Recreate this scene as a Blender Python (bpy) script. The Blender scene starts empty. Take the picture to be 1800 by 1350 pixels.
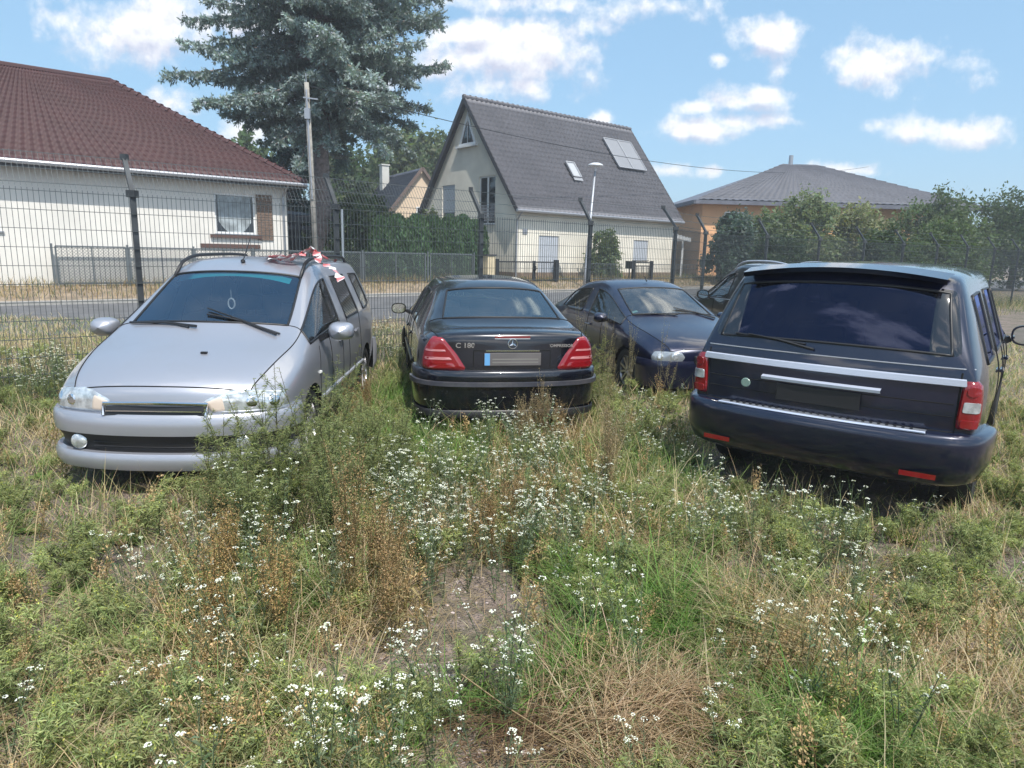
import bpy, bmesh, math, random
import numpy as np
from mathutils import Vector, Matrix
from mathutils.bvhtree import BVHTree
random.seed(7); rng = np.random.default_rng(11)
scene = bpy.context.scene
COL = scene.collection
R = math.radians

# ------------------------------------------------------------------ camera
CAM_H = 1.75
PITCH = math.atan(232/1180.0); ROLL = 0.024
cam_data = bpy.data.cameras.new('camera'); cam = bpy.data.objects.new('camera', cam_data); COL.objects.link(cam)
cam_data.sensor_width = 36; cam_data.lens = 36*1180/1800.0; cam_data.clip_start = .05; cam_data.clip_end = 3000
_f = Vector((0, math.cos(PITCH), -math.sin(PITCH))); _u = Vector((0, math.sin(PITCH), math.cos(PITCH))); _r = Vector((1, 0, 0))
rt = _r*math.cos(ROLL)+_u*math.sin(ROLL); up = -_r*math.sin(ROLL)+_u*math.cos(ROLL)
M = Matrix((( rt.x, up.x, -_f.x, 0), (rt.y, up.y, -_f.y, 0), (rt.z, up.z, -_f.z, CAM_H), (0, 0, 0, 1)))
cam.matrix_world = M
scene.camera = cam

# ------------------------------------------------------------------ light
SUN_EL = R(56); SUN_AZ = math.atan2(-0.91, 0.42)      # direction towards the sun, in plan
sdir = Vector((math.cos(SUN_EL)*math.cos(SUN_AZ), math.cos(SUN_EL)*math.sin(SUN_AZ), math.sin(SUN_EL)))
sl = bpy.data.lights.new('sun', 'SUN'); sl.energy = 3.6; sl.angle = R(.55); sl.color = (1, .95, .87)
so = bpy.data.objects.new('sun', sl); COL.objects.link(so)
so.rotation_euler = sdir.to_track_quat('Z', 'Y').to_euler()
scene.view_settings.view_transform = 'Standard'; scene.view_settings.look = 'None'
scene.view_settings.exposure = 0.58; scene.view_settings.gamma = 1
scene.cycles.max_bounces = 8; scene.cycles.transparent_max_bounces = 16
scene.cycles.caustics_reflective = False; scene.cycles.caustics_refractive = False

world = bpy.data.worlds.new('World'); scene.world = world; world.use_nodes = True
wn = world.node_tree.nodes; wl = world.node_tree.links; wn.clear()
class NT:
    def __init__(s, tree): s.t = tree; s.n = tree.nodes; s.l = tree.links
    def node(s, typ, **k):
        n = s.n.new(typ)
        for a, b in k.items(): setattr(n, a, b)
        return n
    def put(s, sock, v):
        if v is None: return
        if hasattr(v, 'is_linked') or hasattr(v, 'links'): s.l.new(v, sock)
        else: sock.default_value = v
    def math(s, op, a, b=None, c=None, clamp=False):
        n = s.node('ShaderNodeMath', operation=op, use_clamp=clamp)
        s.put(n.inputs[0], a); s.put(n.inputs[1], b); s.put(n.inputs[2], c); return n.outputs[0]
    def vmath(s, op, a, b=None):
        n = s.node('ShaderNodeVectorMath', operation=op)
        s.put(n.inputs[0], a); s.put(n.inputs[1], b)
        return n.outputs['Value'] if op in ('LENGTH', 'DOT_PRODUCT') else n.outputs[0]
    def noise(s, vec, scale, detail=4, rough=.55, dist=0.):
        n = s.node('ShaderNodeTexNoise'); s.put(n.inputs['Vector'], vec)
        n.inputs['Scale'].default_value = scale; n.inputs['Detail'].default_value = detail
        n.inputs['Roughness'].default_value = rough; n.inputs['Distortion'].default_value = dist
        return n.outputs['Fac']
    def ramp(s, fac, stops):
        n = s.node('ShaderNodeValToRGB'); s.put(n.inputs[0], fac)
        cr = n.color_ramp
        while len(cr.elements) < len(stops): cr.elements.new(.5)
        for e, (p, c) in zip(cr.elements, stops):
            e.position = p; e.color = (*c, 1) if len(c) == 3 else c
        return n.outputs[0]
    def mix(s, fac, a, b, blend='MIX'):
        n = s.node('ShaderNodeMix', data_type='RGBA', blend_type=blend)
        s.put(n.inputs[0], fac); s.put(n.inputs[6], (*a, 1) if isinstance(a, tuple) and len(a) == 3 else a)
        s.put(n.inputs[7], (*b, 1) if isinstance(b, tuple) and len(b) == 3 else b); return n.outputs[2]
    def maprange(s, v, a, b, c=0., d=1., smooth=True):
        n = s.node('ShaderNodeMapRange'); n.interpolation_type = 'SMOOTHSTEP' if smooth else 'LINEAR'
        s.put(n.inputs[0], v); s.put(n.inputs[1], a); s.put(n.inputs[2], b); s.put(n.inputs[3], c); s.put(n.inputs[4], d)
        return n.outputs[0]
W = NT(world.node_tree)
sky = W.node('ShaderNodeTexSky', sky_type='NISHITA', sun_disc=False, sun_elevation=SUN_EL, sun_rotation=math.pi/2-SUN_AZ)
sky.air_density = 1.0; sky.dust_density = 1.4; sky.ozone_density = 1.6; sky.altitude = 50
tc = W.node('ShaderNodeTexCoord'); D = tc.outputs['Generated']
sep = W.node('ShaderNodeSeparateXYZ'); W.put(sep.inputs[0], D)
ymax = W.math('MAXIMUM', sep.outputs[1], .12)
gx = W.math('DIVIDE', sep.outputs[0], ymax); gz = W.math('DIVIDE', sep.outputs[2], ymax)
comb = W.node('ShaderNodeCombineXYZ'); W.put(comb.inputs[0], gx); W.put(comb.inputs[1], gz); P = comb.outputs[0]
# cumulus heaps in the northern half of the sky: (direction tangent x, z, half sizes, weight)
CL = [(-0.019,0.269,0.106,0.045,1.35),(0.036,0.284,0.063,0.036,1.25),(-0.066,0.293,0.063,0.025,1.1),(-0.018,0.228,0.079,0.021,0.8),(-0.098,0.256,0.047,0.022,0.8),(-0.02,0.334,0.116,0.017,0.7),(0.166,0.331,0.074,0.017,0.62),(0.09,0.307,0.035,0.013,0.55),(0.339,0.296,0.047,0.026,1.2),(0.305,0.213,0.056,0.019,1.0),(0.303,0.186,0.072,0.018,1.1),(0.274,0.269,0.013,0.007,0.7),(0.362,0.255,0.019,0.015,0.5),(0.336,0.223,0.04,0.013,1.15),(0.25,0.206,0.03,0.013,1.05),(0.268,0.177,0.079,0.018,1.25),(0.236,0.172,0.032,0.012,1.0),(0.367,0.189,0.028,0.006,0.55),(0.12,0.188,0.016,0.011,1.2),(0.216,0.119,0.031,0.012,1.0),(0.278,0.121,0.021,0.009,1.0),(-0.379,0.161,0.056,0.02,1.2),(-0.379,0.304,0.047,0.029,1.1),(-0.328,0.221,0.064,0.03,0.9),(-0.522,0.283,0.11,0.043,1.2),(-0.633,0.192,0.072,0.023,1.0),(-0.578,0.101,0.098,0.016,0.6),(0.509,0.269,0.094,0.033,1.2),(0.617,0.182,0.088,0.021,1.1),(0.479,0.125,0.065,0.011,0.8),(-0.209,0.231,0.064,0.037,0.9),(-0.489,0.195,0.048,0.019,0.9)]
nz = W.noise(P, 13, 6, .58); nz2 = W.noise(P, 5, 2, .5)
def clouds(shift):
    v = None
    Ps = W.vmath('ADD', P, (0, shift, 0)) if shift else P
    for cx_, cz_, rx, rz, wgt in CL:
        d = W.vmath('LENGTH', W.vmath('MULTIPLY', W.vmath('SUBTRACT', Ps, (cx_, cz_, 0)), (.86/rx, .84/rz, 0)))
        q = W.math('MULTIPLY_ADD', d, -wgt, wgt)
        v = q if v is None else W.math('MAXIMUM', v, q)
    return v
c0 = clouds(0); cup = clouds(.020)
nzf = W.noise(P, 34, 5, .62)
nn = W.math('ADD', W.math('ADD', W.math('MULTIPLY_ADD', nz, 2.7, -1.35), W.math('MULTIPLY_ADD', nzf, 1.3, -.65)), W.math('MULTIPLY_ADD', nz2, .8, -.4))
front = W.math('ADD', c0, nn)
up_n = W.noise(W.vmath('ADD', P, (0.004, .016, 0)), 13, 6, .58)
lit = W.math('SUBTRACT', nz, up_n)
# elsewhere: broken cumulus field
D3 = W.vmath('MULTIPLY', D, (1, 1, 2.2))
fld = W.math('MULTIPLY_ADD', W.noise(D3, 2.9, 7, .58), 11, -5.75)
isf = W.maprange(sep.outputs[1], .3, .5)
fm = W.node('ShaderNodeMix', data_type='FLOAT'); W.put(fm.inputs[0], isf); W.put(fm.inputs[2], fld); W.put(fm.inputs[3], front)
dens = W.maprange(fm.outputs[0], -.15, .80)
bd_ = W.vmath('LENGTH', W.vmath('SUBTRACT', D, (.43, .40, .81)))
heap = W.maprange(W.math('ADD', W.math('MULTIPLY_ADD', bd_, -3.4, 1.05), W.math('MULTIPLY_ADD', W.noise(D, 6, 6, .6), 2.6, -1.3)), -.05, .5)  # bright overhead cloud, out of view, added for the car glass to reflect
above = W.maprange(sep.outputs[2], 0.0, .05)
dens = W.math('MULTIPLY', dens, above)
low = W.maprange(W.math('SUBTRACT', cup, c0), -.35, .45)
shade = W.math('ADD', W.math('MULTIPLY_ADD', low, -.75, .40), W.math('MULTIPLY', lit, 4.2))
core = W.math('MULTIPLY_ADD', shade, 1.0, .62, clamp=True)
ccol = W.mix(core, (5.6, 5.8, 7.1), (9.6, 9.5, 9.6))
back = W.math('SUBTRACT', 1.0, isf); ccol = W.mix(back, ccol, W.mix(W.maprange(fld, 0., 1.6), (9, 10, 12.5), (22, 21.5, 20.5)))
skyc = W.mix(1.0, sky.outputs[0], (.97, 1.12, 1.10), 'MULTIPLY')
skyc = W.mix(.45, skyc, (3.9, 6.9, 10.2))
wcol = W.mix(W.math('MULTIPLY', dens, .93), skyc, ccol); wcol = W.mix(heap, wcol, (17., 16.8, 15.4))
bg = W.node('ShaderNodeBackground'); W.put(bg.inputs[0], wcol); bg.inputs[1].default_value = .085
wo = W.node('ShaderNodeOutputWorld'); W.l.new(bg.outputs[0], wo.inputs[0])

# ------------------------------------------------------------------ materials
MATS = {}
def mat(name, base, rough=.6, metal=0., coat=0., spec=.5, var=0., vscale=8., bump=0., bscale=40., ior=None, vcol=None, dust=0., detail=5):
    m = bpy.data.materials.new(name); m.use_nodes = True; T = NT(m.node_tree); b = T.n['Principled BSDF']
    b.inputs['Base Color'].default_value = (*base, 1); b.inputs['Roughness'].default_value = rough
    b.inputs['Metallic'].default_value = metal; b.inputs['Coat Weight'].default_value = coat; b.inputs['Coat Roughness'].default_value = .04
    b.inputs['Specular IOR Level'].default_value = spec
    tcn = T.node('ShaderNodeTexCoord'); O = tcn.outputs['Object']
    if var:
        n = T.noise(O, vscale, detail)
        lo = tuple(c*(1-var) for c in base); hi = tuple(min(1, c*(1+var)) for c in base)
        c = T.mix(T.maprange(n, .3, .7), lo, hi); T.put(b.inputs['Base Color'], c)
        T.put(b.inputs['Roughness'], T.maprange(n, .3, .7, max(0, rough-.08), min(1, rough+.08)))
    if vcol:
        a = T.node('ShaderNodeVertexColor', layer_name=vcol); T.put(b.inputs['Base Color'], a.outputs[0])
    if dust:
        n = T.noise(O, 3.5, 8, .7); n2 = T.noise(O, 60, 2, .6)
        g = T.node('ShaderNodeNewGeometry'); sz = T.node('ShaderNodeSeparateXYZ'); T.put(sz.inputs[0], g.outputs['Normal'])
        f = T.math('MULTIPLY', T.math('MULTIPLY', T.maprange(n, .35, .75), T.maprange(n2, .3, .7, .5, 1.)), T.maprange(sz.outputs[2], -.3, .9, .25, 1.))
        f = T.math('MULTIPLY', f, dust)
        T.put(b.inputs['Base Color'], T.mix(f, base, (.30, .27, .23)))
        T.put(b.inputs['Roughness'], T.math('MULTIPLY_ADD', f, .5, rough)); T.put(b.inputs['Coat Roughness'], T.math('MULTIPLY_ADD', f, .5, .03))
    if bump:
        n = T.noise(O, bscale, 5); bn = T.node('ShaderNodeBump'); bn.inputs['Strength'].default_value = bump; bn.inputs['Distance'].default_value = .02
        T.put(bn.inputs['Height'], n); T.put(b.inputs['Normal'], bn.outputs[0])
    MATS[name] = m; return m
def leafmat(name, trans=.35, rough=.55, spec=.3):
    """foliage: colour from the mesh's own per-leaf colours, some light through the leaf"""
    m = bpy.data.materials.new(name); m.use_nodes = True; T = NT(m.node_tree); b = T.n['Principled BSDF']
    a = T.node('ShaderNodeVertexColor', layer_name='tint')
    T.put(b.inputs['Base Color'], a.outputs[0]); b.inputs['Roughness'].default_value = rough; b.inputs['Specular IOR Level'].default_value = spec
    tr = T.node('ShaderNodeBsdfTranslucent'); T.put(tr.inputs[0], T.mix(1., a.outputs[0], (1.25, 1.3, .7), 'MULTIPLY'))
    mx = T.node('ShaderNodeMixShader'); mx.inputs[0].default_value = trans
    T.l.new(b.outputs[0], mx.inputs[1]); T.l.new(tr.outputs[0], mx.inputs[2]); T.l.new(mx.outputs[0], T.n['Material Output'].inputs[0])
    MATS[name] = m; return m
def glass(name, tint, refl=1.9, grime=0., gcol=(.92, .96, 1.)):
    m = bpy.data.materials.new(name); m.use_nodes = True; T = NT(m.node_tree); T.n.remove(T.n['Principled BSDF'])
    tr = T.node('ShaderNodeBsdfTransparent'); tr.inputs[0].default_value = (*tint, 1)
    gl = T.node('ShaderNodeBsdfGlossy'); gl.inputs['Roughness'].default_value = .015; gl.inputs[0].default_value = (*gcol, 1)
    fr = T.node('ShaderNodeFresnel'); fr.inputs[0].default_value = refl
    mx = T.node('ShaderNodeMixShader'); T.l.new(fr.outputs[0], mx.inputs[0]); T.l.new(tr.outputs[0], mx.inputs[1]); T.l.new(gl.outputs[0], mx.inputs[2])
    out = mx.outputs[0]
    if grime:
        df = T.node('ShaderNodeBsdfDiffuse'); df.inputs[0].default_value = (.42, .40, .36, 1)
        tcn = T.node('ShaderNodeTexCoord')
        f = T.math('MULTIPLY', T.maprange(T.noise(tcn.outputs['Object'], 2.2, 7, .65), .35, .75), grime)
        m2 = T.node('ShaderNodeMixShader'); T.put(m2.inputs[0], f); T.l.new(out, m2.inputs[1]); T.l.new(df.outputs[0], m2.inputs[2]); out = m2.outputs[0]
    T.l.new(out, T.n['Material Output'].inputs[0]); MATS[name] = m; return m

mat('paint_blackblue', (.004, .005, .012), .2, .3, 1., dust=.07)
mat('paint_darkblue', (.006, .009, .036), .3, .35, 1., dust=.12)
mat('paint_navy', (.003, .006, .026), .3, .35, 1., dust=.05)
mat('paint_black', (.006, .006, .008), .3, .2, 1., dust=.05)
mat('paint_silver', (.39, .40, .45), .36, .55, .9, dust=.12)
mat('trim_black', (.012, .012, .014), .45); mat('rubber', (.018, .018, .018), .8, var=.4, vscale=30)
mat('seam', (.002, .002, .002), .9)
mat('chrome', (.80, .80, .82), .12, 1.); mat('alloy', (.45, .45, .47), .35, .9, var=.15)
mat('satin_silver', (.62, .64, .70), .35, .6)
mat('bumper_strip', (.030, .032, .045), .35, 0, .5, dust=.4)
mat('red_lens', (.22, .008, .013), .12, 0, 1.); mat('dark_red_lens', (.20, .006, .01), .12, 0, 1.)
mat('pink_lens', (.50, .20, .21), .15, 0, 1.); mat('orange_lens', (.60, .50, .42), .15, 0, 1.)
mat('clear_lens', (.55, .58, .60), .10, .5, 1., var=.3, vscale=22); mat('grey_lens', (.30, .33, .36), .12, .3, 1.)
mat('interior_dark', (.012, .012, .015), .9); mat('seat_fabric', (.035, .036, .045), .95, var=.3); mat('seat_grey', (.09, .09, .10), .95, var=.3)
glass('glass_clear', (.62, .70, .70), 1.8, .10); glass('glass_tinted', (.30, .36, .42), 2.7, .03, (.62, .80, 1.)); glass('glass_privacy', (.012, .015, .06), 1.6, .015, (.45, .55, 1.))
glass('glass_dusty', (.50, .60, .62), 2.5, .25); glass('glass_blue', (.62, .70, .76), 2.5, .03, (.62, .80, 1.)); glass('glass_rear', (.55, .62, .66), 3.0, .04, (.78, .92, 1.))
mat('teal_strip', (.03, .42, .46), .3, 0, 1.)
mat('plate_grey', (.12, .11, .11), .5, var=.1, vscale=3); mat('plate_white', (.6, .6, .6), .4); mat('plate_blue', (.12, .33, .62), .5)
mat('white_plastic', (.72, .72, .70), .5); mat('pale_green', (.35, .62, .55), .5)
mat('trim_gloss', (.006, .006, .010), .06, 0, 1.); mat('chrome_soft', (.60, .65, .78), .3, .35); mat('badge_green', (.16, .24, .21), .3, 0, 1.); mat('smudge', (.19, .18, .17), .5)
mat('step_plate', (.30, .32, .36), .35, .5)

# ------------------------------------------------------------------ mesh helpers
class MB:
    def __init__(s): s.v = []; s.f = []; s.m = []; s.mi = 0
    def quad(s, a, b, c, d): s.poly([a, b, c, d])
    def poly(s, pts):
        n = len(s.v); s.v += [tuple(p) for p in pts]; s.f.append(tuple(range(n, n+len(pts)))); s.m.append(s.mi)
    def box(s, lo, hi, rot=None):
        x0, y0, z0 = lo; x1, y1, z1 = hi; n = len(s.v)
        p = [(x0,y0,z0),(x1,y0,z0),(x1,y1,z0),(x0,y1,z0),(x0,y0,z1),(x1,y0,z1),(x1,y1,z1),(x0,y1,z1)]
        if rot: p = [tuple(rot @ Vector(q)) for q in p]
        s.v += p
        for f in ((0,3,2,1),(4,5,6,7),(0,1,5,4),(1,2,6,5),(2,3,7,6),(3,0,4,7)):
            s.f.append(tuple(n+i for i in f)); s.m.append(s.mi)
        return s
    def frustum(s, c0, h0, c1, h1):
        n = len(s.v)
        for c, h in ((c0, h0), (c1, h1)):
            for sx, sy in ((-1,-1),(1,-1),(1,1),(-1,1)): s.v.append((c[0]+sx*h[0], c[1]+sy*h[1], c[2]))
        for f in ((0,3,2,1),(4,5,6,7),(0,1,5,4),(1,2,6,5),(2,3,7,6),(3,0,4,7)):
            s.f.append(tuple(n+i for i in f)); s.m.append(s.mi)
        return s
    def bar(s, a, b, w, h=None, up=(0,0,1)):
        a, b = Vector(a), Vector(b); h = h or w; d = (b-a).normalized(); upv = Vector(up)
        if abs(d.dot(upv)) > .99: upv = Vector((1, 0, 0))
        x = d.cross(upv).normalized(); y = x.cross(d); n = len(s.v)
        for p in (a, b):
            for sx, sy in ((-1,-1),(1,-1),(1,1),(-1,1)): s.v.append(tuple(p+x*sx*w/2+y*sy*h/2))
        for f in ((0,3,2,1),(4,5,6,7),(0,1,5,4),(1,2,6,5),(2,3,7,6),(3,0,4,7)):
            s.f.append(tuple(n+i for i in f)); s.m.append(s.mi)
        return s
    def tube(s, pts, r, seg=8, cap=True, closed=False):
        pts = [Vector(p) for p in pts]; k = len(pts); rr = r if isinstance(r, (list, tuple)) else [r]*k; n = len(s.v); px = None
        for i, p in enumerate(pts):
            if closed: d = (pts[(i+1) % k]-pts[i-1])
            else: d = (pts[min(i+1, k-1)]-pts[max(i-1, 0)])
            d = d.normalized() if d.length > 1e-9 else Vector((0, 0, 1))
            if px is None: px = d.orthogonal().normalized()
            px = (px-d*px.dot(d)); px = px.normalized() if px.length > 1e-6 else d.orthogonal().normalized()
            py = d.cross(px)
            for j in range(seg):
                a = 2*math.pi*j/seg; s.v.append(tuple(p+(px*math.cos(a)+py*math.sin(a))*rr[i]))
        for i in range(k if closed else k-1):
            for j in range(seg):
                i2 = (i+1) % k
                s.f.append((n+i*seg+j, n+i*seg+(j+1) % seg, n+i2*seg+(j+1) % seg, n+i2*seg+j)); s.m.append(s.mi)
        if cap and not closed:
            s.f.append(tuple(n+j for j in reversed(range(seg)))); s.f.append(tuple(n+(k-1)*seg+j for j in range(seg))); s.m += [s.mi, s.mi]
        return s
    def lathe(s, prof, axis='z', c=(0,0,0), seg=24, close=False):
        n = len(s.v); k = len(prof)
        for (r, h) in prof:
            for j in range(seg):
                a = 2*math.pi*j/seg; x, y = r*math.cos(a), r*math.sin(a)
                p = (x, y, h) if axis == 'z' else ((x, h, y) if axis == 'y' else (h, x, y))
                s.v.append((c[0]+p[0], c[1]+p[1], c[2]+p[2]))
        for i in range(k-1 + (1 if close else 0)):
            for j in range(seg):
                i2 = (i+1) % k
                s.f.append((n+i*seg+j, n+i*seg+(j+1) % seg, n+i2*seg+(j+1) % seg, n+i2*seg+j)); s.m.append(s.mi)
        return s
    def grid(s, rows):
        n = len(s.v); h = len(rows); w = len(rows[0])
        for r in rows: s.v += [tuple(p) for p in r]
        for i in range(h-1):
            for j in range(w-1):
                s.f.append((n+i*w+j, n+i*w+j+1, n+(i+1)*w+j+1, n+(i+1)*w+j)); s.m.append(s.mi)
        return s
    def build(s, name, mats, parent=None, smooth=False, bevel=0, weld=False):
        me = bpy.data.meshes.new(name); me.from_pydata(s.v, [], s.f)
        if not isinstance(mats, (list, tuple)): mats = [mats]
        for m in mats: me.materials.append(MATS[m] if isinstance(m, str) else m)
        if len(mats) > 1: me.polygons.foreach_set('material_index', s.m)
        if weld:
            b = bmesh.new(); b.from_mesh(me); bmesh.ops.remove_doubles(b, verts=b.verts, dist=1e-5); bmesh.ops.recalc_face_normals(b, faces=b.faces); b.to_mesh(me); b.free()
        if smooth: me.polygons.foreach_set('use_smooth', [True]*len(me.polygons))
        me.update()
        o = bpy.data.objects.new(name, me); COL.objects.link(o)
        if bevel:
            md = o.modifiers.new('bevel', 'BEVEL'); md.width = bevel; md.segments = 2; md.limit_method = 'ANGLE'
        if parent is not None: o.parent = parent
        return o
def tag(o, label=None, cat=None, group=None, kind=None):
    if label: o['label'] = label
    if cat: o['category'] = cat
    if group: o['group'] = group
    if kind: o['kind'] = kind
    return o
def empty(name, loc=(0,0,0), rz=0., label=None, cat=None, group=None):
    o = bpy.data.objects.new(name, None); COL.objects.link(o); o.location = loc; o.rotation_euler = (0, 0, rz); o.empty_display_size = .2
    return tag(o, label, cat, group)
def copy_tree(o, parent=None):
    c = o.copy(); COL.objects.link(c); c.parent = parent
    for ch in [x for x in bpy.data.objects if x.parent == o]: copy_tree(ch, c)
    return c
def np_mesh(name, V, F, mats, C=None, MI=None, parent=None, smooth=False):
    """V (n,3), F list of equal-size face index arrays [(m,3) or (m,4)], C (n,3) colours"""
    me = bpy.data.meshes.new(name)
    V = np.asarray(V, np.float32); me.vertices.add(len(V)); me.vertices.foreach_set('co', V.ravel())
    F = [np.asarray(f, np.int32) for f in F if len(f)]
    loops = np.concatenate([f.ravel() for f in F]); sizes = np.concatenate([np.full(len(f), f.shape[1], np.int32) for f in F])
    me.loops.add(len(loops)); me.loops.foreach_set('vertex_index', loops)
    st = np.concatenate([[0], np.cumsum(sizes)[:-1]]).astype(np.int32)
    me.polygons.add(len(sizes)); me.polygons.foreach_set('loop_start', st); me.polygons.foreach_set('loop_total', sizes)
    if not isinstance(mats, (list, tuple)): mats = [mats]
    for m in mats: me.materials.append(MATS[m])
    if MI is not None: me.polygons.foreach_set('material_index', np.asarray(MI, np.int32))
    if C is not None:
        a = me.color_attributes.new('tint', 'FLOAT_COLOR', 'POINT')
        cc = np.ones((len(V), 4), np.float32); cc[:, :3] = C; a.data.foreach_set('color', cc.ravel())
    if smooth: me.polygons.foreach_set('use_smooth', np.ones(len(sizes), bool))
    me.update(calc_edges=True); me.validate(verbose=False)
    o = bpy.data.objects.new(name, me); COL.objects.link(o)
    if parent is not None: o.parent = parent
    return o
# value noise on the ground plane, for where things grow
_tab = rng.random((64, 64))
def vnoise(x, y, s):
    x = np.asarray(x)*s; y = np.asarray(y)*s; xi = np.floor(x).astype(int); yi = np.floor(y).astype(int); fx = x-xi; fy = y-yi
    fx = fx*fx*(3-2*fx); fy = fy*fy*(3-2*fy); g = lambda a, b: _tab[a % 64, b % 64]
    return (g(xi, yi)*(1-fx)+g(xi+1, yi)*fx)*(1-fy)+(g(xi, yi+1)*(1-fx)+g(xi+1, yi+1)*fx)*fy
U39 = np.array([math.cos(.68), math.sin(.68)]); N39 = np.array([-math.sin(.68), math.cos(.68)])   # along the street, across it
def st(u, n, z=0.):
    """street frame -> world: u metres along the street, n metres across it (away from the camera)"""
    return (u*U39[0]+n*N39[0], u*U39[1]+n*N39[1], z)
# ------------------------------------------------------------------ the setting: ground, street, verge
def ground_h(x, y):
    n = x*N39[0]+y*N39[1]
    h = np.interp(n, [-60, 14.5, 15.4, 23.2, 23.25, 25.2, 400], [0, 0, -.03, -.03, .08, .38, .38])
    near = np.clip(1-n/12, 0, 1)
    return h + (vnoise(x, y, .9)-.5)*.05*near + (vnoise(x+9, y+4, 3.1)-.5)*.02*near
def ground_mat():
    m = bpy.data.materials.new('soil'); m.use_nodes = True; T = NT(m.node_tree); b = T.n['Principled BSDF']
    g = T.node('ShaderNodeNewGeometry'); O = g.outputs['Position']
    a = T.noise(O, 1.3, 5, .6); c = T.noise(O, 9, 6, .65); d = T.noise(O, 70, 3, .6)
    col = T.mix(T.maprange(a, .35, .65), (.215, .165, .14), (.105, .10, .055))
    col = T.mix(T.maprange(c, .45, .75), col, (.31, .24, .215))
    v = T.node('ShaderNodeTexVoronoi'); T.put(v.inputs['Vector'], O); v.inputs['Scale'].default_value = 60
    peb = T.maprange(v.outputs['Distance'], .2, .5, 1, 0)
    col = T.mix(T.math('MULTIPLY', peb, .35), col, T.mix(T.noise(O, 45, 1), (.34, .28, .27), (.17, .13, .115)))
    T.put(b.inputs['Base Color'], col); b.inputs['Roughness'].default_value = .95
    bn = T.node('ShaderNodeBump'); bn.inputs['Strength'].default_value = .8; bn.inputs['Distance'].default_value = .02
    T.put(bn.inputs['Height'], T.math('ADD', T.math('ADD', c, d), peb)); T.put(b.inputs['Normal'], bn.outputs[0]); MATS['soil'] = m
ground_mat()
def axis(a0, a1, fine0, fine1, step, coarse):
    return np.concatenate([np.arange(a0, fine0, coarse), np.arange(fine0, fine1, step), np.arange(fine1, a1+coarse, coarse)])
us = axis(-400, 500, -14, 26, .35, 8.); ns = np.concatenate([np.arange(-60, -8, 6.), np.arange(-8, 14, .3), np.arange(14, 26, .4), np.array([23.2, 23.25, 15.4, 25.2]), np.arange(28, 420, 14.)])
ns = np.unique(ns)
UU, NN = np.meshgrid(us, ns); X = UU*U39[0]+NN*N39[0]; Y = UU*U39[1]+NN*N39[1]; Z = ground_h(X, Y)
V = np.stack([X.ravel(), Y.ravel(), Z.ravel()], 1); h_, w_ = X.shape
idx = np.arange(h_*w_).reshape(h_, w_)
Fq = np.stack([idx[:-1, :-1].ravel(), idx[:-1, 1:].ravel(), idx[1:, 1:].ravel(), idx[1:, :-1].ravel()], 1)
gr = np_mesh('ground', V, [Fq], 'soil', smooth=True); tag(gr, kind='structure')
mat('asphalt', (.115, .115, .12), .9, var=.22, vscale=1.6, bump=.3, bscale=120); mat('kerb_stone', (.34, .33, .31), .85, var=.15)
mat('dry_soil', (.25, .195, .14), .95, var=.3, vscale=3, bump=.5)
mb = MB(); mb.grid([[(*st(u, n)[:2], -.022) for n in (15.5, 17.5, 19.5, 21.5, 22.95)] for u in range(-120, 201, 10)]); tag(mb.build('road', 'asphalt'), kind='structure')
mb = MB()
for k in range(-120, 200):
    a = st(k+.006, 22.95); b = st(k+.994, 22.95); c = st(k+.994, 23.13); d = st(k+.006, 23.13)
    for z0, z1 in ((-.1, .09),):
        mb.poly([(*a[:2], z1), (*b[:2], z1), (*c[:2], z1), (*d[:2], z1)]); mb.poly([(*a[:2], z0), (*b[:2], z0), (*b[:2], z1), (*a[:2], z1)])
        mb.poly([(*a[:2], z0), (*a[:2], z1), (*d[:2], z1), (*d[:2], z0)]); mb.poly([(*b[:2], z0), (*c[:2], z0), (*c[:2], z1), (*b[:2], z1)])
tag(mb.build('kerb', 'kerb_stone'), kind='structure')
mb = MB(); mb.grid([[(*st(u, n)[:2], z) for n, z in ((23.13, .085), (23.6, .15), (24.2, .245), (24.9, .35), (25.3, .386), (27, .386))] for u in range(-80, 141, 4)])
tag(mb.build('roadside_verge', 'dry_soil', smooth=True), kind='structure')
# distant wooded rise, seen only between things
mat('far_woods', (.045, .062, .035), .95, var=.4, vscale=.08, bump=1., bscale=.6)

# ------------------------------------------------------------------ buildings
mat('render_cream', (.73, .69, .60), .9, var=.08, vscale=.9, bump=.15, bscale=60); mat('render_grey', (.55, .54, .50), .9, var=.04, vscale=2)
mat('plinth_brown', (.20, .15, .11), .9, var=.25, vscale=6)
mat('white_frame', (.74, .75, .76), .45); mat('window_dark', (.018, .022, .028), .06, 0, .6)
mat('roller_shutter', (.50, .53, .58), .5, var=.04); mat('roof_dark_trim', (.045, .043, .05), .6); mat('zinc', (.36, .37, .40), .4, .6)
mat('solar_glass', (.20, .21, .235), .6, 0, .15, var=.06, vscale=.6); mat('door_cream', (.55, .50, .38), .6)
def tile_mat(name, c1, c2, row=.34, col=.30):
    m = bpy.data.materials.new(name); m.use_nodes = True; T = NT(m.node_tree); b = T.n['Principled BSDF']
    uv = T.node('ShaderNodeUVMap'); s_ = T.node('ShaderNodeSeparateXYZ'); T.put(s_.inputs[0], uv.outputs[0])
    n = T.noise(uv.outputs[0], 5, 3); n2 = T.noise(uv.outputs[0], .5, 3)
    T.put(b.inputs['Base Color'], T.mix(T.maprange(T.math('ADD', T.math('MULTIPLY', n, .5), T.math('MULTIPLY', n2, .5)), .35, .65), c1, c2)); b.inputs['Roughness'].default_value = .62
    MATS[name] = m
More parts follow.
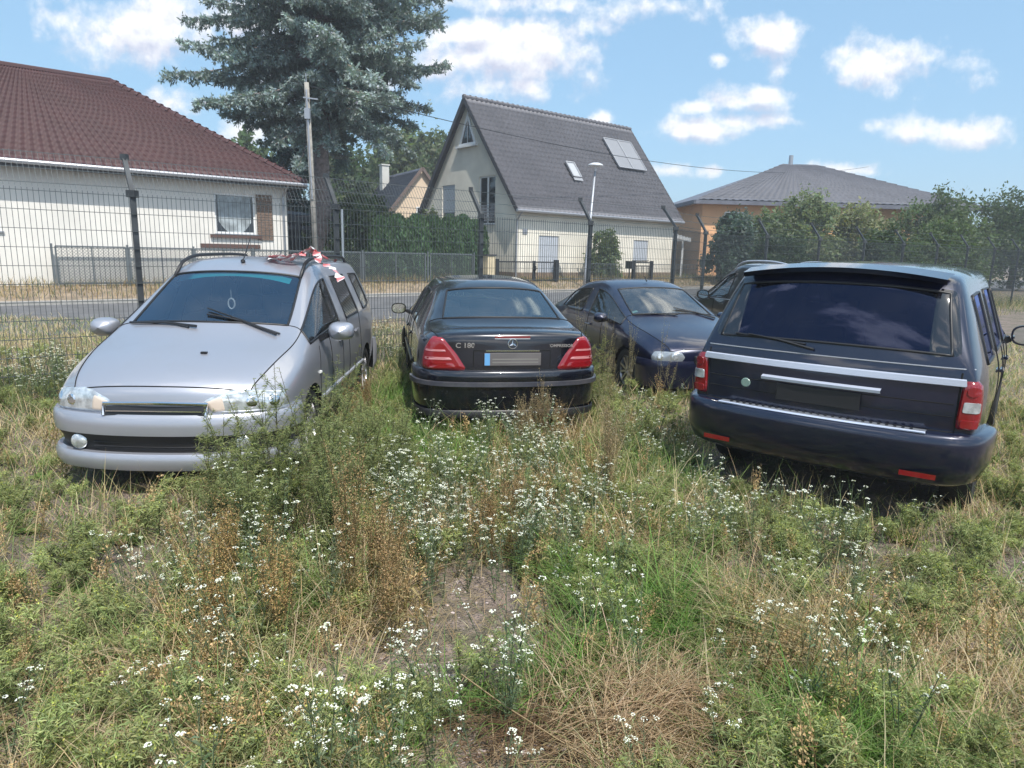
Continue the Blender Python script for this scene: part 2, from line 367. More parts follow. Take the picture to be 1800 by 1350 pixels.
tile_mat('tile_anthracite', (.118, .116, .130), (.152, .148, .165)); tile_mat('tile_red', (.046, .014, .015), (.066, .021, .022)); tile_mat('tile_slate', (.06, .065, .085), (.09, .095, .12))
def roof_slope(parent, name, P0, P1, P2, P3, matn, row=.34, col=.30, thick=.10, amp=.03, clip=None):
    """tiled roof plane: P0->P1 eave, P3->P2 ridge. Real pantile relief: waves along the eave, a lap at each course"""
    P0, P1, P2, P3 = map(Vector, (P0, P1, P2, P3)); L = (P1-P0).length; S = ((P3+P2)/2-(P0+P1)/2).length
    nrm = (P1-P0).cross(P3-P0).normalized()
    if nrm.z < 0: nrm = -nrm
    nc = max(2, int(L/col))*4; nr = max(2, int(S/row)); V = []; UV = []
    for i in range(nr):
        for t_, up_ in ((i/nr, .05), ((i+1)/nr-1e-4, .0)):
            for j in range(nc+1):
                s_ = j/nc; a = P0.lerp(P1, s_); b = P3.lerp(P2, s_); p = a.lerp(b, t_)+nrm*(thick+up_+amp*math.sin(2*math.pi*j/4+.6))
                V.append(tuple(p)); UV.append((s_*L, t_*S))
    V = np.array(V); w = nc+1; idx = np.arange(len(V)).reshape(2*nr, w)
    F = np.stack([idx[:-1, :-1].ravel(), idx[:-1, 1:].ravel(), idx[1:, 1:].ravel(), idx[1:, :-1].ravel()], 1)
    me_o = np_mesh(name, V, [F], matn, parent=parent)
    uvl = me_o.data.uv_layers.new(name='UVMap'); UV = np.array(UV, np.float32); li = np.empty(len(me_o.data.loops), np.int32); me_o.data.loops.foreach_get('vertex_index', li)
    uvl.data.foreach_set('uv', UV[li].ravel())
    return me_o
def wallquad(mb, a, b, z0, z1, t=None):
    mb.poly([(a[0], a[1], z0), (b[0], b[1], z0), (b[0], b[1], z1), (a[0], a[1], z1)])
def wall_with_holes(parent, name, matn, A, B, z0, z1, holes, ztop=None, depth=.12):
    """vertical wall from A to B (plan), holes = [(s0,s1,za,zb)] metres along; ztop(s) optional gable line. Reveals are built."""
    A = Vector((A[0], A[1], 0)); B = Vector((B[0], B[1], 0)); L = (B-A).length; d = (B-A)/L; nin = Vector((-d.y, d.x, 0))
    P = lambda s, z, k=0.: tuple(A+d*s+nin*k+Vector((0, 0, z)))
    zt = ztop or (lambda s: z1)
    ss = sorted(set([0, L]+[h[0] for h in holes]+[h[1] for h in holes]+([L*k/8 for k in range(9)] if ztop else []))); mb = MB()
    for a, b in zip(ss[:-1], ss[1:]):
        m_ = (a+b)/2; hs = sorted([(h[2], h[3]) for h in holes if h[0] <= m_ <= h[1]]); z = z0
        for (ha, hb) in hs:
            mb.poly([P(a, z), P(b, z), P(b, ha), P(a, ha)]); z = hb
        mb.poly([P(a, z), P(b, z), P(b, zt(b)), P(a, zt(a))])
    for (s0, s1, za, zb) in holes:
        for q in ([(s0, za), (s1, za)], [(s1, za), (s1, zb)], [(s1, zb), (s0, zb)], [(s0, zb), (s0, za)]):
            (a1, a2), (b1, b2) = q; mb.poly([P(a1, a2), P(b1, b2), P(b1, b2, depth), P(a1, a2, depth)])
    o = mb.build(name, matn, parent); return P
def window_unit(parent, P, s0, s1, z0, z1, kind='glass', mull=1, depth=.12, shut=0., curtain=False, frame='white_frame', sill=True):
    mb = MB(); w = .07; k0 = depth-.05
    def slab(a, b, c, d_, f, bk):
        pts = [P(a, c, f), P(b, c, f), P(b, d_, f), P(a, d_, f)]; pb = [P(a, c, bk), P(b, c, bk), P(b, d_, bk), P(a, d_, bk)]
        mb.poly(pts); 
        for i in range(4): j = (i+1) % 4; mb.poly([pts[i], pb[i], pb[j], pts[j]])
    slab(s0, s0+w, z0, z1, k0, depth); slab(s1-w, s1, z0, z1, k0, depth); slab(s0+w, s1-w, z0, z0+w, k0, depth); slab(s0+w, s1-w, z1-w, z1, k0, depth)
    for q in range(1, mull+1):
        c = s0+(s1-s0)*q/(mull+1); slab(c-.05, c+.05, z0+w, z1-w, k0-.005, depth)
    fr = mb.build('window', frame, parent)
    mb = MB(); mb.poly([P(s0+w, z0+w, depth-.01), P(s1-w, z0+w, depth-.01), P(s1-w, z1-w, depth-.01), P(s0+w, z1-w, depth-.01)]); mb.build('pane', 'window_dark', fr)
    if shut:
        mb = MB(); zb = z1-(z1-z0)*shut; n = max(2, int((z1-zb)/.06)); V = []
        for i in range(n):
            za = zb+(z1-zb)*i/n; zc = zb+(z1-zb)*(i+1)/n
            mb.poly([P(s0+.01, za, .055), P(s1-.01, za, .055), P(s1-.01, zc, .045), P(s0+.01, zc, .045)])
            mb.poly([P(s0+.01, zc, .055), P(s1-.01, zc, .055), P(s1-.01, zc, .045), P(s0+.01, zc, .045)])
        mb.build('roller_shutter', 'roller_shutter', fr)
    if sill:
        mb = MB(); a = P(s0-.05, z0, -.06); 
        slab2 = [P(s0-.05, z0-.04, -.07), P(s1+.05, z0-.04, -.07), P(s1+.05, z0, -.07), P(s0-.05, z0, -.07)]; bk = [P(s0-.05, z0-.04, .05), P(s1+.05, z0-.04, .05), P(s1+.05, z0, .05), P(s0-.05, z0, .05)]
        mb.poly(slab2)
        for i in range(4): j = (i+1) % 4; mb.poly([slab2[i], bk[i], bk[j], slab2[j]])
        mb.build('sill', 'zinc', fr)
    return fr

# --- the steep roofed cream house; fitted: roof corner, 13 x 9.35 m, eave 3.87, ridge 9.65
HX, HY, HL, HW, HE, HR = .04, 33.9, 13.0, 9.35, 3.87, 9.66
HZ = .38
house = empty('house', (0, 0, 0), 0, 'cream rendered house with a steep dark grey tiled roof and a triangular gable window', 'house')
hu = Vector((U39[0], U39[1], 0)); hv = Vector((N39[0], N39[1], 0)); HC = Vector((HX, HY, 0))
def HP(u, v, z): return HC+hu*u+hv*v+Vector((0, 0, z))
ov, ovg = .42, .30
tanp = (HR-HE)/(HW/2)
# walls inset under the roof overhangs
A = HP(ovg, ov, 0); B = HP(HL-ovg, ov, 0); Cc = HP(HL-ovg, HW-ov, 0); Dd = HP(ovg, HW-ov, 0)
zt = HE+ov*tanp-.12
Pw = wall_with_holes(house, 'front_wall', 'render_cream', A, B, HZ+.35, zt, [(1.55, 2.95, HZ+.35, 2.62), (8.85, 10.15, 1.45, 2.60)])
window_unit(house, Pw, 1.55, 2.95, HZ+.36, 2.62, shut=1., mull=1, sill=False); window_unit(house, Pw, 8.85, 10.15, 1.45, 2.60, shut=1., mull=1)
gl = HW-2*ov
def gtop(s): return zt+min(s, gl-s)*tanp
# gable wall runs from far corner D to near corner A so that its inside lies to the left of travel
def tri_hole(): pass
Pg = wall_with_holes(house, 'gable_wall', 'render_cream', Dd, A, HZ+.35, zt, [(1.75, 3.05, 3.15, 5.35), (5.30, 6.75, 3.15, 5.60)], gtop)
window_unit(house, Pg, 1.75, 3.05, 3.15, 5.35, shut=.68, mull=0); window_unit(house, Pg, 5.30, 6.75, 3.15, 5.60, shut=0, mull=1)
mb = MB()
for z in (3.35, 3.5, 3.65, 3.8, 3.95, 4.12): mb.bar(Pg(5.30, z, -.03), Pg(6.75, z, -.03), .02)
for k in range(13): mb.bar(Pg(5.34+k*.115, 3.30, -.03), Pg(5.34+k*.115, 4.14, -.03), .014)
mb.build('balcony_grille', 'zinc', house)
# triangular gable window: white raised frame, dark pane, sloping sill
mb = MB(); c = gl/2; tri = [(c-.58, 7.42), (c+.58, 7.42), (c, 8.66)]; tri_o = [(c-.80, 7.28), (c+.80, 7.28), (c, 8.98)]
for i in range(3):
    j = (i+1) % 3; mb.poly([Pg(*tri_o[i], -.06), Pg(*tri_o[j], -.06), Pg(*tri[j], -.06), Pg(*tri[i], -.06)]); mb.poly([Pg(*tri_o[i], 0), Pg(*tri_o[j], 0), Pg(*tri_o[j], -.06), Pg(*tri_o[i], -.06)]); mb.poly([Pg(*tri[i], -.01), Pg(*tri[j], -.01), Pg(*tri[j], -.06), Pg(*tri[i], -.06)])
mb.bar(Pg(c-.92, 7.24, -.10), Pg(c+.92, 7.24, -.10), .18, .10)
tw = mb.build('window', 'white_frame', house); mb = MB(); mb.poly([Pg(*q, -.02) for q in tri]); mb.build('pane', 'window_dark', tw)
mb = MB(); mb.bar(Pg(c, 7.43, -.035), Pg(c, 8.6, -.035), .07, .03); mb.build('mullion', 'white_frame', tw)
mb = MB(); wallquad(mb, B, Cc, HZ+.35, zt); n_ = len(mb.v); mb.poly([(B.x, B.y, zt), (Cc.x, Cc.y, zt), tuple((B+Cc)/2+Vector((0, 0, zt+gl/2*tanp)))]); wallquad(mb, Cc, Dd, HZ+.35, zt); mb.build('rear_walls', 'render_cream', house)
mb = MB()
e = .03
for a, b in ((HP(ovg-e, ov-e, 0), HP(HL-ovg+e, ov-e, 0)), (HP(HL-ovg+e, ov-e, 0), HP(HL-ovg+e, HW-ov+e, 0)), (HP(ovg-e, HW-ov+e, 0), HP(ovg-e, ov-e, 0))): wallquad(mb, a, b, -.1, HZ+.36)
for a, b in ((HP(ovg-e, ov-e, 0), HP(HL-ovg+e, ov-e, 0)), (HP(ovg-e, HW-ov+e, 0), HP(ovg-e, ov-e, 0))):
    d = (b-a).normalized(); nn_ = Vector((-d.y, d.x, 0))*.06; mb.poly([(a.x, a.y, HZ+.36), (b.x, b.y, HZ+.36), (b.x+nn_.x, b.y+nn_.y, HZ+.36), (a.x+nn_.x, a.y+nn_.y, HZ+.36)])
mb.build('plinth', 'plinth_brown', house)
rf = roof_slope(house, 'roof', HP(0, 0, HE-.14), HP(HL, 0, HE-.14), HP(HL, HW/2, HR-.10), HP(0, HW/2, HR-.10), 'tile_anthracite')
roof_slope(rf, 'rear_slope', HP(0, HW, HE-.14), HP(HL, HW, HE-.14), HP(HL, HW/2, HR-.10), HP(0, HW/2, HR-.10), 'tile_anthracite')
for sgn, v0 in ((1, 0), (-1, HW)):   # soffit boards and verge boards
    mb = MB(); mb.poly([HP(0, v0, HE-.16), HP(HL, v0, HE-.16), HP(HL, HW/2, HR-.12), HP(0, HW/2, HR-.12)]); mb.build('soffit', 'roof_dark_trim', rf)
    for u0 in (0, HL): mb = MB(); mb.bar(HP(u0, v0, HE-.10), HP(u0, HW/2, HR-.06), .05, .22, up=(0, 0, 1)); mb.build('verge_board', 'roof_dark_trim', rf)
mb = MB(); mb.tube([HP(-.05, HW/2, HR+.05), HP(HL+.05, HW/2, HR+.05)], .11, 8)
for k in range(int(HL/.36)): mb.tube([HP(k*.36+.02, HW/2, HR+.055), HP(k*.36+.09, HW/2, HR+.06)], .13, 8)
mb.build('ridge', 'tile_anthracite', rf)
mb = MB(); mb.tube([HP(-.05, -.08, HE-.10), HP(HL+.05, -.08, HE-.13)], .075, 8); mb.build('gutter', 'zinc', house)
mb = MB(); mb.tube([HP(.28, -.08, HE-.15), HP(.30, .33, HE-.55), HP(.30, .35, .2)], .045, 8); mb.build('downpipe', 'zinc', house)
nrm_roof = (hu.cross(hv*(HW/2)+Vector((0, 0, HR-HE)))).normalized()
def RP(u, t, k=.15): return HP(u, t*HW/2, HE+(HR-HE)*t)+nrm_roof*k
# solar collectors (two panels) and the skylight
mb = MB(); 
for a, b in ((9.45, 10.65), (10.69, 11.89)):
    q = [RP(a, .49, .22), RP(b, .49, .22), RP(b, .80, .22), RP(a, .80, .22)]; qb = [RP(a, .49, .12), RP(b, .49, .12), RP(b, .80, .12), RP(a, .80, .12)]; mb.poly(q)
    for i in range(4): j = (i+1) % 4; mb.poly([q[i], qb[i], qb[j], q[j]])
sp = mb.build('solar_panel', 'solar_glass', house)
mb = MB()
for a, b in ((9.45, 10.65), (10.69, 11.89)):
    for p, q in (((a, .49), (b, .49)), ((b, .49), (b, .80)), ((b, .80), (a, .80)), ((a, .80), (a, .49))): mb.bar(RP(*p, .225), RP(*q, .225), .06, .05, up=nrm_roof)
mb.build('frame', 'zinc', sp)
mb = MB(); 
for p, q in (((5.05, .33), (5.65, .33)), ((5.65, .33), (5.65, .47)), ((5.65, .47), (5.05, .47)), ((5.05, .47), (5.05, .33))): mb.bar(RP(*p, .17), RP(*q, .17), .07, .10, up=nrm_roof)
sk = mb.build('skylight', 'zinc', house); mb = MB(); mb.poly([RP(5.08, .335, .18), RP(5.62, .335, .18), RP(5.62, .465, .18), RP(5.08, .465, .18)]); mat('skylight_glass', (.36, .38, .41), .4, 0, .3); mb.build('pane', 'skylight_glass', sk)
mb = MB(); mb.poly([RP(5.02, .295, .165), RP(5.68, .295, .165), RP(5.68, .322, .165), RP(5.02, .322, .165)]); mb.build('flashing', 'zinc', sk)
mb = MB(); q = Pw(.55, 2.75, -.03); mb.bar(Pw(.42, 2.78, -.02), Pw(.72, 2.78, -.02), .03, .26); mb.build('house_lamp', 'zinc', house)
# white pergola and the low slate roofed annex right of the house
perg = empty('pergola', (0, 0, 0), 0, 'white timber pergola standing against the end of the cream house', 'pergola'); perg.location = (0, 0, 0)
for v in (1.2, 4.0): 
    mb = MB(); mb.bar(HP(HL+1.75, v, .3), HP(HL+1.75, v, 2.75), .12); mb.build('post', 'white_frame', perg)
mb = MB(); mb.bar(HP(HL-.25, .9, 3.05), HP(HL+2.1, .9, 2.72), .10, .16)
mb.bar(HP(HL-.25, 4.3, 3.05), HP(HL+2.1, 4.3, 2.72), .10, .16)
for k in range(7): mb.bar(HP(HL-.1+k*.33, .7, 3.14-k*.045), HP(HL-.1+k*.33, 4.5, 3.14-k*.045), .05, .08)
mb.bar(HP(HL+1.75, .8, 2.75), HP(HL+1.75, 4.4, 2.75), .1, .12); mb.build('beam', 'white_frame', perg)
annex = empty('garden_shed', (0, 0, 0), 0, 'low dark slate roofed shed behind the white pergola', 'shed')
mb = MB(); a0 = HP(HL+1.5, 6.0, 0)
w4 = [HP(HL+1.5, 6.2, .3), HP(HL+7, 6.2, .3), HP(HL+7, 10.5, .3), HP(HL+1.5, 10.5, .3)]
for i in range(4): j = (i+1) % 4; wallquad(mb, w4[i], w4[j], .3, 3.0)
mat('shed_wall', (.06, .065, .08), .8, var=.2); mb.build('wall', 'shed_wall', annex)
roof_slope(annex, 'roof', HP(HL+1.1, 5.7, 2.95), HP(HL+7.4, 5.7, 2.95), HP(HL+6.2, 8.3, 4.75), HP(HL+2.0, 8.3, 4.75), 'tile_slate')
mb = MB(); mb.poly([HP(HL+1.1, 5.7, 2.95), HP(HL+2.0, 8.3, 4.82), HP(HL+1.1, 10.9, 2.95)]); mb.poly([HP(HL+7.4, 5.7, 2.95), HP(HL+6.2, 8.3, 4.82), HP(HL+7.4, 10.9, 2.95)]); mb.poly([HP(HL+1.1, 10.9, 2.95), HP(HL+7.4, 10.9, 2.95), HP(HL+6.2, 8.3, 4.82), HP(HL+2.0, 8.3, 4.82)]); mb.build('hip', 'tile_slate', annex)

# --- bungalow with the red roof, on the left
bung = empty('bungalow', (0, 0, 0), 0, 'pale bungalow with a wine red hipped roof and a brown slatted shutter panel', 'house')
BE = 4.05; bn0 = 24.9; 
def bu_of(px_u, n): return n*px_u
# near right corner sits along the ray u=-.332 at n = 25.4
def SP(u, n, z): return Vector(st(u, n, z))
cu = 25.4*(-.332*U39[0]+U39[1])/(-.332*N39[0]+N39[1])
BL, BD = 14.0, 10.5
A = SP(cu-BL, 25.4, 0); B = SP(cu, 25.4, 0); Cc = SP(cu, 25.4+BD, 0); Dd = SP(cu-BL, 25.4+BD, 0)
mat('render_pale', (.70, .675, .63), .9, var=.05, vscale=1.2)
Pb = wall_with_holes(bung, 'front_wall', 'render_pale', A, B, .3, BE-.1, [(BL-2.55, BL-1.15, 2.15, 3.55), (BL-10.5, BL-8.6, 2.0, 3.55)])
mat('curtain', (.32, .36, .38), .8, var=.35, vscale=3)
for s0, s1 in ((BL-2.55, BL-1.15), (BL-10.5, BL-8.6)):
    w_ = window_unit(bung, Pb, s0, s1, 2.15 if s0 > 8 else 2.0, 3.55, mull=0)
    mb = MB(); rows = []
    for k in range(13):
        t_ = k/12; rows.append([tuple(Pb(s0+.14+(s1-s0-.28)*t_, 2.12+(.45*(2*t_-1)**2 if True else 0), .105)), tuple(Pb(s0+.14+(s1-s0-.28)*t_, 3.46, .105))])
    mb.grid(rows); mb.build('curtain', 'curtain', w_)
mb = MB(); mb.bar(Pb(BL-2.75, 2.06, -.05), Pb(BL-1.0, 2.06, -.05), .12, .1); mb.bar(Pb(BL-3.1, 1.72, -.03), Pb(BL-1.05, 1.72, -.03), .06, .14); mat('brown_sill', (.10, .055, .045), .7); mb.build('sill_band', 'brown_sill', bung)
mb = MB(); mat('brown_panel', (.17, .115, .085), .8, var=.25, vscale=12)
for k in range(18): mb.bar(Pb(BL-1.12, 2.0+k*.09, -.025), Pb(BL-.55, 2.0+k*.09, -.025), .05, .075)
mb.build('shutter_panel', 'brown_panel', bung)
mb = MB(); wallquad(mb, B, Cc, .3, BE-.1); wallquad(mb, Cc, Dd, .3, BE-.1); wallquad(mb, Dd, A, .3, BE-.1); mb.build('side_walls', 'render_pale', bung)
o_ = .55; r0 = SP(cu-BL-o_, 25.4-o_, BE-.12); r1 = SP(cu+o_, 25.4-o_, BE-.12); r2 = SP(cu+o_, 25.4+BD+o_, BE-.12); r3 = SP(cu-BL-o_, 25.4+BD+o_, BE-.12)
q1 = SP(cu-4.6, 25.4+BD/2, 7.6); q0 = SP(cu-BL+4.6, 25.4+BD/2, 7.6)
br = roof_slope(bung, 'roof', r0, r1, q1, q0, 'tile_red', col=.26); roof_slope(br, 'hip_slope', r1, r2, q1+Vector((.05, .05, 0)), q1, 'tile_red', col=.26)
mb = MB(); mb.poly([r2, r3, q0, q1]); mb.poly([r3, r0, q0]); mb.build('rear_slope', 'tile_red', br)
mb = MB(); mb.tube([r1+Vector((0, 0, .12)), q1+Vector((0, 0, .12)), q0+Vector((0, 0, .12))], .11, 8); 
for k in range(26): p = r1.lerp(q1, k/26)+Vector((0, 0, .13)); mb.tube([p, p+(q1-r1).normalized()*.08], .14, 7)
mb.build('hip_ridge', 'tile_red', br)
mb = MB(); i0 = SP(cu-BL-o_, 25.4-o_, 0); i1 = SP(cu+o_, 25.4-o_, 0)
mb.poly([SP(cu-BL-o_, 25.4-o_, BE-.17), SP(cu+o_, 25.4-o_, BE-.17), SP(cu+o_, 25.4+.02, BE-.17), SP(cu-BL-o_, 25.4+.02, BE-.17)]); mb.poly([SP(cu, 25.4, BE-.17), SP(cu+o_, 25.4, BE-.17), SP(cu+o_, 36, BE-.17), SP(cu, 36, BE-.17)])
mb.bar(SP(cu-BL-o_, 25.4-o_, BE-.10), SP(cu+o_, 25.4-o_, BE-.10), .04, .20); mb.bar(SP(cu+o_, 25.4-o_, BE-.10), SP(cu+o_, 36, BE-.10), .04, .20); mb.build('eave_board', 'roof_dark_trim', br)

mb = MB(); mb.tube([SP(cu-BL-o_, 25.4-o_-.09, BE-.05), SP(cu+o_, 25.4-o_-.09, BE-.07)], .07, 8); mb.build('gutter', 'zinc', bung)
mb = MB(); mb.tube([SP(cu-.15, 25.4-o_-.09, BE-.1), SP(cu-.15, 25.32, BE-.5), SP(cu-.15, 25.32, .3)], .045, 8); mb.build('downpipe', 'zinc', bung)
# --- small cream gabled house far behind the hedge
def gable_house(name, label, loc, rz, L, Wd, He, Hr, wallm, roofm, windows=(), chim=None, base=.3):
    h = empty(name, loc, rz, label, 'house')
    mb = MB(); hw = Wd/2
    for x in (-L/2, L/2): mb.poly([(x, -hw, base), (x, hw, base), (x, hw, He), (x, 0, Hr-.05), (x, -hw, He)])
    for y in (-hw, hw): mb.poly([(-L/2, y, base), (L/2, y, base), (L/2, y, He), (-L/2, y, He)])
    mb.build('walls', wallm, h)
    k = (Hr-He)/hw; oy = .35; ox = .3
    r_ = roof_slope(h, 'roof', (-L/2-ox, -hw-oy, He-oy*k-.08), (L/2+ox, -hw-oy, He-oy*k-.08), (L/2+ox, 0, Hr-.08), (-L/2-ox, 0, Hr-.08), roofm, col=.4, row=.4)
    roof_slope(r_, 'rear_slope', (-L/2-ox, hw+oy, He-oy*k-.08), (L/2+ox, hw+oy, He-oy*k-.08), (L/2+ox, 0, Hr-.08), (-L/2-ox, 0, Hr-.08), roofm, col=.4, row=.4)
    mb = MB()
    for x in (-L/2-ox, L/2+ox):
        for s in (-1, 1): mb.bar((x, s*(hw+oy), He-oy*k-.03), (x, 0, Hr-.02), .08, .22)
    mat('verge_brown', (.14, .10, .085), .8) if 'verge_brown' not in MATS else None
    mb.build('verge_board', 'verge_brown', r_)
    if chim: mb = MB(); mb.box((chim[0]-.35, chim[1]-.3, chim[2]-2.), (chim[0]+.35, chim[1]+.3, chim[2])); mb.box((chim[0]-.42, chim[1]-.37, chim[2]), (chim[0]+.42, chim[1]+.37, chim[2]+.1)); mb.build('chimney', 'render_grey', r_)
    for (x, y0, y1, z0, z1) in windows:
        mb = MB(); s = 1 if x > 0 else -1
        for a, b in (((y0, z0), (y1, z0)), ((y1, z0), (y1, z1)), ((y1, z1), (y0, z1)), ((y0, z1), (y0, z0)), (((y0+y1)/2, z0), ((y0+y1)/2, z1))): mb.bar((x+s*.04, *a), (x+s*.04, *b), .08)
        f_ = mb.build('window', 'white_frame', h); mb = MB(); mb.poly([(x+s*.02, y0, z0), (x+s*.02, y1, z0), (x+s*.02, y1, z1), (x+s*.02, y0, z1)]); mb.build('pane', 'window_dark', f_)
    return h
# --- orange house with a low hipped roof, far right
oh = empty('house', (0, 0, 0), 0, 'orange rendered house with a low grey hipped roof behind the trees', 'house')
mat('render_orange', (.74, .42, .23), .9, var=.06, vscale=1); mat('roof_metal', (.115, .12, .15), .6, var=.15, vscale=2)
OC = Vector((12.9, 48, 0)); ou = Vector((math.cos(.05), math.sin(.05), 0)); ovv = Vector((-ou.y, ou.x, 0)); OL, OD, OE, OR = 19., 13., 5.5, 8.9
mb = MB(); c4 = [OC, OC+ou*OL, OC+ou*OL+ovv*OD, OC+ovv*OD]
for i in range(4): wallquad(mb, c4[i], c4[(i+1) % 4], .3, OE)
mb.build('walls', 'render_orange', oh)
e4 = [OC-ou*.8-ovv*.8, OC+ou*(OL+.8)-ovv*.8, OC+ou*(OL+.8)+ovv*(OD+.8), OC+ovv*(OD+.8)-ou*.8]; e4 = [p+Vector((0, 0, OE-.05)) for p in e4]
t0 = OC+ou*8.2+ovv*(OD/2)+Vector((0, 0, OR)); t1 = OC+ou*(OL-8.2)+ovv*(OD/2)+Vector((0, 0, OR))
orf = roof_slope(oh, 'roof', e4[0], e4[1], t1, t0, 'tile_slate', row=.5, col=.5); mb = MB(); mb.poly([e4[1], e4[2], t1]); mb.poly([e4[2], e4[3], t0, t1]); mb.poly([e4[3], e4[0], t0]); mb.build('hip', 'roof_metal', orf)
mb = MB(); 
for a, b in ((e4[0], e4[1]), (e4[0], e4[3])): mb.bar(a+Vector((0, 0, -.05)), b+Vector((0, 0, -.05)), .15, .26)
mb.build('fascia_board', 'roof_metal', orf)
mb = MB(); mb.poly([p+Vector((0, 0, -.03)) for p in e4]); mb.build('soffit', 'white_frame', orf)
mb = MB(); p = t0+ou*.6; mb.tube([p+Vector((0, 0, -.4)), p+Vector((0, 0, .75))], .16, 10); mb.build('flue', 'zinc', orf)
for s in (1.6, 6.2, 11.0, 15.5):
    mb = MB(); a = OC+ou*s-ovv*.03
    mb.poly([a+Vector((0, 0, 3.4)), a+ou*1.3+Vector((0, 0, 3.4)), a+ou*1.3+Vector((0, 0, 4.8)), a+Vector((0, 0, 4.8))]); pn = mb.build('window', 'window_dark', oh)
    mb = MB()
    for z in (3.4, 4.8): mb.bar(a+Vector((0, 0, z)), a+ou*1.3+Vector((0, 0, z)), .1)
    for k in (0, .65, 1.3): mb.bar(a+ou*k+Vector((0, 0, 3.4)), a+ou*k+Vector((0, 0, 4.8)), .09)
    mb.build('frame', 'white_frame', pn)
mat('render_beige', (.66, .52, .38), .9, var=.05)
sh = gable_house('house', 'small cream cottage with a brown edged gable, seen through the trees behind the hedge', (-9.3, 57.4, 0), R(-60), 7.5, 7.0, 3.6, 7.95, 'render_beige', 'tile_slate',
   windows=[(3.76, -.4, .7, 4.1, 5.0), (3.76, -2.6, -1.6, 1.3, 2.4)], chim=(-2.2, -.9, 8.6))
# dark open shed between the bungalow and the spruce
car_s = empty('carport', (0, 0, 0), 0, 'dark timber lean-to shed beside the pale bungalow', 'shed')
P0 = lambda u, n, z: SP(u, n, z)
for u in (11.2, 13.2): 
    for n in (30.6, 34): mb = MB(); mb.bar(P0(u, n, .3), P0(u, n, 3.0), .14); mb.build('post', 'shed_wall', car_s)
mb = MB(); mb.poly([P0(10.9, 30.2, 3.05), P0(13.6, 30.2, 3.05), P0(13.6, 34.4, 3.5), P0(10.9, 34.4, 3.5)]); mb.bar(P0(10.9, 30.2, 3.03), P0(13.6, 30.2, 3.03), .1, .28); mb.bar(P0(10.9, 30.3, 2.6), P0(13.6, 30.3, 2.6), .06, .16); mb.build('roof', 'shed_wall', car_s)
mb = MB(); mb.poly([P0(10.9, 34.3, .3), P0(13.6, 34.3, .3), P0(13.6, 34.3, 3.3), P0(10.9, 34.3, 3.3)]); mb.build('back_wall', 'shed_wall', car_s)

# ------------------------------------------------------------------ perimeter fence of the yard (double rod mesh, outward leaning arms)
mat('fence_metal', (.075, .088, .092), .45, .3); mat('fence_post', (.050, .056, .062), .5, .3, var=.3, vscale=4); mat('galv', (.42, .45, .47), .45, .7)
mat('low_fence', (.15, .17, .18), .5, .5)
FS = 1.0
P0f = Vector((-2.52, 9.66, 0)); stepv = Vector((1.955, 1.58, 0)); pts = [P0f+stepv*k for k in range(-6, 4)]
d60 = Vector((math.cos(R(60.5)), math.sin(R(60.5)), 0))*2.51; d36 = Vector((math.cos(R(36)), math.sin(R(36)), 0))*2.51
pts.append(pts[-1]+d60)
for _ in range(9): pts.append(pts[-1]+d36)
pf = empty('perimeter_fence', (0, 0, 0), 0, 'tall grey welded mesh fence with outward leaning wire arms behind the parked cars', 'fence')
FH = 2.33
for k, p in enumerate(pts):
    zb = float(ground_h(p.x, p.y)); a = pts[k+1]-p if k+1 < len(pts) else p-pts[k-1]; a = a.normalized(); out = Vector((-a.y, a.x, 0))
    mb = MB(); mb.bar((p.x, p.y, zb-.1), (p.x, p.y, FH), .06, .06 if k != 9 else .1, up=a); pst = mb.build('post', 'fence_post', pf)
    mb = MB(); top = Vector((p.x, p.y, FH)); tip = top+out*.30+Vector((0, 0, .40)); mb.bar(top, tip, .045, .05, up=a); mb.box(tip-Vector((.035, .035, .02)), tip+Vector((.035, .035, .05)))
    mb.bar(top-Vector((0, 0, .06)), top+Vector((0, 0, .02)), .10); mb.build('arm', 'fence_post', pst)
    if k == 6:
        mb = MB(); q = p+a*.07-out*.04; mb.tube([(q.x, q.y, .0), (q.x, q.y, 2.28)], .02, 6); mb.build('galvanised_pipe', 'galv', pf)
for k in range(len(pts)-1):
    p, q = pts[k], pts[k+1]; d = (q-p).normalized(); L = (q-p).length; out = Vector((-d.y, d.x, 0)); mb = MB(); off = -out*.045; zb = .05
    n = int(round(L/.05)); fine = k < 14
    # vertical rods: three sided prisms
    stepn = 1 if fine else 2
    for j in range(1, n, stepn):
        c = p+d*(L*j/n)+off; r = .0026 if fine else .004
        mb.bar((c.x, c.y, zb), (c.x, c.y, FH-.02), r*2, r*2, up=d)
    z = zb+.03
    while z < FH:
        for o2 in (-.006, .006): mb.bar(p+off+out*o2+Vector((0, 0, z)), q+off+out*o2+Vector((0, 0, z)), .006)
        z += .2
    mb.build('mesh_panel', 'fence_metal', pf)
    mb = MB()
    for t in (.12, .52, .97):
        a0 = p+out*.30*t+Vector((0, 0, FH+.40*t)); a1 = q+out*.30*t+Vector((0, 0, FH+.40*t)); mid = (a0+a1)/2-Vector((0, 0, .012))
        mb.tube([a0, mid, a1], .0045, 4)
    if k < 7:
        for j in range(1, n):
            c = p+d*(L*j/n); c2 = p+d*(L*(j+.0)/n); mb.bar(c+Vector((0, 0, FH)), c2+out*.30+Vector((0, 0, FH+.39)), .0035, .0035, up=d)
    mb.build('arm_wires', 'fence_metal', pf)
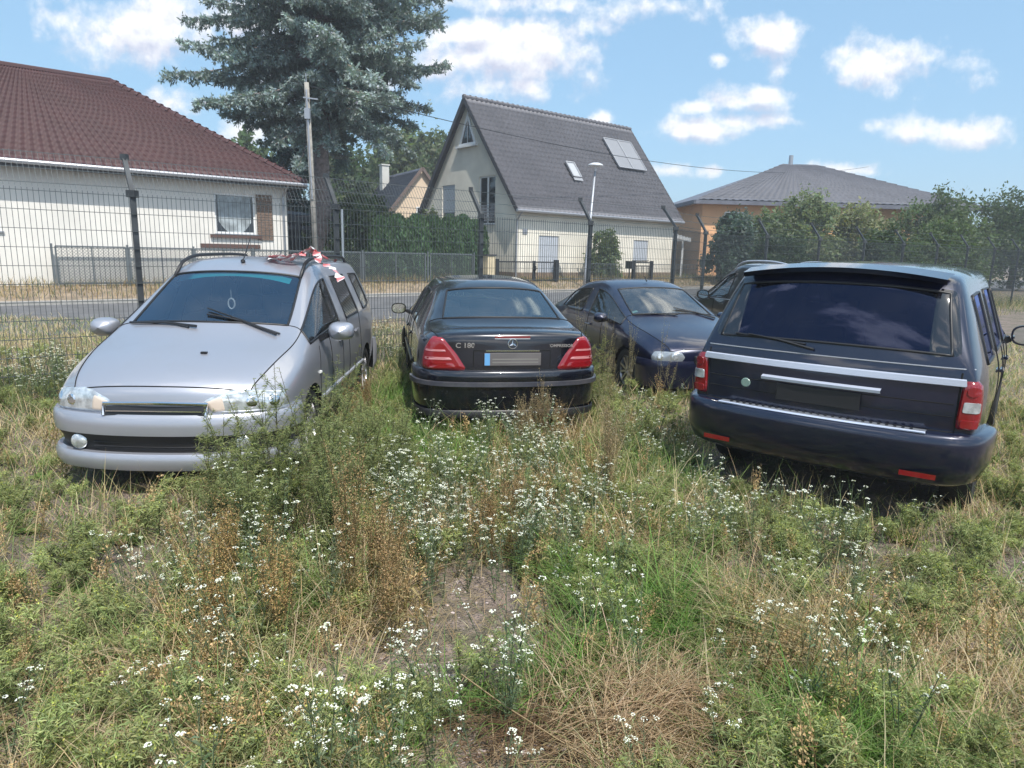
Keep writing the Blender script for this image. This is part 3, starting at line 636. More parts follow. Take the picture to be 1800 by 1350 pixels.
# --- low street side fences opposite, framed chain link bays
lf = empty('garden_fence', (0, 0, 0), 0, 'low chain-link garden fence of framed bays in front of the conifer hedge', 'fence')
def link_bay(u0, u1, n, z0, z1, parent):
    mb = MB(); A_, B_ = SP(u0, n, 0), SP(u1, n, 0); d = (B_-A_).normalized(); L = (B_-A_).length
    for z in (z0, z1): mb.bar(A_+Vector((0, 0, z)), B_+Vector((0, 0, z)), .045)
    for x in (0, L): mb.bar(A_+d*x+Vector((0, 0, z0)), A_+d*x+Vector((0, 0, z1)), .045, up=d)
    mb.bar(A_+d*L/2+Vector((0, 0, z0)), A_+d*L/2+Vector((0, 0, z1)), .035, up=d)
    fr_ = mb.build('bay_frame', 'low_fence', parent)
    mb = MB(); h = z1-z0; k = -h
    while k < L:
        for s in (1, -1):
            x0, x1 = max(k, 0), min(k+h, L)
            if x1 > x0:
                za, zc = (z0+(x0-k), z0+(x1-k)) if s == 1 else (z1-(x0-k), z1-(x1-k))
                mb.bar(A_+d*x0+Vector((0, 0, za)), A_+d*x1+Vector((0, 0, zc)), .009)
        k += .095
    mb.build('chain_link', 'low_fence', fr_)
xs = [6.2, 8.1, 10.1, 12.40, 12.9, 15.35, 17.9]
for a, b in ((2.2, 4.1), (4.2, 6.1), (6.2, 8.1), (8.2, 10.1), (10.3, 12.38), (12.55, 15.40), (15.65, 17.85)): link_bay(a, b, 25.15, .47, 1.60, lf)
for u in (2.1, 4.15, 6.15, 8.15, 10.2, 12.47, 15.52, 17.95):
    mb = MB(); p = SP(u, 25.15, 0); mb.bar((p.x, p.y, .3), (p.x, p.y, 1.68), .06, up=hu); mb.build('post', 'low_fence', lf)
pil = empty('gate_pillar', (0, 0, 0), 0, 'pale square rendered pillar with flat cap beside the dark gate', 'pillar')
mb = MB(); p = SP(18.68, 25.0, 0); mb.bar((p.x, p.y, .3), (p.x, p.y, 1.56), .42, .42, up=hu); mat('pillar_render', (.52, .44, .30), .9, var=.15, vscale=4); mb.build('shaft', 'pillar_render', pil)
mb = MB(); mb.bar((p.x, p.y, 1.56), (p.x, p.y, 1.62), .50, .50, up=hu); mb.build('cap', 'roof_dark_trim', pil)
mat('gate_dark', (.030, .032, .036), .45, .3)
gt = empty('garden_gate', (0, 0, 0), 0, 'low dark metal double gate with thick posts in front of the cream house', 'gate')
for u, w in ((19.05, .16), (22.75, .18)):
    mb = MB(); p = SP(u, 24.9, 0); mb.bar((p.x, p.y, .25), (p.x, p.y, 1.42), w, w, up=hu); mb.build('post', 'gate_dark', gt)
for a, b in ((19.16, 21.28), (21.36, 22.64)):
    mb = MB(); A_, B_ = SP(a, 24.9, 0), SP(b, 24.9, 0)
    for z in (.42, 1.30): mb.bar(A_+Vector((0, 0, z)), B_+Vector((0, 0, z)), .05, .06)
    for x in (0, 1): c = A_.lerp(B_, x); mb.bar(c+Vector((0, 0, .40)), c+Vector((0, 0, 1.36)), .07, .07, up=hu)
    for k in range(1, int((b-a)/.11)): c = A_.lerp(B_, k*.11/(b-a)); mb.bar(c+Vector((0, 0, .42)), c+Vector((0, 0, 1.3)), .014, .014, up=hu)
    g1 = mb.build('gate_leaf', 'gate_dark', gt)
mb = MB(); c = SP(21.32, 24.86, 0); mb.bar(c+Vector((0, 0, .9)), c+Vector((0, 0, 1.12)), .20, .10, up=hu); mb.tube([c+Vector((-.05, -.1, 1.0)), c+Vector((.13, -.04, 1.0))], .018, 6); mb.build('lock_box', 'gate_dark', g1)
g2 = empty('wicket_gate', (0, 0, 0), 0, 'narrow dark wicket gate with letterbox right of the leafy bush', 'gate')
for u in (28.5, 29.97):
    mb = MB(); p = SP(u, 24.9, 0); mb.bar((p.x, p.y, .25), (p.x, p.y, 1.44), .16, .16, up=hu); mb.build('post', 'gate_dark', g2)
mb = MB(); A_, B_ = SP(28.6, 24.9, 0), SP(29.87, 24.9, 0)
for z in (.42, 1.16, 1.34): mb.bar(A_+Vector((0, 0, z)), B_+Vector((0, 0, z)), .05, .06)
for k in range(13): c = A_.lerp(B_, k/12); mb.bar(c+Vector((0, 0, .42)), c+Vector((0, 0, 1.16)), .018, .018, up=hu)
mb.build('gate_leaf', 'gate_dark', g2)
mb = MB(); p = SP(28.1, 24.85, 0); mb.bar((p.x, p.y, 1.02), (p.x, p.y, 1.42), .46, .16, up=hu); mb.bar((p.x, p.y, .3), (p.x, p.y, 1.02), .05); mb.build('letterbox', 'gate_dark', g2)
# slim railing between the gates
rl = empty('railing', (0, 0, 0), 0, 'thin dark street railing between the double gate and the wicket gate', 'fence')
mb = MB(); A_, B_ = SP(22.9, 24.95, 0), SP(27.7, 24.95, 0)
for z in (.5, 1.25): mb.bar(A_+Vector((0, 0, z)), B_+Vector((0, 0, z)), .03)
for k in range(44): c = A_.lerp(B_, k/43); mb.bar(c+Vector((0, 0, .45)), c+Vector((0, 0, 1.28)), .012, .012, up=hu)
mb.build('bars', 'low_fence', rl)
rl2 = empty('railing', (0, 0, 0), 0, 'thin dark street railing running on right of the wicket gate', 'fence')
mb = MB(); A_, B_ = SP(30.1, 24.95, 0), SP(58, 24.95, 0)
for z in (.5, 1.25): mb.bar(A_+Vector((0, 0, z)), B_+Vector((0, 0, z)), .03)
for k in range(200): c = A_.lerp(B_, k/199); mb.bar(c+Vector((0, 0, .45)), c+Vector((0, 0, 1.28)), .012, .012, up=hu)
mb.build('bars', 'low_fence', rl2)
# --- street lamp, pole, cable
lp = empty('street_lamp', tuple(SP(23.45, 23.6, 0)), 0, 'slim grey street lamp with a flat mushroom head before the cream house', 'street lamp')
mat('lamp_grey', (.36, .38, .42), .45, .4); mat('lamp_head', (.60, .62, .66), .4)
ln = .30
mb = MB(); mb.tube([(0, 0, .1), (.05, 0, 1.1), (ln, 0, 5.72)], [.075, .07, .045], 10); mb.build('pole', 'lamp_grey', lp, smooth=True)
mb = MB(); mb.lathe([(0.0, 5.98), (.16, 5.96), (.33, 5.90), (.37, 5.84), (.34, 5.81), (.10, 5.79), (.07, 5.70), (.055, 5.60)], c=(ln, 0, 0), seg=20); mb.build('lamp_head', 'lamp_head', lp, smooth=True)
pol = empty('utility_pole', (-7.15, 24.4, 0), 0, 'weathered pale pole with a metal conduit in front of the spruce trunk', 'pole')
mat('old_wood', (.26, .245, .22), .9, var=.25, vscale=5); mb = MB(); mb.tube([(.06, 0, 0), (-.10, 0, 7.25)], [.105, .08], 10); mb.build('shaft', 'old_wood', pol, smooth=True)
mb = MB(); mb.tube([(.0, -.12, 3.4), (-.08, -.12, 7.0)], .028, 8); mb.build('conduit', 'zinc', pol)
mb = MB(); mb.box((-.15, -.20, 6.05), (.03, -.07, 6.4)); mb.bar((-.2, -.1, 6.75), (.30, -.1, 6.70), .04); mb.tube([(-.10, 0, 7.2), (-.12, 0, 7.55)], .014, 6); mb.build('bracket', 'zinc', pol)
cab = MB(); a = Vector((-7.4, 24.4, 7.2)); b = Vector((33, 66, 10.4)); L_ = []
for k in range(33): t = k/32; L_.append(a.lerp(b, t)-Vector((0, 0, 1.5*4*t*(1-t)))) 
cab.tube(L_, .015, 5); tag(cab.build('overhead_cable', 'trim_black'), 'thin dark overhead cable crossing the sky in front of the grey roof', 'cable')

# ------------------------------------------------------------------ trees
mat('bark_spruce', (.23, .185, .175), .95, var=.35, vscale=7, bump=1., bscale=14); mat('bark', (.12, .10, .075), .95, var=.35, vscale=7, bump=.8, bscale=18)
leafmat('needles', .22, .6); leafmat('leaves', .45, .5)
def rand_unit(n):
    v = rng.normal(size=(n, 3)); return v/np.linalg.norm(v, axis=1, keepdims=True)
def leaf_cloud(P, size, base, cvar=.3, elong=1.7, up_bias=0., tone=None):
    """one quad per point: a leaf or leaf tuft, folded along its rib"""
    n = len(P); a = rand_unit(n); a[:, 2] += up_bias; a /= np.linalg.norm(a, axis=1, keepdims=True); b = np.cross(a, rand_unit(n)); b /= np.linalg.norm(b, axis=1, keepdims=True)
    s = size*(.55+.9*rng.random(n))[:, None]
    V = np.stack([P-a*s*elong*.5, P+b*s*.42, P+a*s*elong*.5, P-b*s*.42], 1).reshape(-1, 3)
    F = np.arange(4*n).reshape(n, 4); t = (1-cvar+2*cvar*rng.random(n))[:, None] if tone is None else tone[:, None]*(1-cvar*.5+cvar*rng.random(n))[:, None]
    hue = rng.normal(size=(n, 3))*.06
    C = np.clip(np.array(base)[None]*t*(1+hue), 0, 1); return V, F, np.repeat(C, 4, 0)
def crown_points(n, lobes, hollow=.40):
    """points scattered in clumps over the outer part of several lobes"""
    out = []; tn = []
    w = np.array([l[3]*l[4]*l[5] for l in lobes])**.7; w /= w.sum()
    for (cx, cy, cz, rx, ry, rz), wi in zip(lobes, w):
        nc = max(6, int(n*wi/55)); u = rand_unit(nc); rad = hollow+(1.02-hollow)*rng.random(nc)**.6
        cl = u*rad[:, None]; k = int(n*wi/nc)
        p = np.repeat(cl, k, 0)+rng.normal(size=(nc*k, 3))*np.repeat(.07+.20*rng.random(nc), k)[:, None]
        out.append(p*np.array([rx, ry, rz])+np.array([cx, cy, cz])); tn.append(np.repeat(.75+.5*rng.random(nc), k))
    return np.concatenate(out), np.concatenate(tn)
def tree(name, label, loc, trunk_h, lobes, n, size, base, group=None, cat='tree', trunk_r=.16, matn='leaves', limbs=9, elong=1.7):
    t = empty(name, loc, 0, label, cat, group)
    P, tn = crown_points(n, lobes); V, F, C = leaf_cloud(P, size, base, .3, elong, tone=tn); np_mesh('crown', V, [F], matn, C, parent=t)
    mb = MB(); mb.tube([(0, 0, -.2), (.03, .02, trunk_h*.5), (.0, .05, trunk_h)], [trunk_r*1.25, trunk_r, trunk_r*.75], 8)
    for k in range(limbs):
        l = lobes[k % len(lobes)]; u = rand_unit(1)[0]*.75; e_ = Vector((l[0]+u[0]*l[3], l[1]+u[1]*l[4], l[2]+u[2]*l[5])); s_ = Vector((0, 0, trunk_h*(.45+.5*random.random())))
        m_ = s_.lerp(e_, .45)+Vector((random.uniform(-.2, .2), random.uniform(-.2, .2), .15)); mb.tube([s_, m_, e_], [trunk_r*.45, trunk_r*.28, trunk_r*.08], 6)
    mb.build('trunk', 'bark', t, smooth=True); return t
def spruce(name, label, loc, Ht, R0, z0, tr, ncol, scale=1., seed=3, detail=1., lean=(0, 0), full=False):
    rg = np.random.default_rng(seed); t = empty(name, loc, 0, label, 'tree'); mb = MB()
    def tp(z): return Vector((lean[0]*z/Ht, lean[1]*z/Ht, z))
    mb.tube([tp(z)-Vector((0, 0, .2 if z == 0 else 0)) for z in (0, .5, 2, 5, 9, 13, Ht)], [tr*1.35, tr*1.1, tr, tr*.88, tr*.66, tr*.42, .03], 14); trunk = mb.build('trunk', 'bark_spruce', t, smooth=True)
    nodes = []; tones = []; dirs = []; bm_ = MB(); z = z0
    while z < Ht-.3:
        nb = 5 if z > z0+1 else 6
        fr = (z-z0)/(Ht-z0); Lb = R0*((1-fr)**.62)*(min(1., .42+(z-z0)/2.6*.58) if full else 1.)
        a0 = rg.random()*6.28
        for k in range(nb):
            a = a0+k*6.283/nb+rg.normal()*.35; L = Lb*(.62+.5*rg.random()); zz = z+rg.normal()*.3
            up0 = .22-.32*(1-fr)+rg.normal()*.16; droop = ((.34 if full else .55)-.25*fr)*L*(.7+.5*rg.random()); pth = []
            for q in range(9):
                s = q/8; r = L*s; h = zz+L*up0*s-droop*(s**1.4)+.34*L*max(0, s-.55)**1.5
                aa = a+.12*math.sin(3*s+k); pth.append(np.array([tp(zz).x+r*math.cos(aa), tp(zz).y+r*math.sin(aa), h]))
            bm_.tube([Vector(p) for p in pth], [max(.012, .055*(1-i/8.5)*(.5+L/6)) for i in range(9)], 5)
            tonb = .75+.5*rg.random()
            nbo = int(max(4, L*(3.4 if (full and z < 15.5) else 2.6)*detail))
            for m in range(nbo):
                s = .14+.84*(m+rg.random())/nbo; i = min(7, int(s*8)); p = pth[i]+(pth[i+1]-pth[i])*(s*8-i); od = pth[i+1]-pth[i]; od /= np.linalg.norm(od)
                side = np.array([-od[1], od[0], 0]); side /= (np.linalg.norm(side)+1e-6); sg = 1 if m % 2 else -1
                bl_ = (.40+.55*rg.random())*(.45+L*.13)*(1.25-s*.75); bd = side*sg*(.55+.4*rg.random())+od*.65+np.array([0, 0, -.05-.38*rg.random()]); bd /= np.linalg.norm(bd); tb = tonb*(.75+.5*rg.random()); hang = .25+.55*rg.random()
                nt = int(bl_/.085)+2
                for t_ in range(nt):
                    f_ = (t_+.5)/nt; bp_ = p+bd*bl_*f_+np.array([0, 0, -hang*bl_*f_*f_*.6]); tl = (.10+.24*rg.random())*(1.2-f_*.6)
                    for _s in range(2):
                        dv = bd*.6+rg.normal(size=3)*.55+np.array([0, 0, -.15-.35*hang*rg.random()]); dv /= np.linalg.norm(dv)
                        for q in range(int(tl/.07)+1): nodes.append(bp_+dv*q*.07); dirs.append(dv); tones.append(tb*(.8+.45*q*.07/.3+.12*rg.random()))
            for q in range(10): nodes.append(pth[7]+(pth[8]-pth[7])*q/9*1.1); dirs.append((pth[8]-pth[7])/np.linalg.norm(pth[8]-pth[7])); tones.append(tonb*1.15)
        z += (.36+.10*fr)/detail**.5 if not (full and z > 15.5) else .8
    N = np.array(nodes); Dn = np.array(dirs); Tn = np.array(tones); rep = 3 if len(nodes) < 60000 else 2
    N = np.repeat(N, rep, 0); Dn = np.repeat(Dn, rep, 0); Tn = np.repeat(Tn, rep); n = len(N)
    side = np.cross(Dn, rand_unit(n)); side /= np.linalg.norm(side, axis=1, keepdims=True); o = np.cross(Dn, side)
    ax = Dn*.55+side*.75; ax /= np.linalg.norm(ax, axis=1, keepdims=True); l = (.095*scale*(.6+.8*rng.random(n)))[:, None]; w = .032*scale
    V = np.stack([N-Dn*.02, N+ax*l*.6+o*w, N+ax*l*1.5, N+ax*l*.6-o*w], 1).reshape(-1, 3); F = np.arange(4*n).reshape(n, 4)
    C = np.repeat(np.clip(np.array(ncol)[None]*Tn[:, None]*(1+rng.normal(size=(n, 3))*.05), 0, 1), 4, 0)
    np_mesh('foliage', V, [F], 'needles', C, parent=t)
    for k in range(40):   # dead snags on the lower stem
        zz = 1.5+random.random()*(z0-1); a = random.random()*6.28; L = .3+.7*random.random(); s = tp(zz)
        bm_.tube([s+Vector((math.cos(a)*tr*.8, math.sin(a)*tr*.8, 0)), s+Vector((math.cos(a)*(tr+L), math.sin(a)*(tr+L), -.1*L))], [.018, .006], 4)
    bm_.build('branches', 'bark_spruce', t); return t
spruce('spruce_tree', 'huge blue spruce with drooping branches and a bare lower trunk beside the pole', (-8.72, 31.2, .3), 22, 6.7, 7.0, .38, (.25, .31, .31), seed=5, detail=1.55, full=True)
spruce('spruce_tree', 'shorter dark spruce standing behind the huge blue spruce', (-13.4, 40.5, .3), 9.6, 3.0, 2.6, .16, (.036, .066, .055), seed=8, scale=1.3, detail=.8)
G1 = (.090, .130, .055); G2 = (.070, .105, .050); G3 = (.120, .155, .070); G4 = (.050, .080, .040)
def lobes(w, h, z0, n=7, seed=1, d=None):
    rg = np.random.default_rng(seed); L = []; d = d or w
    for k in range(n):
        a = rg.random()*6.28; r = .55*rg.random()**.5; q = k/max(1, n-1); L.append((w*r*math.cos(a)*(1-.3*q), d*r*math.sin(a)*(1-.3*q), z0+h*(.22+.6*q), w*(.42+.22*rg.random())*(1-.25*q), d*(.42+.22*rg.random())*(1-.25*q), h*(.20+.10*rg.random())))
    return L
BG = [('-15.0', 62, 8.2, 9.6, G2, 'rounded', 1), (-8.5, 68, 7, 11.2, G1, '', 2), (-3.5, 66, 6, 10.2, G3, '', 3), (1.0, 72, 6, 10, G2, '', 4), (-21, 58, 7, 9, G1, '', 5), (-29, 56, 8, 10, G2, '', 6), (-36, 60, 8, 11, G3, '', 9)]
bl = ['broad green tree filling the gap between both spruces', 'tallest green tree rising above the small cream cottage', 'yellowish green tree leaning over the cottage on its right', 'dark leafy tree hidden behind the steep gable',
      'leafy tree rising behind the red hipped roof', 'dark green tree behind the far end of the red roof', 'bright green tree beyond the end of the bungalow']
for (x, y, w, h, c, _, sd), lb in zip(BG, bl): tree('leafy_tree', lb, (float(x), y, .3), h*.45, lobes(w*.62, h, .6, 9, sd), 15000, .30, c, group='trees behind the gardens')
tree('leafy_tree', 'bright green garden tree between the spruce trunk and the small cottage', (-11.3, 44, .3), 2.2, lobes(2.6, 4.6, .2, 8, 21), 12000, .17, G3)
tree('leafy_tree', 'low green garden tree beside the bungalow wall behind the lean-to', (-15.2, 46, .3), 2.2, lobes(3.0, 5.2, .2, 8, 22), 11000, .18, G1)
tree('leafy_tree', 'bright leafy tree closing the gap between spruce trunk and steep gable', (-12.5, 69, .3), 5, lobes(6.0, 12.2, .4, 12, 77), 17000, .30, (.13, .17, .075))
tree('leafy_tree', 'pale green tree touching the verge of the steep gable from behind', (-6.8, 66, .3), 5, lobes(5.4, 11.2, .4, 12, 78), 16000, .28, (.12, .155, .08))
tree('shrub', 'dark leafy shrub hanging over the low fence right of the spruce trunk', (-7.2, 30.2, .3), 1.6, lobes(1.5, 3.6, 0, 8, 23), 14000, .10, G4, cat='shrub', trunk_r=.06)
tree('shrub', 'tall dark shrub in front of the small cream cottage', (-6.9, 33.0, .3), 2.2, lobes(1.7, 3.6, 0, 9, 24), 16000, .11, G2, cat='shrub', trunk_r=.08)
tree('shrub', 'light green shrub at the foot of the steep gable', (-4.6, 35.5, .3), 1.5, lobes(1.4, 3.1, 0, 8, 25), 12000, .10, G3, cat='shrub', trunk_r=.06)
# clipped conifer hedge: a line of upright thujas, each its own plant
leafmat('thuja', .35, .6)
def thuja(u, n, r, h, col, label):
    p = SP(u, n, .3); t = empty('hedge_conifer', tuple(p), 0, label, 'hedge', 'conifers of the hedge behind the chain-link fence'); k = int(9500*h/3)
    z = rng.random(k)**.9*h; rr = r*(.72+.3*rng.random(k))*np.sqrt(np.clip(1-(z/h)**4.5, .02, 1)); a = rng.random(k)*6.283; bump = 1+.12*np.sin(a*5+z*3)
    P = np.stack([np.cos(a)*rr*bump, np.sin(a)*rr*bump, z+.02], 1); V, F, C = leaf_cloud(P, .085, col, .35, 2.6, up_bias=1.4); np_mesh('foliage', V, [F], 'thuja', C, parent=t)
    mb = MB(); mb.tube([(0, 0, -.2), (0, 0, h*.8)], [.07, .02], 6); mb.build('trunk', 'bark', t)
TH = (.075, .135, .065)
hl = ['leftmost', 'second', 'third', 'fourth', 'fifth', 'sixth', 'rightmost']
for k, (u, h) in enumerate([(14.2, 2.75), (15.1, 2.9), (16.0, 2.95), (16.9, 2.95), (17.8, 3.0), (18.6, 3.05), (19.25, 2.85)]):
    thuja(u, 26.9+.1*(k % 2), .66, h, tuple(c*(1+.12*((k*7) % 3-1)) for c in TH), hl[k]+' upright dark conifer of the hedge behind the chain-link fence')
for k, u in enumerate((4.0, 5.0, 6.0, 7.0)): pass
tree('shrub', 'loose leafy bush standing before the cream front wall beside the street lamp', tuple(SP(27.15, 25.9, .3)), 1.7, lobes(1.15, 2.75, -.1, 8, 31), 9000, .10, (.14, .18, .09), cat='shrub', trunk_r=.05, limbs=22)
RT = [(14.6, 41.5, 2.9, 3.9, (.13, .17, .09), 'bushy green tree covering the middle of the orange house'), (17.6, 42.5, 3.3, 5.1, (.18, .22, .12), 'tall pale green tree in front of the grey hipped roof'), (21.5, 43, 3.4, 4.6, (.20, .215, .11), 'yellowish green tree at the corner of the orange house'),
      (12.6, 40, 2.0, 3.7, (.08, .12, .10), 'dark bluish conifer like bush beside the orange wall'), (27.0, 44, 4.4, 5.4, G1, 'round green tree beyond the yellowish green tree'), (33.5, 46, 4.8, 5.9, G2, 'last green tree along the street beyond the orange house'), (10.2, 66, 5.0, 6.9, G3, 'pale green tree between the steep grey roof and the orange house'), (16.5, 30.5, 2.0, 2.6, G2, 'low dark shrub behind the fence near the black car'), (12.0, 31, 1.8, 2.3, G4, 'low rounded shrub right of the white pergola'), (20.5, 33, 2.6, 3.0, G1, 'wide green shrub behind the fence right of the low dark one')]
for k, (x, y, w, h, c, lb) in enumerate(RT): tree('leafy_tree' if h > 3.5 else 'shrub', lb, (x, y, .3), h*.45, lobes(w*.8, h, .1, 16, 40+k), 20000, .13 if y > 38 else .09, c, cat='tree' if h > 3.5 else 'shrub')

# ------------------------------------------------------------------ thin scattering volume, added in place of lens veil to lift far trees
hz = MB().box((-620, -420, -1.2), (820, 760, 26)); m = bpy.data.materials.new('veil_volume'); m.use_nodes = True; T = NT(m.node_tree); T.n.remove(T.n['Principled BSDF'])
pv = T.node('ShaderNodeVolumePrincipled'); pv.inputs['Density'].default_value = .0018; pv.inputs['Color'].default_value = (.90, .94, 1., 1); pv.inputs['Anisotropy'].default_value = .2
T.l.new(pv.outputs[0], T.n['Material Output'].inputs['Volume']); MATS['veil_volume'] = m; tag(hz.build('veil_volume', 'veil_volume'), kind='stuff')
# ------------------------------------------------------------------ cars
def eval_subsurf(me, levels=3):
    o = bpy.data.objects.new('tmp', me); COL.objects.link(o); md = o.modifiers.new('s', 'SUBSURF'); md.levels = levels; md.render_levels = levels; md.boundary_smooth = 'PRESERVE_CORNERS'
    bpy.context.view_layer.update(); dg = bpy.context.evaluated_depsgraph_get(); out = bpy.data.meshes.new_from_object(o.evaluated_get(dg), depsgraph=dg)
    bpy.data.objects.remove(o); return out
SIDE, FRONTG, REARG, DOORF, DOORR, HOOD, TRUNK = 1, 2, 3, 4, 5, 6, 7
class Car:
    def __init__(s, root, st, marks, rear_x, front_x, paint, wheels, wr, glass_mats, creases=(), side_glass_names='side_window', hoodrows=(5, 8), hood=None, trunk=None, doors=()):
        """st: stations rear->front, 9 half-section points each; marks: {interval: 'S' side glass, 'F' windscreen, 'R' rear glass}"""
        s.root = root; n = len(st); b = bmesh.new(); V = []
        for P in st:
            row = [b.verts.new(p) for p in P]; row2 = [b.verts.new((p[0], -p[1], p[2])) for p in reversed(P[:8])]; V.append(row+row2)
        cr = b.edges.layers.float.new('crease_edge')
        def face(a, b_, c, d, m):
            try: f = b.faces.new((a, b_, c, d)); f.material_index = m; f.smooth = True
            except ValueError: pass
        for i in range(n-1):
            mk = marks.get(i, '')
            for k in range(16):
                j = k if k < 8 else 15-k; m = 0
                if j == 4 and 'S' in mk: m = SIDE
                if j >= 6 and 'F' in mk: m = FRONTG
                if j >= 6 and 'R' in mk: m = REARG
                if j <= 3 and j >= 0 and 'D' in mk: m = DOORF
                if j <= 3 and j >= 0 and 'E' in mk: m = DOORR
                if hood and hood[0] <= i < hood[1] and j >= 5: m = HOOD
                if trunk and trunk[0] <= i < trunk[1] and j >= 5: m = TRUNK
                face(V[i][k], V[i][k+1], V[i+1][k+1], V[i+1][k], m)
        for end, xs, flip in ((0, rear_x, 1), (n-1, front_x, 0)):
            P = st[end]; G = [[None]*9 for _ in range(5)]
            for c in range(9): G[4][c] = V[end][4+c]
            for r in range(5): G[r][0] = V[end][r]; G[r][8] = V[end][16-r]
            for r in range(4):
                for c in range(1, 8):
                    pc = P[4+c] if c <= 4 else P[12-c]; yr = pc[1]/P[4][1]*(1 if c <= 4 else -1)
                    if c == 4: yr = 0
                    dz = (pc[2]-P[4][2])*(r/4); ys = P[r][1]
                    x = P[r][0]+(xs[r]-P[r][0])*(1-abs(yr)**2.6)
                    G[r][c] = b.verts.new((x, ys*yr, P[r][2]+dz))
            for r in range(4):
                for c in range(8):
                    q = (G[r][c], G[r][c+1], G[r+1][c+1], G[r+1][c]); face(*(q if flip else q[::-1]), TRUNK if (trunk and flip and r >= 2 and 1 <= c <= 6) else 0)
        b.verts.ensure_lookup_table(); b.edges.ensure_lookup_table()
        for (i0, i1, j, val) in creases:      # creases along a row j from station i0 to i1
            for i in range(i0, i1):
                for jj in {j, 16-j}:
                    e = b.edges.get((V[i][jj], V[i+1][jj]))
                    if e: e[cr] = val
        bmesh.ops.recalc_face_normals(b, faces=b.faces)
        me = bpy.data.meshes.new('cage'); b.to_mesh(me); b.free()
        me2 = eval_subsurf(me, 3); b = bmesh.new(); b.from_mesh(me2)
        # BVH of the complete skin, for putting lamps, seams and trim on it
        s.bvh = BVHTree.FromBMesh(b)
        # wheel arches
        dele = []
        for (xc, zc, Ra) in wheels:
            for f in b.faces:
                c = f.calc_center_median()
                if abs(c.y) > .45 and (c.x-xc)**2+(c.z-zc)**2 < Ra*Ra: dele.append(f)
        bmesh.ops.delete(b, geom=list(set(dele)), context='FACES')
        for v in b.verts:
            if abs(v.co.y) > .45 and any(e.is_boundary for e in v.link_edges):
                for (xc, zc, Ra) in wheels:
                    dx, dz = v.co.x-xc, v.co.z-zc; d = math.hypot(dx, dz)
                    if Ra-.02 < d < Ra+.085 and v.co.z > st[2][0][2]+.03: v.co.x = xc+dx/d*Ra; v.co.z = zc+dz/d*Ra
        b.normal_update(); b.verts.index_update(); b.faces.ensure_lookup_table()
        nm = {v.index: v.normal.copy() for v in b.verts}
        names = {0: 'body', DOORF: 'front_door', DOORR: 'rear_door', HOOD: 'bonnet', TRUNK: 'boot_lid', FRONTG: 'windscreen', REARG: 'rear_window', SIDE: side_glass_names}
        s.parts = {}; s.seams = MB(); s.trim = MB()
        for mi in (0, DOORF, DOORR, HOOD, TRUNK, FRONTG, REARG, SIDE):
            fs = [f for f in b.faces if f.material_index == mi]
            if not fs: continue
            isl = []
            if mi == 0: isl = [fs]
            else:
                todo = set(fs)
                while todo:
                    st_ = [todo.pop()]; cur = [st_[0]]
                    while st_:
                        f = st_.pop()
                        for e in f.edges:
                            for g in e.link_faces:
                                if g in todo: todo.remove(g); cur.append(g); st_.append(g)
                    isl.append(cur)
            for cur in isl:
                idx = {}; vs = []; fc = []
                for f in cur:
                    q = []
                    for v in f.verts:
                        if v.index not in idx: idx[v.index] = len(vs); vs.append(v.index)
                        q.append(idx[v.index])
                    fc.append(q)
                mm = bpy.data.meshes.new(names[mi]); b.verts.ensure_lookup_table()
                mm.from_pydata([b.verts[i].co[:] for i in vs], [], fc); mm.polygons.foreach_set('use_smooth', [True]*len(fc))
                mm.materials.append(MATS[glass_mats[mi] if mi in glass_mats else paint]); mm.update()
                mm.normals_split_custom_set_from_vertices([nm[i] for i in vs])
                o = bpy.data.objects.new(names[mi], mm); COL.objects.link(o); o.parent = root; s.parts.setdefault(names[mi], []).append(o)
                # outline of this piece
                cs = set(cur); eb = [e for e in {e for f in cur for e in f.edges} if sum(g in cs for g in e.link_faces) == 1]
                if mi == 0: continue
                adj = {}
                for e in eb:
                    a, c = e.verts; adj.setdefault(a.index, []).append(c.index); adj.setdefault(c.index, []).append(a.index)
                seen = set()
                for st0 in adj:
                    if st0 in seen: continue
                    loop = [st0]; seen.add(st0); cur_ = st0
                    while True:
                        nx = [q for q in adj[cur_] if q not in seen]
                        if not nx: break
                        cur_ = nx[0]; seen.add(cur_); loop.append(cur_)
                    if len(loop) < 6: continue
                    pts_ = [b.verts[i].co+nm[i]*.0005 for i in loop]
                    (s.trim if mi in (SIDE, FRONTG, REARG) else s.seams).tube(pts_, .011 if mi in (SIDE, FRONTG, REARG) else .0045, 5, closed=True)
        s.trim.build('window_seal', 'trim_black', root, smooth=True)
        if s.seams.v: s.seams.build('panel_gap', 'seam', s.parts['body'][0])
        # wheel wells
        hwid = max(p[1] for p in st[n//2])
        for (xc, zc, Ra) in wheels:
            for sg in (1, -1):
                w_ = MB()
                rows = []
                AA = np.linspace(-.45, math.pi+.45, 25); yo = []
                for a in AA:
                    r_ = s.bvh.ray_cast(Vector((xc+Ra*1.02*math.cos(a), sg*3, max(st[n//2][0][2]+.03, zc+Ra*1.02*math.sin(a)))), Vector((0, -sg, 0))); yo.append(abs(r_[0].y)-.006 if r_[0] is not None else hwid*.9)
                rows.append([(xc+Ra*math.cos(a), sg*y_, max(.12, zc+Ra*math.sin(a))) for a, y_ in zip(AA, yo)]); rows.append([(xc+Ra*math.cos(a), sg*hwid*.6, max(.12, zc+Ra*math.sin(a))) for a in AA])
                w_.grid(rows); y = hwid*.6*sg; w_.poly([(xc+Ra*math.cos(a), y, zc+Ra*math.sin(a)) for a in np.linspace(-.6, math.pi+.6, 25)]); w_.build('wheel_arch_liner', 'trim_black', s.parts['body'][0])
        s.wheels = []
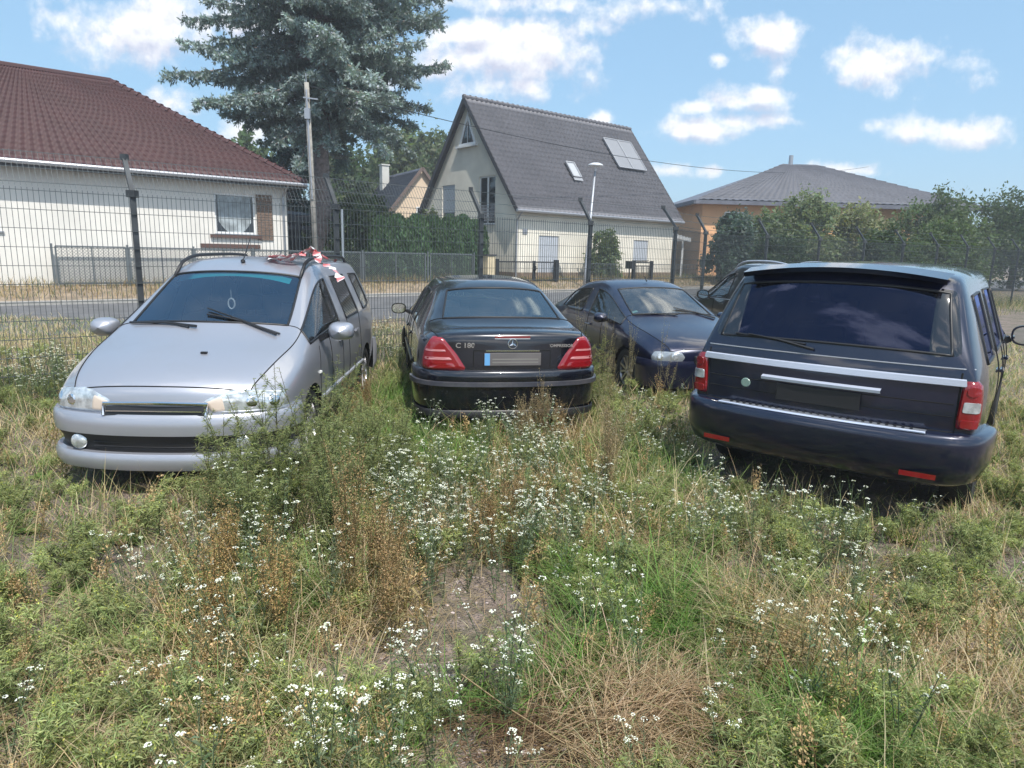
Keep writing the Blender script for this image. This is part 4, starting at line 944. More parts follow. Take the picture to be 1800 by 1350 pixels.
        for (xc, zc, Ra) in wheels:
            for sg in (1, -1): s.wheels.append(wheel(root, (xc, sg*(hwid-.13), wr), wr, sg))
        # floor pan
        f_ = MB(); f_.box((st[0][0][0]+.2, -hwid*.86, st[2][0][2]-.02), (st[-1][0][0]-.2, hwid*.86, st[2][0][2]+.06)); f_.build('floor_pan', 'trim_black', s.parts['body'][0])
    def hit(s, o, d):
        r = s.bvh.ray_cast(Vector(o), Vector(d).normalized()); return (r[0], r[1]) if r[0] is not None else (None, None)
    def proj(s, pts, axis, org=None):
        """points given in the plane across AXIS: 'r' rear (y,z), 'f' front (y,z), 'l'/'R' sides (x,z), 't' top (x,y)"""
        out = []
        for a, c in pts:
            o, d = {'r': ((-6, a, c), (1, 0, 0)), 'f': ((6, a, c), (-1, 0, 0)), 'l': ((a, 4, c), (0, -1, 0)), 'R': ((a, -4, c), (0, 1, 0)), 't': ((a, c, 4), (0, 0, -1))}[axis]
            h, n = s.hit(o, d)
            if h is None: out.append(None); continue
            if n.dot(Vector(d)) > 0: n = -n
            out.append((h, n))
        return out
    def patch(s, name, poly, axis, matn, h=.012, rings=6, parent=None, oblique=None, per=6, smooth=True):
        """a lamp or badge moulded onto the skin; poly seen along AXIS, or along an OBLIQUE frame (origin, right, up, dir)"""
        P = []
        for i in range(len(poly)):
            a = Vector(poly[i]); b_ = Vector(poly[(i+1) % len(poly)])
            for k in range(per): P.append(a.lerp(b_, k/per))
        P = [(P[i-1]+P[i]*2+P[(i+1) % len(P)])/4 for i in range(len(P))]
        c = sum(P, Vector((0, 0)))/len(P); mb = MB(); N = len(P); ok = True; rows = []
        for r in range(rings+1):
            t = r/rings; q = [c.lerp(p, max(t, .02)) for p in P]; row = []
            if oblique:
                o_, rt_, up_, d_ = map(Vector, oblique); hits = []
                for a in q:
                    hh, nn = s.hit(o_+rt_*a[0]+up_*a[1], d_); hits.append((hh, -nn if (nn is not None and nn.dot(d_) > 0) else nn) if hh is not None else None)
            else: hits = s.proj([tuple(a) for a in q], axis)
            last = None
            for x in hits:
                if x is None: x = last
                if x is None: x = next((y for y in hits if y), None)
                if x is None: return None
                last = x; row.append(x[0]+x[1]*(h if t < .97 else -.003))
            rows.append(row)
        rows.append([p for p in rows[-1]])
        for i in range(rings): 
            n0 = len(mb.v); mb.v += [tuple(p) for p in rows[i]]+[tuple(p) for p in rows[i+1]]
            for j in range(N): mb.f.append((n0+j, n0+(j+1) % N, n0+N+(j+1) % N, n0+N+j)); mb.m.append(0)
        mb.poly(rows[0])
        return mb.build(name, matn, parent or s.root, smooth=False, weld=True) if not smooth else _sm(mb.build(name, matn, parent or s.root, weld=True))
    def line(s, name, pts, axis, matn='seam', r=.004, off=.001, parent=None, dense=8, closed=False):
        P = []
        for a, b_ in zip(pts[:-1], pts[1:]):
            for k in range(dense): P.append(tuple(Vector(a).lerp(Vector(b_), k/dense)))
        P.append(pts[-1]); H = [x for x in s.proj(P, axis) if x]; mb = MB()
        if len(H) > 1: mb.tube([h+n*off for h, n in H], r, 5)
        return mb.build(name, matn, parent or s.parts['body'][0])
def _sm(o):
    o.data.polygons.foreach_set('use_smooth', [True]*len(o.data.polygons)); 
    try: o.data.set_sharp_from_angle(angle=R(50))
    except Exception: pass
    return o
def wheel(root, c, r, sg, spokes=5, style='alloy'):
    w = empty('wheel'); w.parent = root; w.location = c; b = 'wheel'
    mb = MB(); wd = .105
    prof = [(r*.66, -wd*.85), (r*.80, -wd), (r*.95, -wd*.92), (r, -wd*.6), (r*1.0, wd*.6), (r*.95, wd*.92), (r*.80, wd), (r*.66, wd*.85)]
    mb.lathe(prof, 'y', seg=36); _sm(mb.build('tyre', 'rubber', w))
    mb = MB(); o = sg*wd*.75; mb.lathe([(r*.68, o*1.05), (r*.64, o*1.08), (r*.62, o*.8), (r*.60, -o*.6)], 'y', seg=36)
    mb.lathe([(0.001, o*.75), (r*.12, o*.75), (r*.15, o*.6), (r*.16, 0)], 'y', seg=16)
    for k in range(spokes*2 if style == 'alloy' else spokes):
        a = 6.283*k/(spokes*2)+.2; u = Vector((math.cos(a), 0, math.sin(a))); v = Vector((-math.sin(a), 0, math.cos(a)))
        mb.bar(u*r*.10+Vector((0, o*.62, 0)), u*r*.63+Vector((0, o*.86, 0)), .030 if k % 2 else .05, .03, up=v)
    mb.lathe([(0.001, -o*.1), (r*.6, -o*.1)], 'y', seg=24)
    mb.build('rim', style, w); return w
def sweep_bumper(plan, prof, name, matn, parent, n=40):
    """plan: half outline [(x,y)] from side to centre (y>=0), mirrored; prof: [(out,z)] section"""
    pl = [Vector((x, y, 0)) for x, y in plan]+[Vector((x, -y, 0)) for x, y in reversed(plan[:-1])]
    # smooth
    for _ in range(3):
        q = [pl[0]]
        for a, b_ in zip(pl[:-1], pl[1:]): q += [a.lerp(b_, .25), a.lerp(b_, .75)]
        q.append(pl[-1]); pl = q
    rows = []
    for i, p in enumerate(pl):
        d = (pl[min(i+1, len(pl)-1)]-pl[max(0, i-1)]).normalized(); nrm = Vector((d.y, -d.x, 0))
        if nrm.dot(p) < 0: nrm = -nrm
        tp_ = min(1., min(i, len(pl)-1-i)/5.) if abs(plan[0][1]) > .7 else 1.; tp_ = tp_
        rows.append([p+nrm*((o+.012)*tp_-.012 if o > 0 else o)+Vector((0, 0, z)) for o, z in prof])
    mb = MB(); mb.grid(rows); return _sm(mb.build(name, matn, parent, weld=True))
def mirror_part(car, sg, x, y, z, paint, rear=True, size=(.10, .19, .14)):
    m = empty('door_mirror'); m.parent = car.root; m.location = (x, sg*y, z)
    mb = MB(); rows = []
    for i in range(9):
        t = i/8; k = math.sin(math.acos(max(-1, min(1, 2*min(t*.92+.08, 1)-1))))**.6 if t < 1 else .05
        rows.append([(size[0]*(.55-1.0*t*.95)*-1*-1, sg*size[1]*(.5+.48*math.copysign(abs(math.cos(a))**.7, math.cos(a))*k), size[2]*.5*math.copysign(abs(math.sin(a))**.7, math.sin(a))*k) for a in np.linspace(0, 2*math.pi, 21)])
    rows = [[(-.045+.13*t, sg*(.10+(.095)*math.copysign(abs(math.cos(a))**.75, math.cos(a))*k), .068*math.copysign(abs(math.sin(a))**.75, math.sin(a))*k) for a in np.linspace(0, 2*math.pi, 25)] for t, k in ((0, .90), (0, 1.), (.15, 1.02), (.4, .97), (.65, .85), (.85, .6), (1., .05))]
    mb.grid(rows); _sm(mb.build('housing', paint, m, weld=True))
    mb = MB(); mb.poly([(-.040, sg*(.10+.083*math.copysign(abs(math.cos(a))**.75, math.cos(a))), .057*math.copysign(abs(math.sin(a))**.75, math.sin(a))) for a in np.linspace(0, 2*math.pi, 24, endpoint=False)]); mb.build('mirror_glass', 'mirror_glass', m)
    mb = MB(); mb.bar((.02, 0, -.03), (.0, -sg*.10, -.08), .07, .04); mb.build('arm', 'trim_black', m); return m
mat('mirror_glass', (.75, .8, .82), .03, 1.)
def seats(root, xs, yw, zb, mt='seat_fabric', steer=None, zt=.62):
    for x in xs:
        rear = x < 0
        for y in ((-yw, yw) if True else (0,)):
            mb = MB(); mb.box((x-.02, y-.24, zb), (x+.48, y+.24, zb+.17))
            mb.frustum((x-.06, y, zb+.1), (.09, .24), (x-.20, y, zb+zt), (.05, .20)); s_ = mb.build('seat', mt, root, bevel=.03)
            mb = MB(); mb.box((x-.27, y-.12, zb+zt+.05), (x-.17, y+.12, zb+zt+.21)); mb.bar((x-.215, y-.05, zb+zt-.02), (x-.215, y-.05, zb+zt+.08), .012); mb.bar((x-.215, y+.05, zb+zt-.02), (x-.215, y+.05, zb+zt+.08), .012); mb.build('headrest', mt, s_, bevel=.03)
    if steer:
        sx, sy, sz = steer; w = empty('steering_wheel'); w.parent = root; w.location = (sx, sy, sz); w.rotation_euler = (0, R(-65), 0)
        mb = MB(); mb.tube([(.18*math.cos(a), .18*math.sin(a), 0) for a in np.linspace(0, 6.283, 28, endpoint=False)], .014, 8, closed=True); mb.build('rim', 'trim_black', w)
        mb = MB(); mb.lathe([(0.001, .02), (.07, .015), (.08, -.02)], seg=14); mb.bar((-.17, 0, 0), (.17, 0, 0), .03, .02); mb.build('hub', 'trim_black', w)
def wiper(car, name, a, b_, mid, parent=None, blade=None, axis='t', off=.02):
    H = car.proj([a, mid, b_], axis)
    mb = MB()
    if all(H): mb.tube([h+n*off for h, n in H], [.011, .009, .006], 6)
    if blade:
        K = [(Vector(blade[0]).lerp(Vector(blade[1]), k/8)) for k in range(9)]; Q = [x for x in car.proj([tuple(k) for k in K], axis) if x]
        if len(Q) > 1: mb.tube([h+n*(off*.55) for h, n in Q], .008, 5)
    return mb.build(name, 'trim_black', parent or car.root)
def text_mesh(name, body, size, loc, right, upv, matn, parent, extrude=.002, xscale=1., align='CENTER', bold=0.):
    cu_ = bpy.data.curves.new(name, 'FONT'); cu_.body = body; cu_.size = size; cu_.extrude = extrude; cu_.align_x = align; cu_.offset = bold
    o = bpy.data.objects.new('tmp', cu_); COL.objects.link(o); bpy.context.view_layer.update(); dg = bpy.context.evaluated_depsgraph_get(); me = bpy.data.meshes.new_from_object(o.evaluated_get(dg), depsgraph=dg); bpy.data.objects.remove(o)
    r_, u_ = Vector(right).normalized(), Vector(upv).normalized(); n_ = r_.cross(u_); u_ = n_.cross(r_)
    for v in me.vertices: v.co = Vector(loc)+r_*v.co.x*xscale+u_*v.co.y+n_*v.co.z
    me.materials.clear(); me.materials.append(MATS[matn]); o = bpy.data.objects.new(name, me); COL.objects.link(o); o.parent = parent; return o
def plate(root, loc, rz=0., w=.52, h=.11, face='plate_grey', tilt=0.):
    p = empty('number_plate'); p.parent = root; p.location = loc; p.rotation_euler = (0, tilt, rz)
    mb = MB(); mb.box((0, -w/2, -h/2), (.006, w/2, h/2)); mb.build('plate', face, p, bevel=.003)
    mb = MB(); s_ = 1
    mb.box((-.003, w/2-.052, -h/2+.004), (-.0005, w/2-.004, h/2-.004)); mb.build('blue_band', 'plate_blue', p)
    return p

# section generator for the lower rows: z levels and half widths, narrowed towards the ends
def sec(x, k, low, ups, dx=(0, 0, 0, 0)):
    return [(x+dx[i], low[i][0]*k, low[i][1]) for i in range(4)]+[tuple(u) for u in ups]

# ---- dark saloon seen from behind
CB = empty('parked_car', (-.425, 8.28, .02), R(101), 'dark blackish blue saloon seen from behind with red triangular tail lights', 'car', 'cars parked in the overgrown yard')
LW = [(.78, .20), (.845, .36), (.868, .60), (.855, .82)]
st = [
 sec(-2.10, .905, LW, [(-2.12, .755, .905), (-2.16, .67, .985), (-2.185, .55, 1.000), (-2.205, .30, 1.012), (-2.21, 0, 1.016)], (.05, -.02, -.03, -.02)),
 sec(-1.95, .985, LW, [(-1.95, .815, .925), (-1.98, .73, .995), (-2.0, .60, 1.012), (-2.02, .30, 1.026), (-2.02, 0, 1.03)]),
 sec(-1.60, 1., LW, [(-1.55, .825, .945), (-1.60, .74, 1.00), (-1.66, .66, 1.020), (-1.78, .34, 1.036), (-1.81, 0, 1.04)]),
 sec(-1.00, 1., LW, [(-1.00, .825, .955), (-.98, .60, 1.30), (-1.06, .50, 1.375), (-1.12, .27, 1.408), (-1.15, 0, 1.416)]),
 sec(-.80, 1., LW, [(-.72, .825, .958), (-.66, .60, 1.335), (-.70, .515, 1.405), (-.76, .28, 1.436), (-.78, 0, 1.444)]),
 sec(-.02, 1., LW, [(-.02, .82, .955), (-.02, .60, 1.36), (-.02, .53, 1.42), (-.02, .28, 1.452), (-.02, 0, 1.46)]),
 sec(.09, 1., LW, [(.09, .82, .953), (.07, .60, 1.358), (.07, .53, 1.416), (.06, .28, 1.448), (.06, 0, 1.456)]),
 sec(.62, 1., LW, [(.62, .82, .945), (.42, .61, 1.315), (.42, .545, 1.372), (.46, .28, 1.400), (.48, 0, 1.408)]),
 sec(1.20, 1., LW, [(1.14, .81, .925), (1.16, .745, .965), (1.10, .68, .985), (1.24, .35, 1.01), (1.29, 0, 1.018)]),
 sec(1.65, 1., LW, [(1.65, .79, .86), (1.65, .70, .91), (1.65, .60, .93), (1.66, .3, .955), (1.67, 0, .96)]),
 sec(2.05, .93, LW, [(2.05, .70, .73), (2.07, .62, .78), (2.08, .5, .80), (2.12, .28, .82), (2.14, 0, .825)], (.0, 0, 0, 0)),
 sec(2.13, .86, LW, [(2.14, .62, .66), (2.17, .56, .70), (2.18, .46, .715), (2.22, .26, .73), (2.24, 0, .735)], (.0, .02, .02, .01)),
]
st = [[(x, y, min(z, P[4][2]-.02*(4-i)) if i < 4 and k > 8 else z) for i, (x, y, z) in enumerate(P)] for k, P in enumerate(st)]
RX = (-2.17, -2.24, -2.235, -2.215); FX = (2.2, 2.27, 2.28, 2.27)
gm = {FRONTG: 'glass_clear', REARG: 'glass_rear', SIDE: 'glass_clear'}
car = Car(CB, st, {2: 'R', 4: 'SE', 6: 'SD', 7: 'SF', 3: ''}, RX, FX, 'paint_blackblue', [(-1.33, .31, .345), (1.385, .31, .345)], .312, gm,
   creases=[(0, 3, 4, .35), (0, 2, 5, .5), (2, 8, 4, .5)], hood=(8, 11), trunk=(0, 2))
cb = car
# tail lights: tall triangular, red with two pale bars
for sg in (1, -1):
    org = Vector((-2.1, sg*.72, .78)); d = Vector((.86, -sg*.52, 0)).normalized(); rt_ = Vector((0, 0, 1)).cross(d).normalized()*-1
    right = Vector((-d.y, d.x, 0))*-1      # to the right as seen from behind
    O = org-d*1.5; ob = (O, right, (0, 0, 1), d)
    f = lambda pts: [(-sg*px_, pz_) for px_, pz_ in pts]     # px_: outward distance
    tri = [(.145, -.125), (-.32, -.125), (-.225, .03), (-.105, .18), (.015, .19), (.10, .06)]
    tl = car.patch('tail_light', f(tri), None, 'red_lens', .016, 7, oblique=ob)
    def band(z0, z1, i0, i1, matn, h):
        return car.patch('reflector_band', f([(i0[0], z0), (i0[1], z0), (i1[1], z1), (i1[0], z1)]), None, matn, h, 3, parent=tl, oblique=ob)
    band(-.032, .004, (.115, -.245), (.108, -.21), 'pink_lens', .0185); band(.046, .072, (.095, -.18), (.088, -.155), 'pink_lens', .0185)
    band(-.112, -.040, (.128, -.29), (.118, -.245), 'dark_red_lens', .0178)
# boot details
mb = MB(); mb.box((-2.252, -.17, .965), (-2.2, .17, .985)); 
mb = MB(); H = car.proj([(.165-.33*k/10, .962) for k in range(11)], 'r'); rows = [[h+Vector((-.004, 0, -.010)) for h, n in H], [h+Vector((-.006, 0, .012)) for h, n in H]]; mb.grid(rows); mb.build('third_brake_light', 'dark_red_lens', car.parts['boot_lid'][0] if 'boot_lid' in car.parts else CB)
mb = MB(); H = car.proj([(.165-.33*k/10, .952) for k in range(11)], 'r'); mb.grid([[h+Vector((-.005, 0, -.006)) for h, n in H], [h+Vector((-.006, 0, .006)) for h, n in H]]); mb.build('light_strip', 'satin_silver', CB)
def xr(y, z):
    r_ = car.proj([(y, z)], 'r')[0]; return r_[0].x if r_ else -2.22
X1 = xr(0, .90)
# round three-pointed emblem
mb = MB(); cx_, cz_ = xr(0, .905)-.010, .905
mb.tube([(cx_, .043*math.cos(a), cz_+.043*math.sin(a)) for a in np.linspace(0, 6.283, 32, endpoint=False)], .0042, 6, closed=True)
for k in range(3):
    a = math.pi/2+k*2.0944; p = Vector((0, math.cos(a), math.sin(a))); q = Vector((0, -math.sin(a), math.cos(a))); c_ = Vector((cx_, 0, cz_)); mb.poly([c_+p*.042, c_+q*.010-p*.004, c_+Vector((-.006, 0, 0)), ]); mb.poly([c_+p*.042, c_+Vector((-.006, 0, 0)), c_-q*.010-p*.004])
mb.build('round_emblem', 'chrome', CB)
text_mesh('model_lettering', 'C 180', .062, (xr(.44, .875)-.006, .435, .868), (0, -1, 0), (.03, 0, 1), 'chrome', CB, .003, 1.15, bold=.0012)
text_mesh('model_lettering', 'KOMPRESSOR', .038, (xr(-.44, .875)-.006, -.455, .872), (0, -1, 0), (.03, 0, 1), 'chrome', CB, .003, 1.05, bold=.0008)
# number plate recess and plate
car.line('recess_edge', [(.36, .69), (.36, .842), (-.36, .842), (-.36, .69)], 'r', 'seam', .006, -.001)
pl_ = plate(CB, (xr(0, .76)-.016, 0, .765), 0, .53, .118, 'plate_grey')
mb = MB(); mb.box((xr(0, .85)-.022, -.25, .838), (xr(0, .85)+.01, .25, .848)); mb.build('handle_strip', 'chrome', CB)
for k, (w_, g_) in enumerate(((.43, .5), (.42, .5))):
    mb = MB(); mb.box((-.0015, -.24, -.035+k*.028), (-.0004, .19, -.022+k*.028)); mb.build('smudge', 'smudge', pl_) if 'smudge' in MATS else None
# bumper
pr = [(-.05, .655), (.012, .662), (.030, .650), (.036, .60), (.034, .555), (.046, .553), (.048, .520), (.036, .515), (.030, .44), (.022, .34), (-.01, .255), (-.10, .235)]
bp = sweep_bumper([(-1.68, .868), (-1.9, .862), (-2.09, .785), (-2.195, .59), (-2.24, .3), (-2.25, 0)], pr, 'rear_bumper', 'paint_blackblue', CB)
sweep_bumper([(-1.70, .870), (-1.9, .864), (-2.09, .787), (-2.195, .59), (-2.24, .3), (-2.25, 0)], [(.030, .560), (.052, .556), (.055, .518), (.03, .513)], 'protective_strip', 'bumper_strip', bp)
sweep_bumper([(-1.70, .862), (-1.9, .856), (-2.09, .795), (-2.19, .60), (-2.225, .3), (-2.235, 0)], [(.02, .29), (.030, .28), (.025, .22), (-.1, .20)], 'lower_skirt', 'trim_black', bp)
sweep_bumper([(1.68, .868), (1.9, .85), (2.10, .74), (2.22, .50), (2.27, .25), (2.28, 0)], [(-.05, .62), (.02, .61), (.04, .5), (.035, .35), (-.02, .22), (-.1, .2)], 'front_bumper', 'paint_blackblue', CB)
mb = MB(); mb.tube([(-2.05, -.42, .22), (-2.24, -.42, .21)], .03, 10); mb.build('exhaust', 'chrome', CB)
for sg, nm in ((1, 'l'), (-1, 'R')):
    mirror_part(car, sg, .74, .86, .975, 'paint_blackblue')
    for x in (-.42, .55-.12): car.line('door_handle', [(x-.10, .80), (x+.08, .805)], nm, 'paint_blackblue', .013, .012, parent=CB)
    car.line('side_strip', [(-1.9, .555), (-1.68, .555)], nm, 'bumper_strip', .016, .002); car.line('side_strip', [(-.95, .56), (-.05, .56), (.95, .555)], nm, 'bumper_strip', .018, .002)
    h = car.proj([(1.95, .66)], nm)[0]
    car.patch('headlight', [(1.80, .60), (2.05, .58), (2.08, .70), (1.85, .74)], nm, 'clear_lens', .01)
seats(CB, (.28, -.68), .36, .30, 'seat_grey', steer=(.80, .36, .82))
mb = MB(); mb.box((-1.75, -.62, .86), (-1.12, .62, .955)); mb.build('parcel_shelf', 'seat_grey', CB, bevel=.02)
mb = MB(); mb.box((.78, -.70, .50), (1.25, .70, .88)); mb.build('dashboard', 'trim_black', CB, bevel=.05)
mb = MB(); q = (-1.45, .08, .965); mb.poly([(-1.50, .20, .975), (-1.38, .12, 1.0), (-1.40, -.02, .965), (-1.52, .04, .96)]); mb.poly([(-1.46, .02, .962), (-1.36, -.06, .98), (-1.40, -.16, .962), (-1.50, -.1, .96)]); mb.build('paper', 'white_plastic', CB)
car.line('roof_strip', [(-.95, .50), (.40, .50)], 't', 'trim_black', .008, .0); car.line('roof_strip', [(-.95, -.50), (.40, -.50)], 't', 'trim_black', .008, .0)

# ---- silver people carrier, front towards the camera
SV = empty('parked_car', (-2.52, 6.58, 0), R(-87.5), 'silver people carrier with roof rails and a warning tape thrown over its roof', 'car', 'cars parked in the overgrown yard')
LM = [(.76, .22), (.835, .38), (.858, .62), (.85, .86)]
st = [
 sec(-1.98, .90, LM, [(-2.03, .76, 1.06), (-2.06, .70, 1.10), (-2.07, .62, 1.11), (-2.10, .34, 1.12), (-2.11, 0, 1.12)], (.05, 0, -.03, -.03)),
 sec(-1.86, .96, LM, [(-1.90, .80, 1.07), (-1.72, .645, 1.50), (-1.76, .56, 1.575), (-1.82, .30, 1.60), (-1.84, 0, 1.605)]),
 sec(-1.72, .99, LM, [(-1.72, .815, 1.07), (-1.60, .645, 1.515), (-1.64, .575, 1.595), (-1.68, .30, 1.625), (-1.70, 0, 1.63)]),
 sec(-1.15, 1., LM, [(-1.12, .825, 1.06), (-1.02, .645, 1.53), (-1.02, .585, 1.612), (-1.02, .30, 1.645), (-1.02, 0, 1.65)]),
 sec(-.98, 1., LM, [(-1.00, .825, 1.058), (-.92, .645, 1.532), (-.92, .585, 1.614), (-.92, .30, 1.648), (-.92, 0, 1.653)]),
 sec(-.10, 1., LM, [(-.10, .825, 1.04), (-.10, .640, 1.53), (-.10, .585, 1.608), (-.10, .30, 1.645), (-.10, 0, 1.652)]),
 sec(.02, 1., LM, [(.02, .825, 1.037), (.0, .640, 1.527), (.0, .585, 1.603), (.0, .30, 1.64), (.0, 0, 1.648)]),
 sec(.55, 1., LM, [(.60, .825, 1.015), (.33, .635, 1.495), (.34, .575, 1.562), (.40, .30, 1.598), (.43, 0, 1.606)]),
 sec(1.18, 1., LM, [(1.20, .81, .985), (1.22, .755, 1.02), (1.16, .695, 1.035), (1.34, .36, 1.062), (1.39, 0, 1.07)]),
 sec(1.55, 1., LM, [(1.55, .79, .905), (1.56, .71, .955), (1.57, .61, .98), (1.60, .32, 1.005), (1.61, 0, 1.01)]),
 sec(1.86, .94, LM, [(1.90, .71, .78), (1.93, .64, .825), (1.94, .54, .85), (1.97, .30, .88), (1.98, 0, .885)]),
 sec(1.93, .88, LM, [(2.00, .63, .70), (2.04, .58, .735), (2.05, .49, .755), (2.10, .27, .78), (2.12, 0, .785)], (.0, .02, .02, .02)),
]
st = [[(x, y, min(z, P[4][2]-.04*(4-i)) if i < 4 and k > 8 else z) for i, (x, y, z) in enumerate(P)] for k, P in enumerate(st)]
gm = {FRONTG: 'glass_blue', REARG: 'glass_tinted', SIDE: 'glass_clear'}
car = Car(SV, st, {0: 'R', 2: 'S', 4: 'SE', 6: 'SD', 7: 'SF'}, (-2.03, -2.08, -2.09, -2.10), (2.08, 2.14, 2.14, 2.13), 'paint_silver', [(-1.22, .31, .355), (1.28, .31, .355)], .31, gm,
   creases=[(2, 8, 4, .5), (8, 11, 5, .35)], hood=(8, 11))
FB = [(1.62, .858), (1.86, .84), (2.03, .70), (2.12, .45), (2.155, .2), (2.16, 0)]
bp = sweep_bumper(FB, [(-.06, .60), (.005, .605), (.022, .585), (.028, .52), (.022, .46)], 'front_bumper', 'paint_silver', SV)
sweep_bumper(FB, [(-.08, .462), (.012, .458), (-.02, .40), (-.03, .34), (.01, .325)], 'grille_intake', 'trim_black', bp)
sweep_bumper(FB, [(-.02, .335), (.018, .330), (.034, .30), (.03, .25), (.01, .21), (-.08, .20)], 'lower_lip', 'paint_silver', bp)
for z in (.43, .40, .37): sweep_bumper([(2.10, .45), (2.13, .2), (2.135, 0)], [(.0, z+.005), (.005, z), (.0, z-.005)], 'intake_slat', 'trim_black', bp)
sweep_bumper([(-1.78, .845), (-1.88, .835), (-2.04, .74), (-2.11, .4), (-2.13, 0)], [(-.05, .66), (.02, .65), (.035, .55), (.03, .35), (-.02, .25)], 'rear_bumper', 'paint_silver', SV)
for sg in (1, -1):
    d = Vector((-.90, -sg*.42, -.08)).normalized(); right = Vector((-d.y, d.x, 0)); O = Vector((2.0, sg*.58, .68))-d*1.5
    f = lambda pts: [(sg*a, z) for a, z in pts]
    hl_ = car.patch('headlight', f([(-.30, -.085), (.25, -.075), (.30, .02), (.10, .095), (-.28, .055)]), None, 'clear_lens', .010, 7, oblique=(O, right, (0, 0, 1), d))
    car.patch('indicator', f([(.14, -.07), (.24, -.07), (.285, .015), (.16, .06)]), None, 'orange_lens', .0125, 4, oblique=(O, right, (0, 0, 1), d), parent=hl_)
    for cx0, rr_ in ((-.17, .055), (-.02, .055)):
        car.patch('reflector', f([(cx0+rr_*math.cos(a), -.005+rr_*math.sin(a)) for a in np.linspace(0, 6.283, 12, endpoint=False)]), None, 'chrome', .0125, 3, oblique=(O, right, (0, 0, 1), d), per=2, parent=hl_)
mb = MB(); mb.poly([(2.15, .33, .60), (2.13, .33, .66), (2.135, -.33, .66), (2.155, -.33, .60)]); gr_ = mb.build('radiator_grille', 'trim_black', SV)
for sg in (1, -1):
    mb = MB(); mb.lathe([(0.001, .012), (.045, .010), (.055, 0)], 'x', c=(2.085, sg*.56, .395), seg=18); _sm(mb.build('fog_lamp', 'clear_lens', bp))
mb = MB(); mb.bar((2.158, .32, .632), (2.158, -.32, .632), .010, .008); mb.build('grille_bar', 'chrome', gr_)
mb = MB(); mb.tube([(2.155, .34, .60), (2.125, .35, .675), (2.15, 0, .685), (2.125, -.35, .675), (2.155, -.34, .60)], .012, 6); mb.build('grille_surround', 'chrome', gr_)
for sg, nm in ((1, 'l'), (-1, 'R')):
    m_ = mirror_part(car, sg, .86, .88, 1.045, 'paint_silver'); m_.scale = (1.15, 1.15, 1.15)
    for x in (-.62, .16): 
        H = car.proj([(x, .86)], nm)[0]; mb = MB(); mb.lathe([(0.001, 0), (.03, 0), (.04, .006)], 'y', seg=12) ; car.line('door_handle', [(x-.09, .885), (x+.09, .890)], nm, 'paint_silver', .015, .014, parent=SV)
    car.line('rubbing_strip', [(-1.0, .50), (-.05, .495), (.93, .485)], nm, 'satin_silver', .014, .003, parent=SV)
    car.line('side_indicator', [(1.02, .72), (1.06, .72)], nm, 'white_plastic', .012, .004, parent=SV)
    car.line('fender_gap', [(.98, .42), (1.03, .70), (.96, .93)], nm, 'seam', .004, 0)
    # roof rail: a raised dark bar with two feet
    mb = MB(); H = [x for x in car.proj([(-1.55+2.0*k/12, sg*.555) for k in range(13)], 't') if x]
    mb.tube([h+Vector((0, 0, .0 if k in (0, len(H)-1) else .055)) for k, (h, n) in enumerate(H)], .016, 8); mb.build('roof_rail', 'trim_black', SV, smooth=True)
# drip channels on the roof, aerial, wipers
wiper(car, 'wiper', (1.30, .58), (1.10, -.02), (1.22, .30), blade=((1.27, .60), (1.17, .0))); wiper(car, 'wiper', (1.34, -.02), (1.16, -.60), (1.26, -.3), blade=((1.34, -.08), (1.12, -.64)))
mb = MB(); mb.tube([(.30, 0, 1.61), (.06, 0, 1.83)], [.006, .004], 6); mb.lathe([(.022, 0), (.018, .02), (.004, .03)], c=(.30, 0, 1.60), seg=10); mb.build('aerial', 'trim_black', SV)
mb = MB(); H = car.proj([(1.72, .18)], 't')[0]; mb.box(H[0]-Vector((.012, .022, 0)), H[0]+Vector((.012, .022, .014))); mb.build('washer_jet', 'trim_black', SV)
seats(SV, (.22, -.72), .37, .36, 'seat_fabric', steer=(.86, .37, .92), zt=.64)
mb = MB(); mb.box((.80, -.72, .50), (1.28, .72, .93)); mb.build('dashboard', 'trim_black', SV, bevel=.06)
# teal sun strip inside the top of the windscreen, hanging tag, paper on the dash
mb = MB(); rows = []
def inner(x, y, k=.018):
    h = car.proj([(x, y)], 't')[0]; return h[0]-h[1]*k
mb.grid([[tuple(inner(.47+.03*q, -.50+.09*k)) for k in range(12)] for q in range(4)]); mb.build('sun_strip', 'teal_strip', SV)
mb = MB(); p = inner(.72, .02, .06); mb.tube([p, p-Vector((.0, 0, .07))], .0025, 4); mb.tube([p-Vector((0, 0, .07))+Vector((0, .028*math.cos(a), -.05+.045*math.sin(a))) for a in np.linspace(0, 6.283, 16, endpoint=False)], .007, 5, closed=True); mb.build('hanging_tag', 'white_plastic', SV)
mb = MB(); mb.poly([(1.10, .12, .955), (1.00, -.02, .95), (1.08, -.14, 1.02), (1.16, .0, 1.0)]); mb.poly([(1.10, .22, 1.02), (1.04, .17, .95), (1.08, .02, .96), (1.13, .06, 1.01)]); mb.build('paper', 'white_plastic', SV)
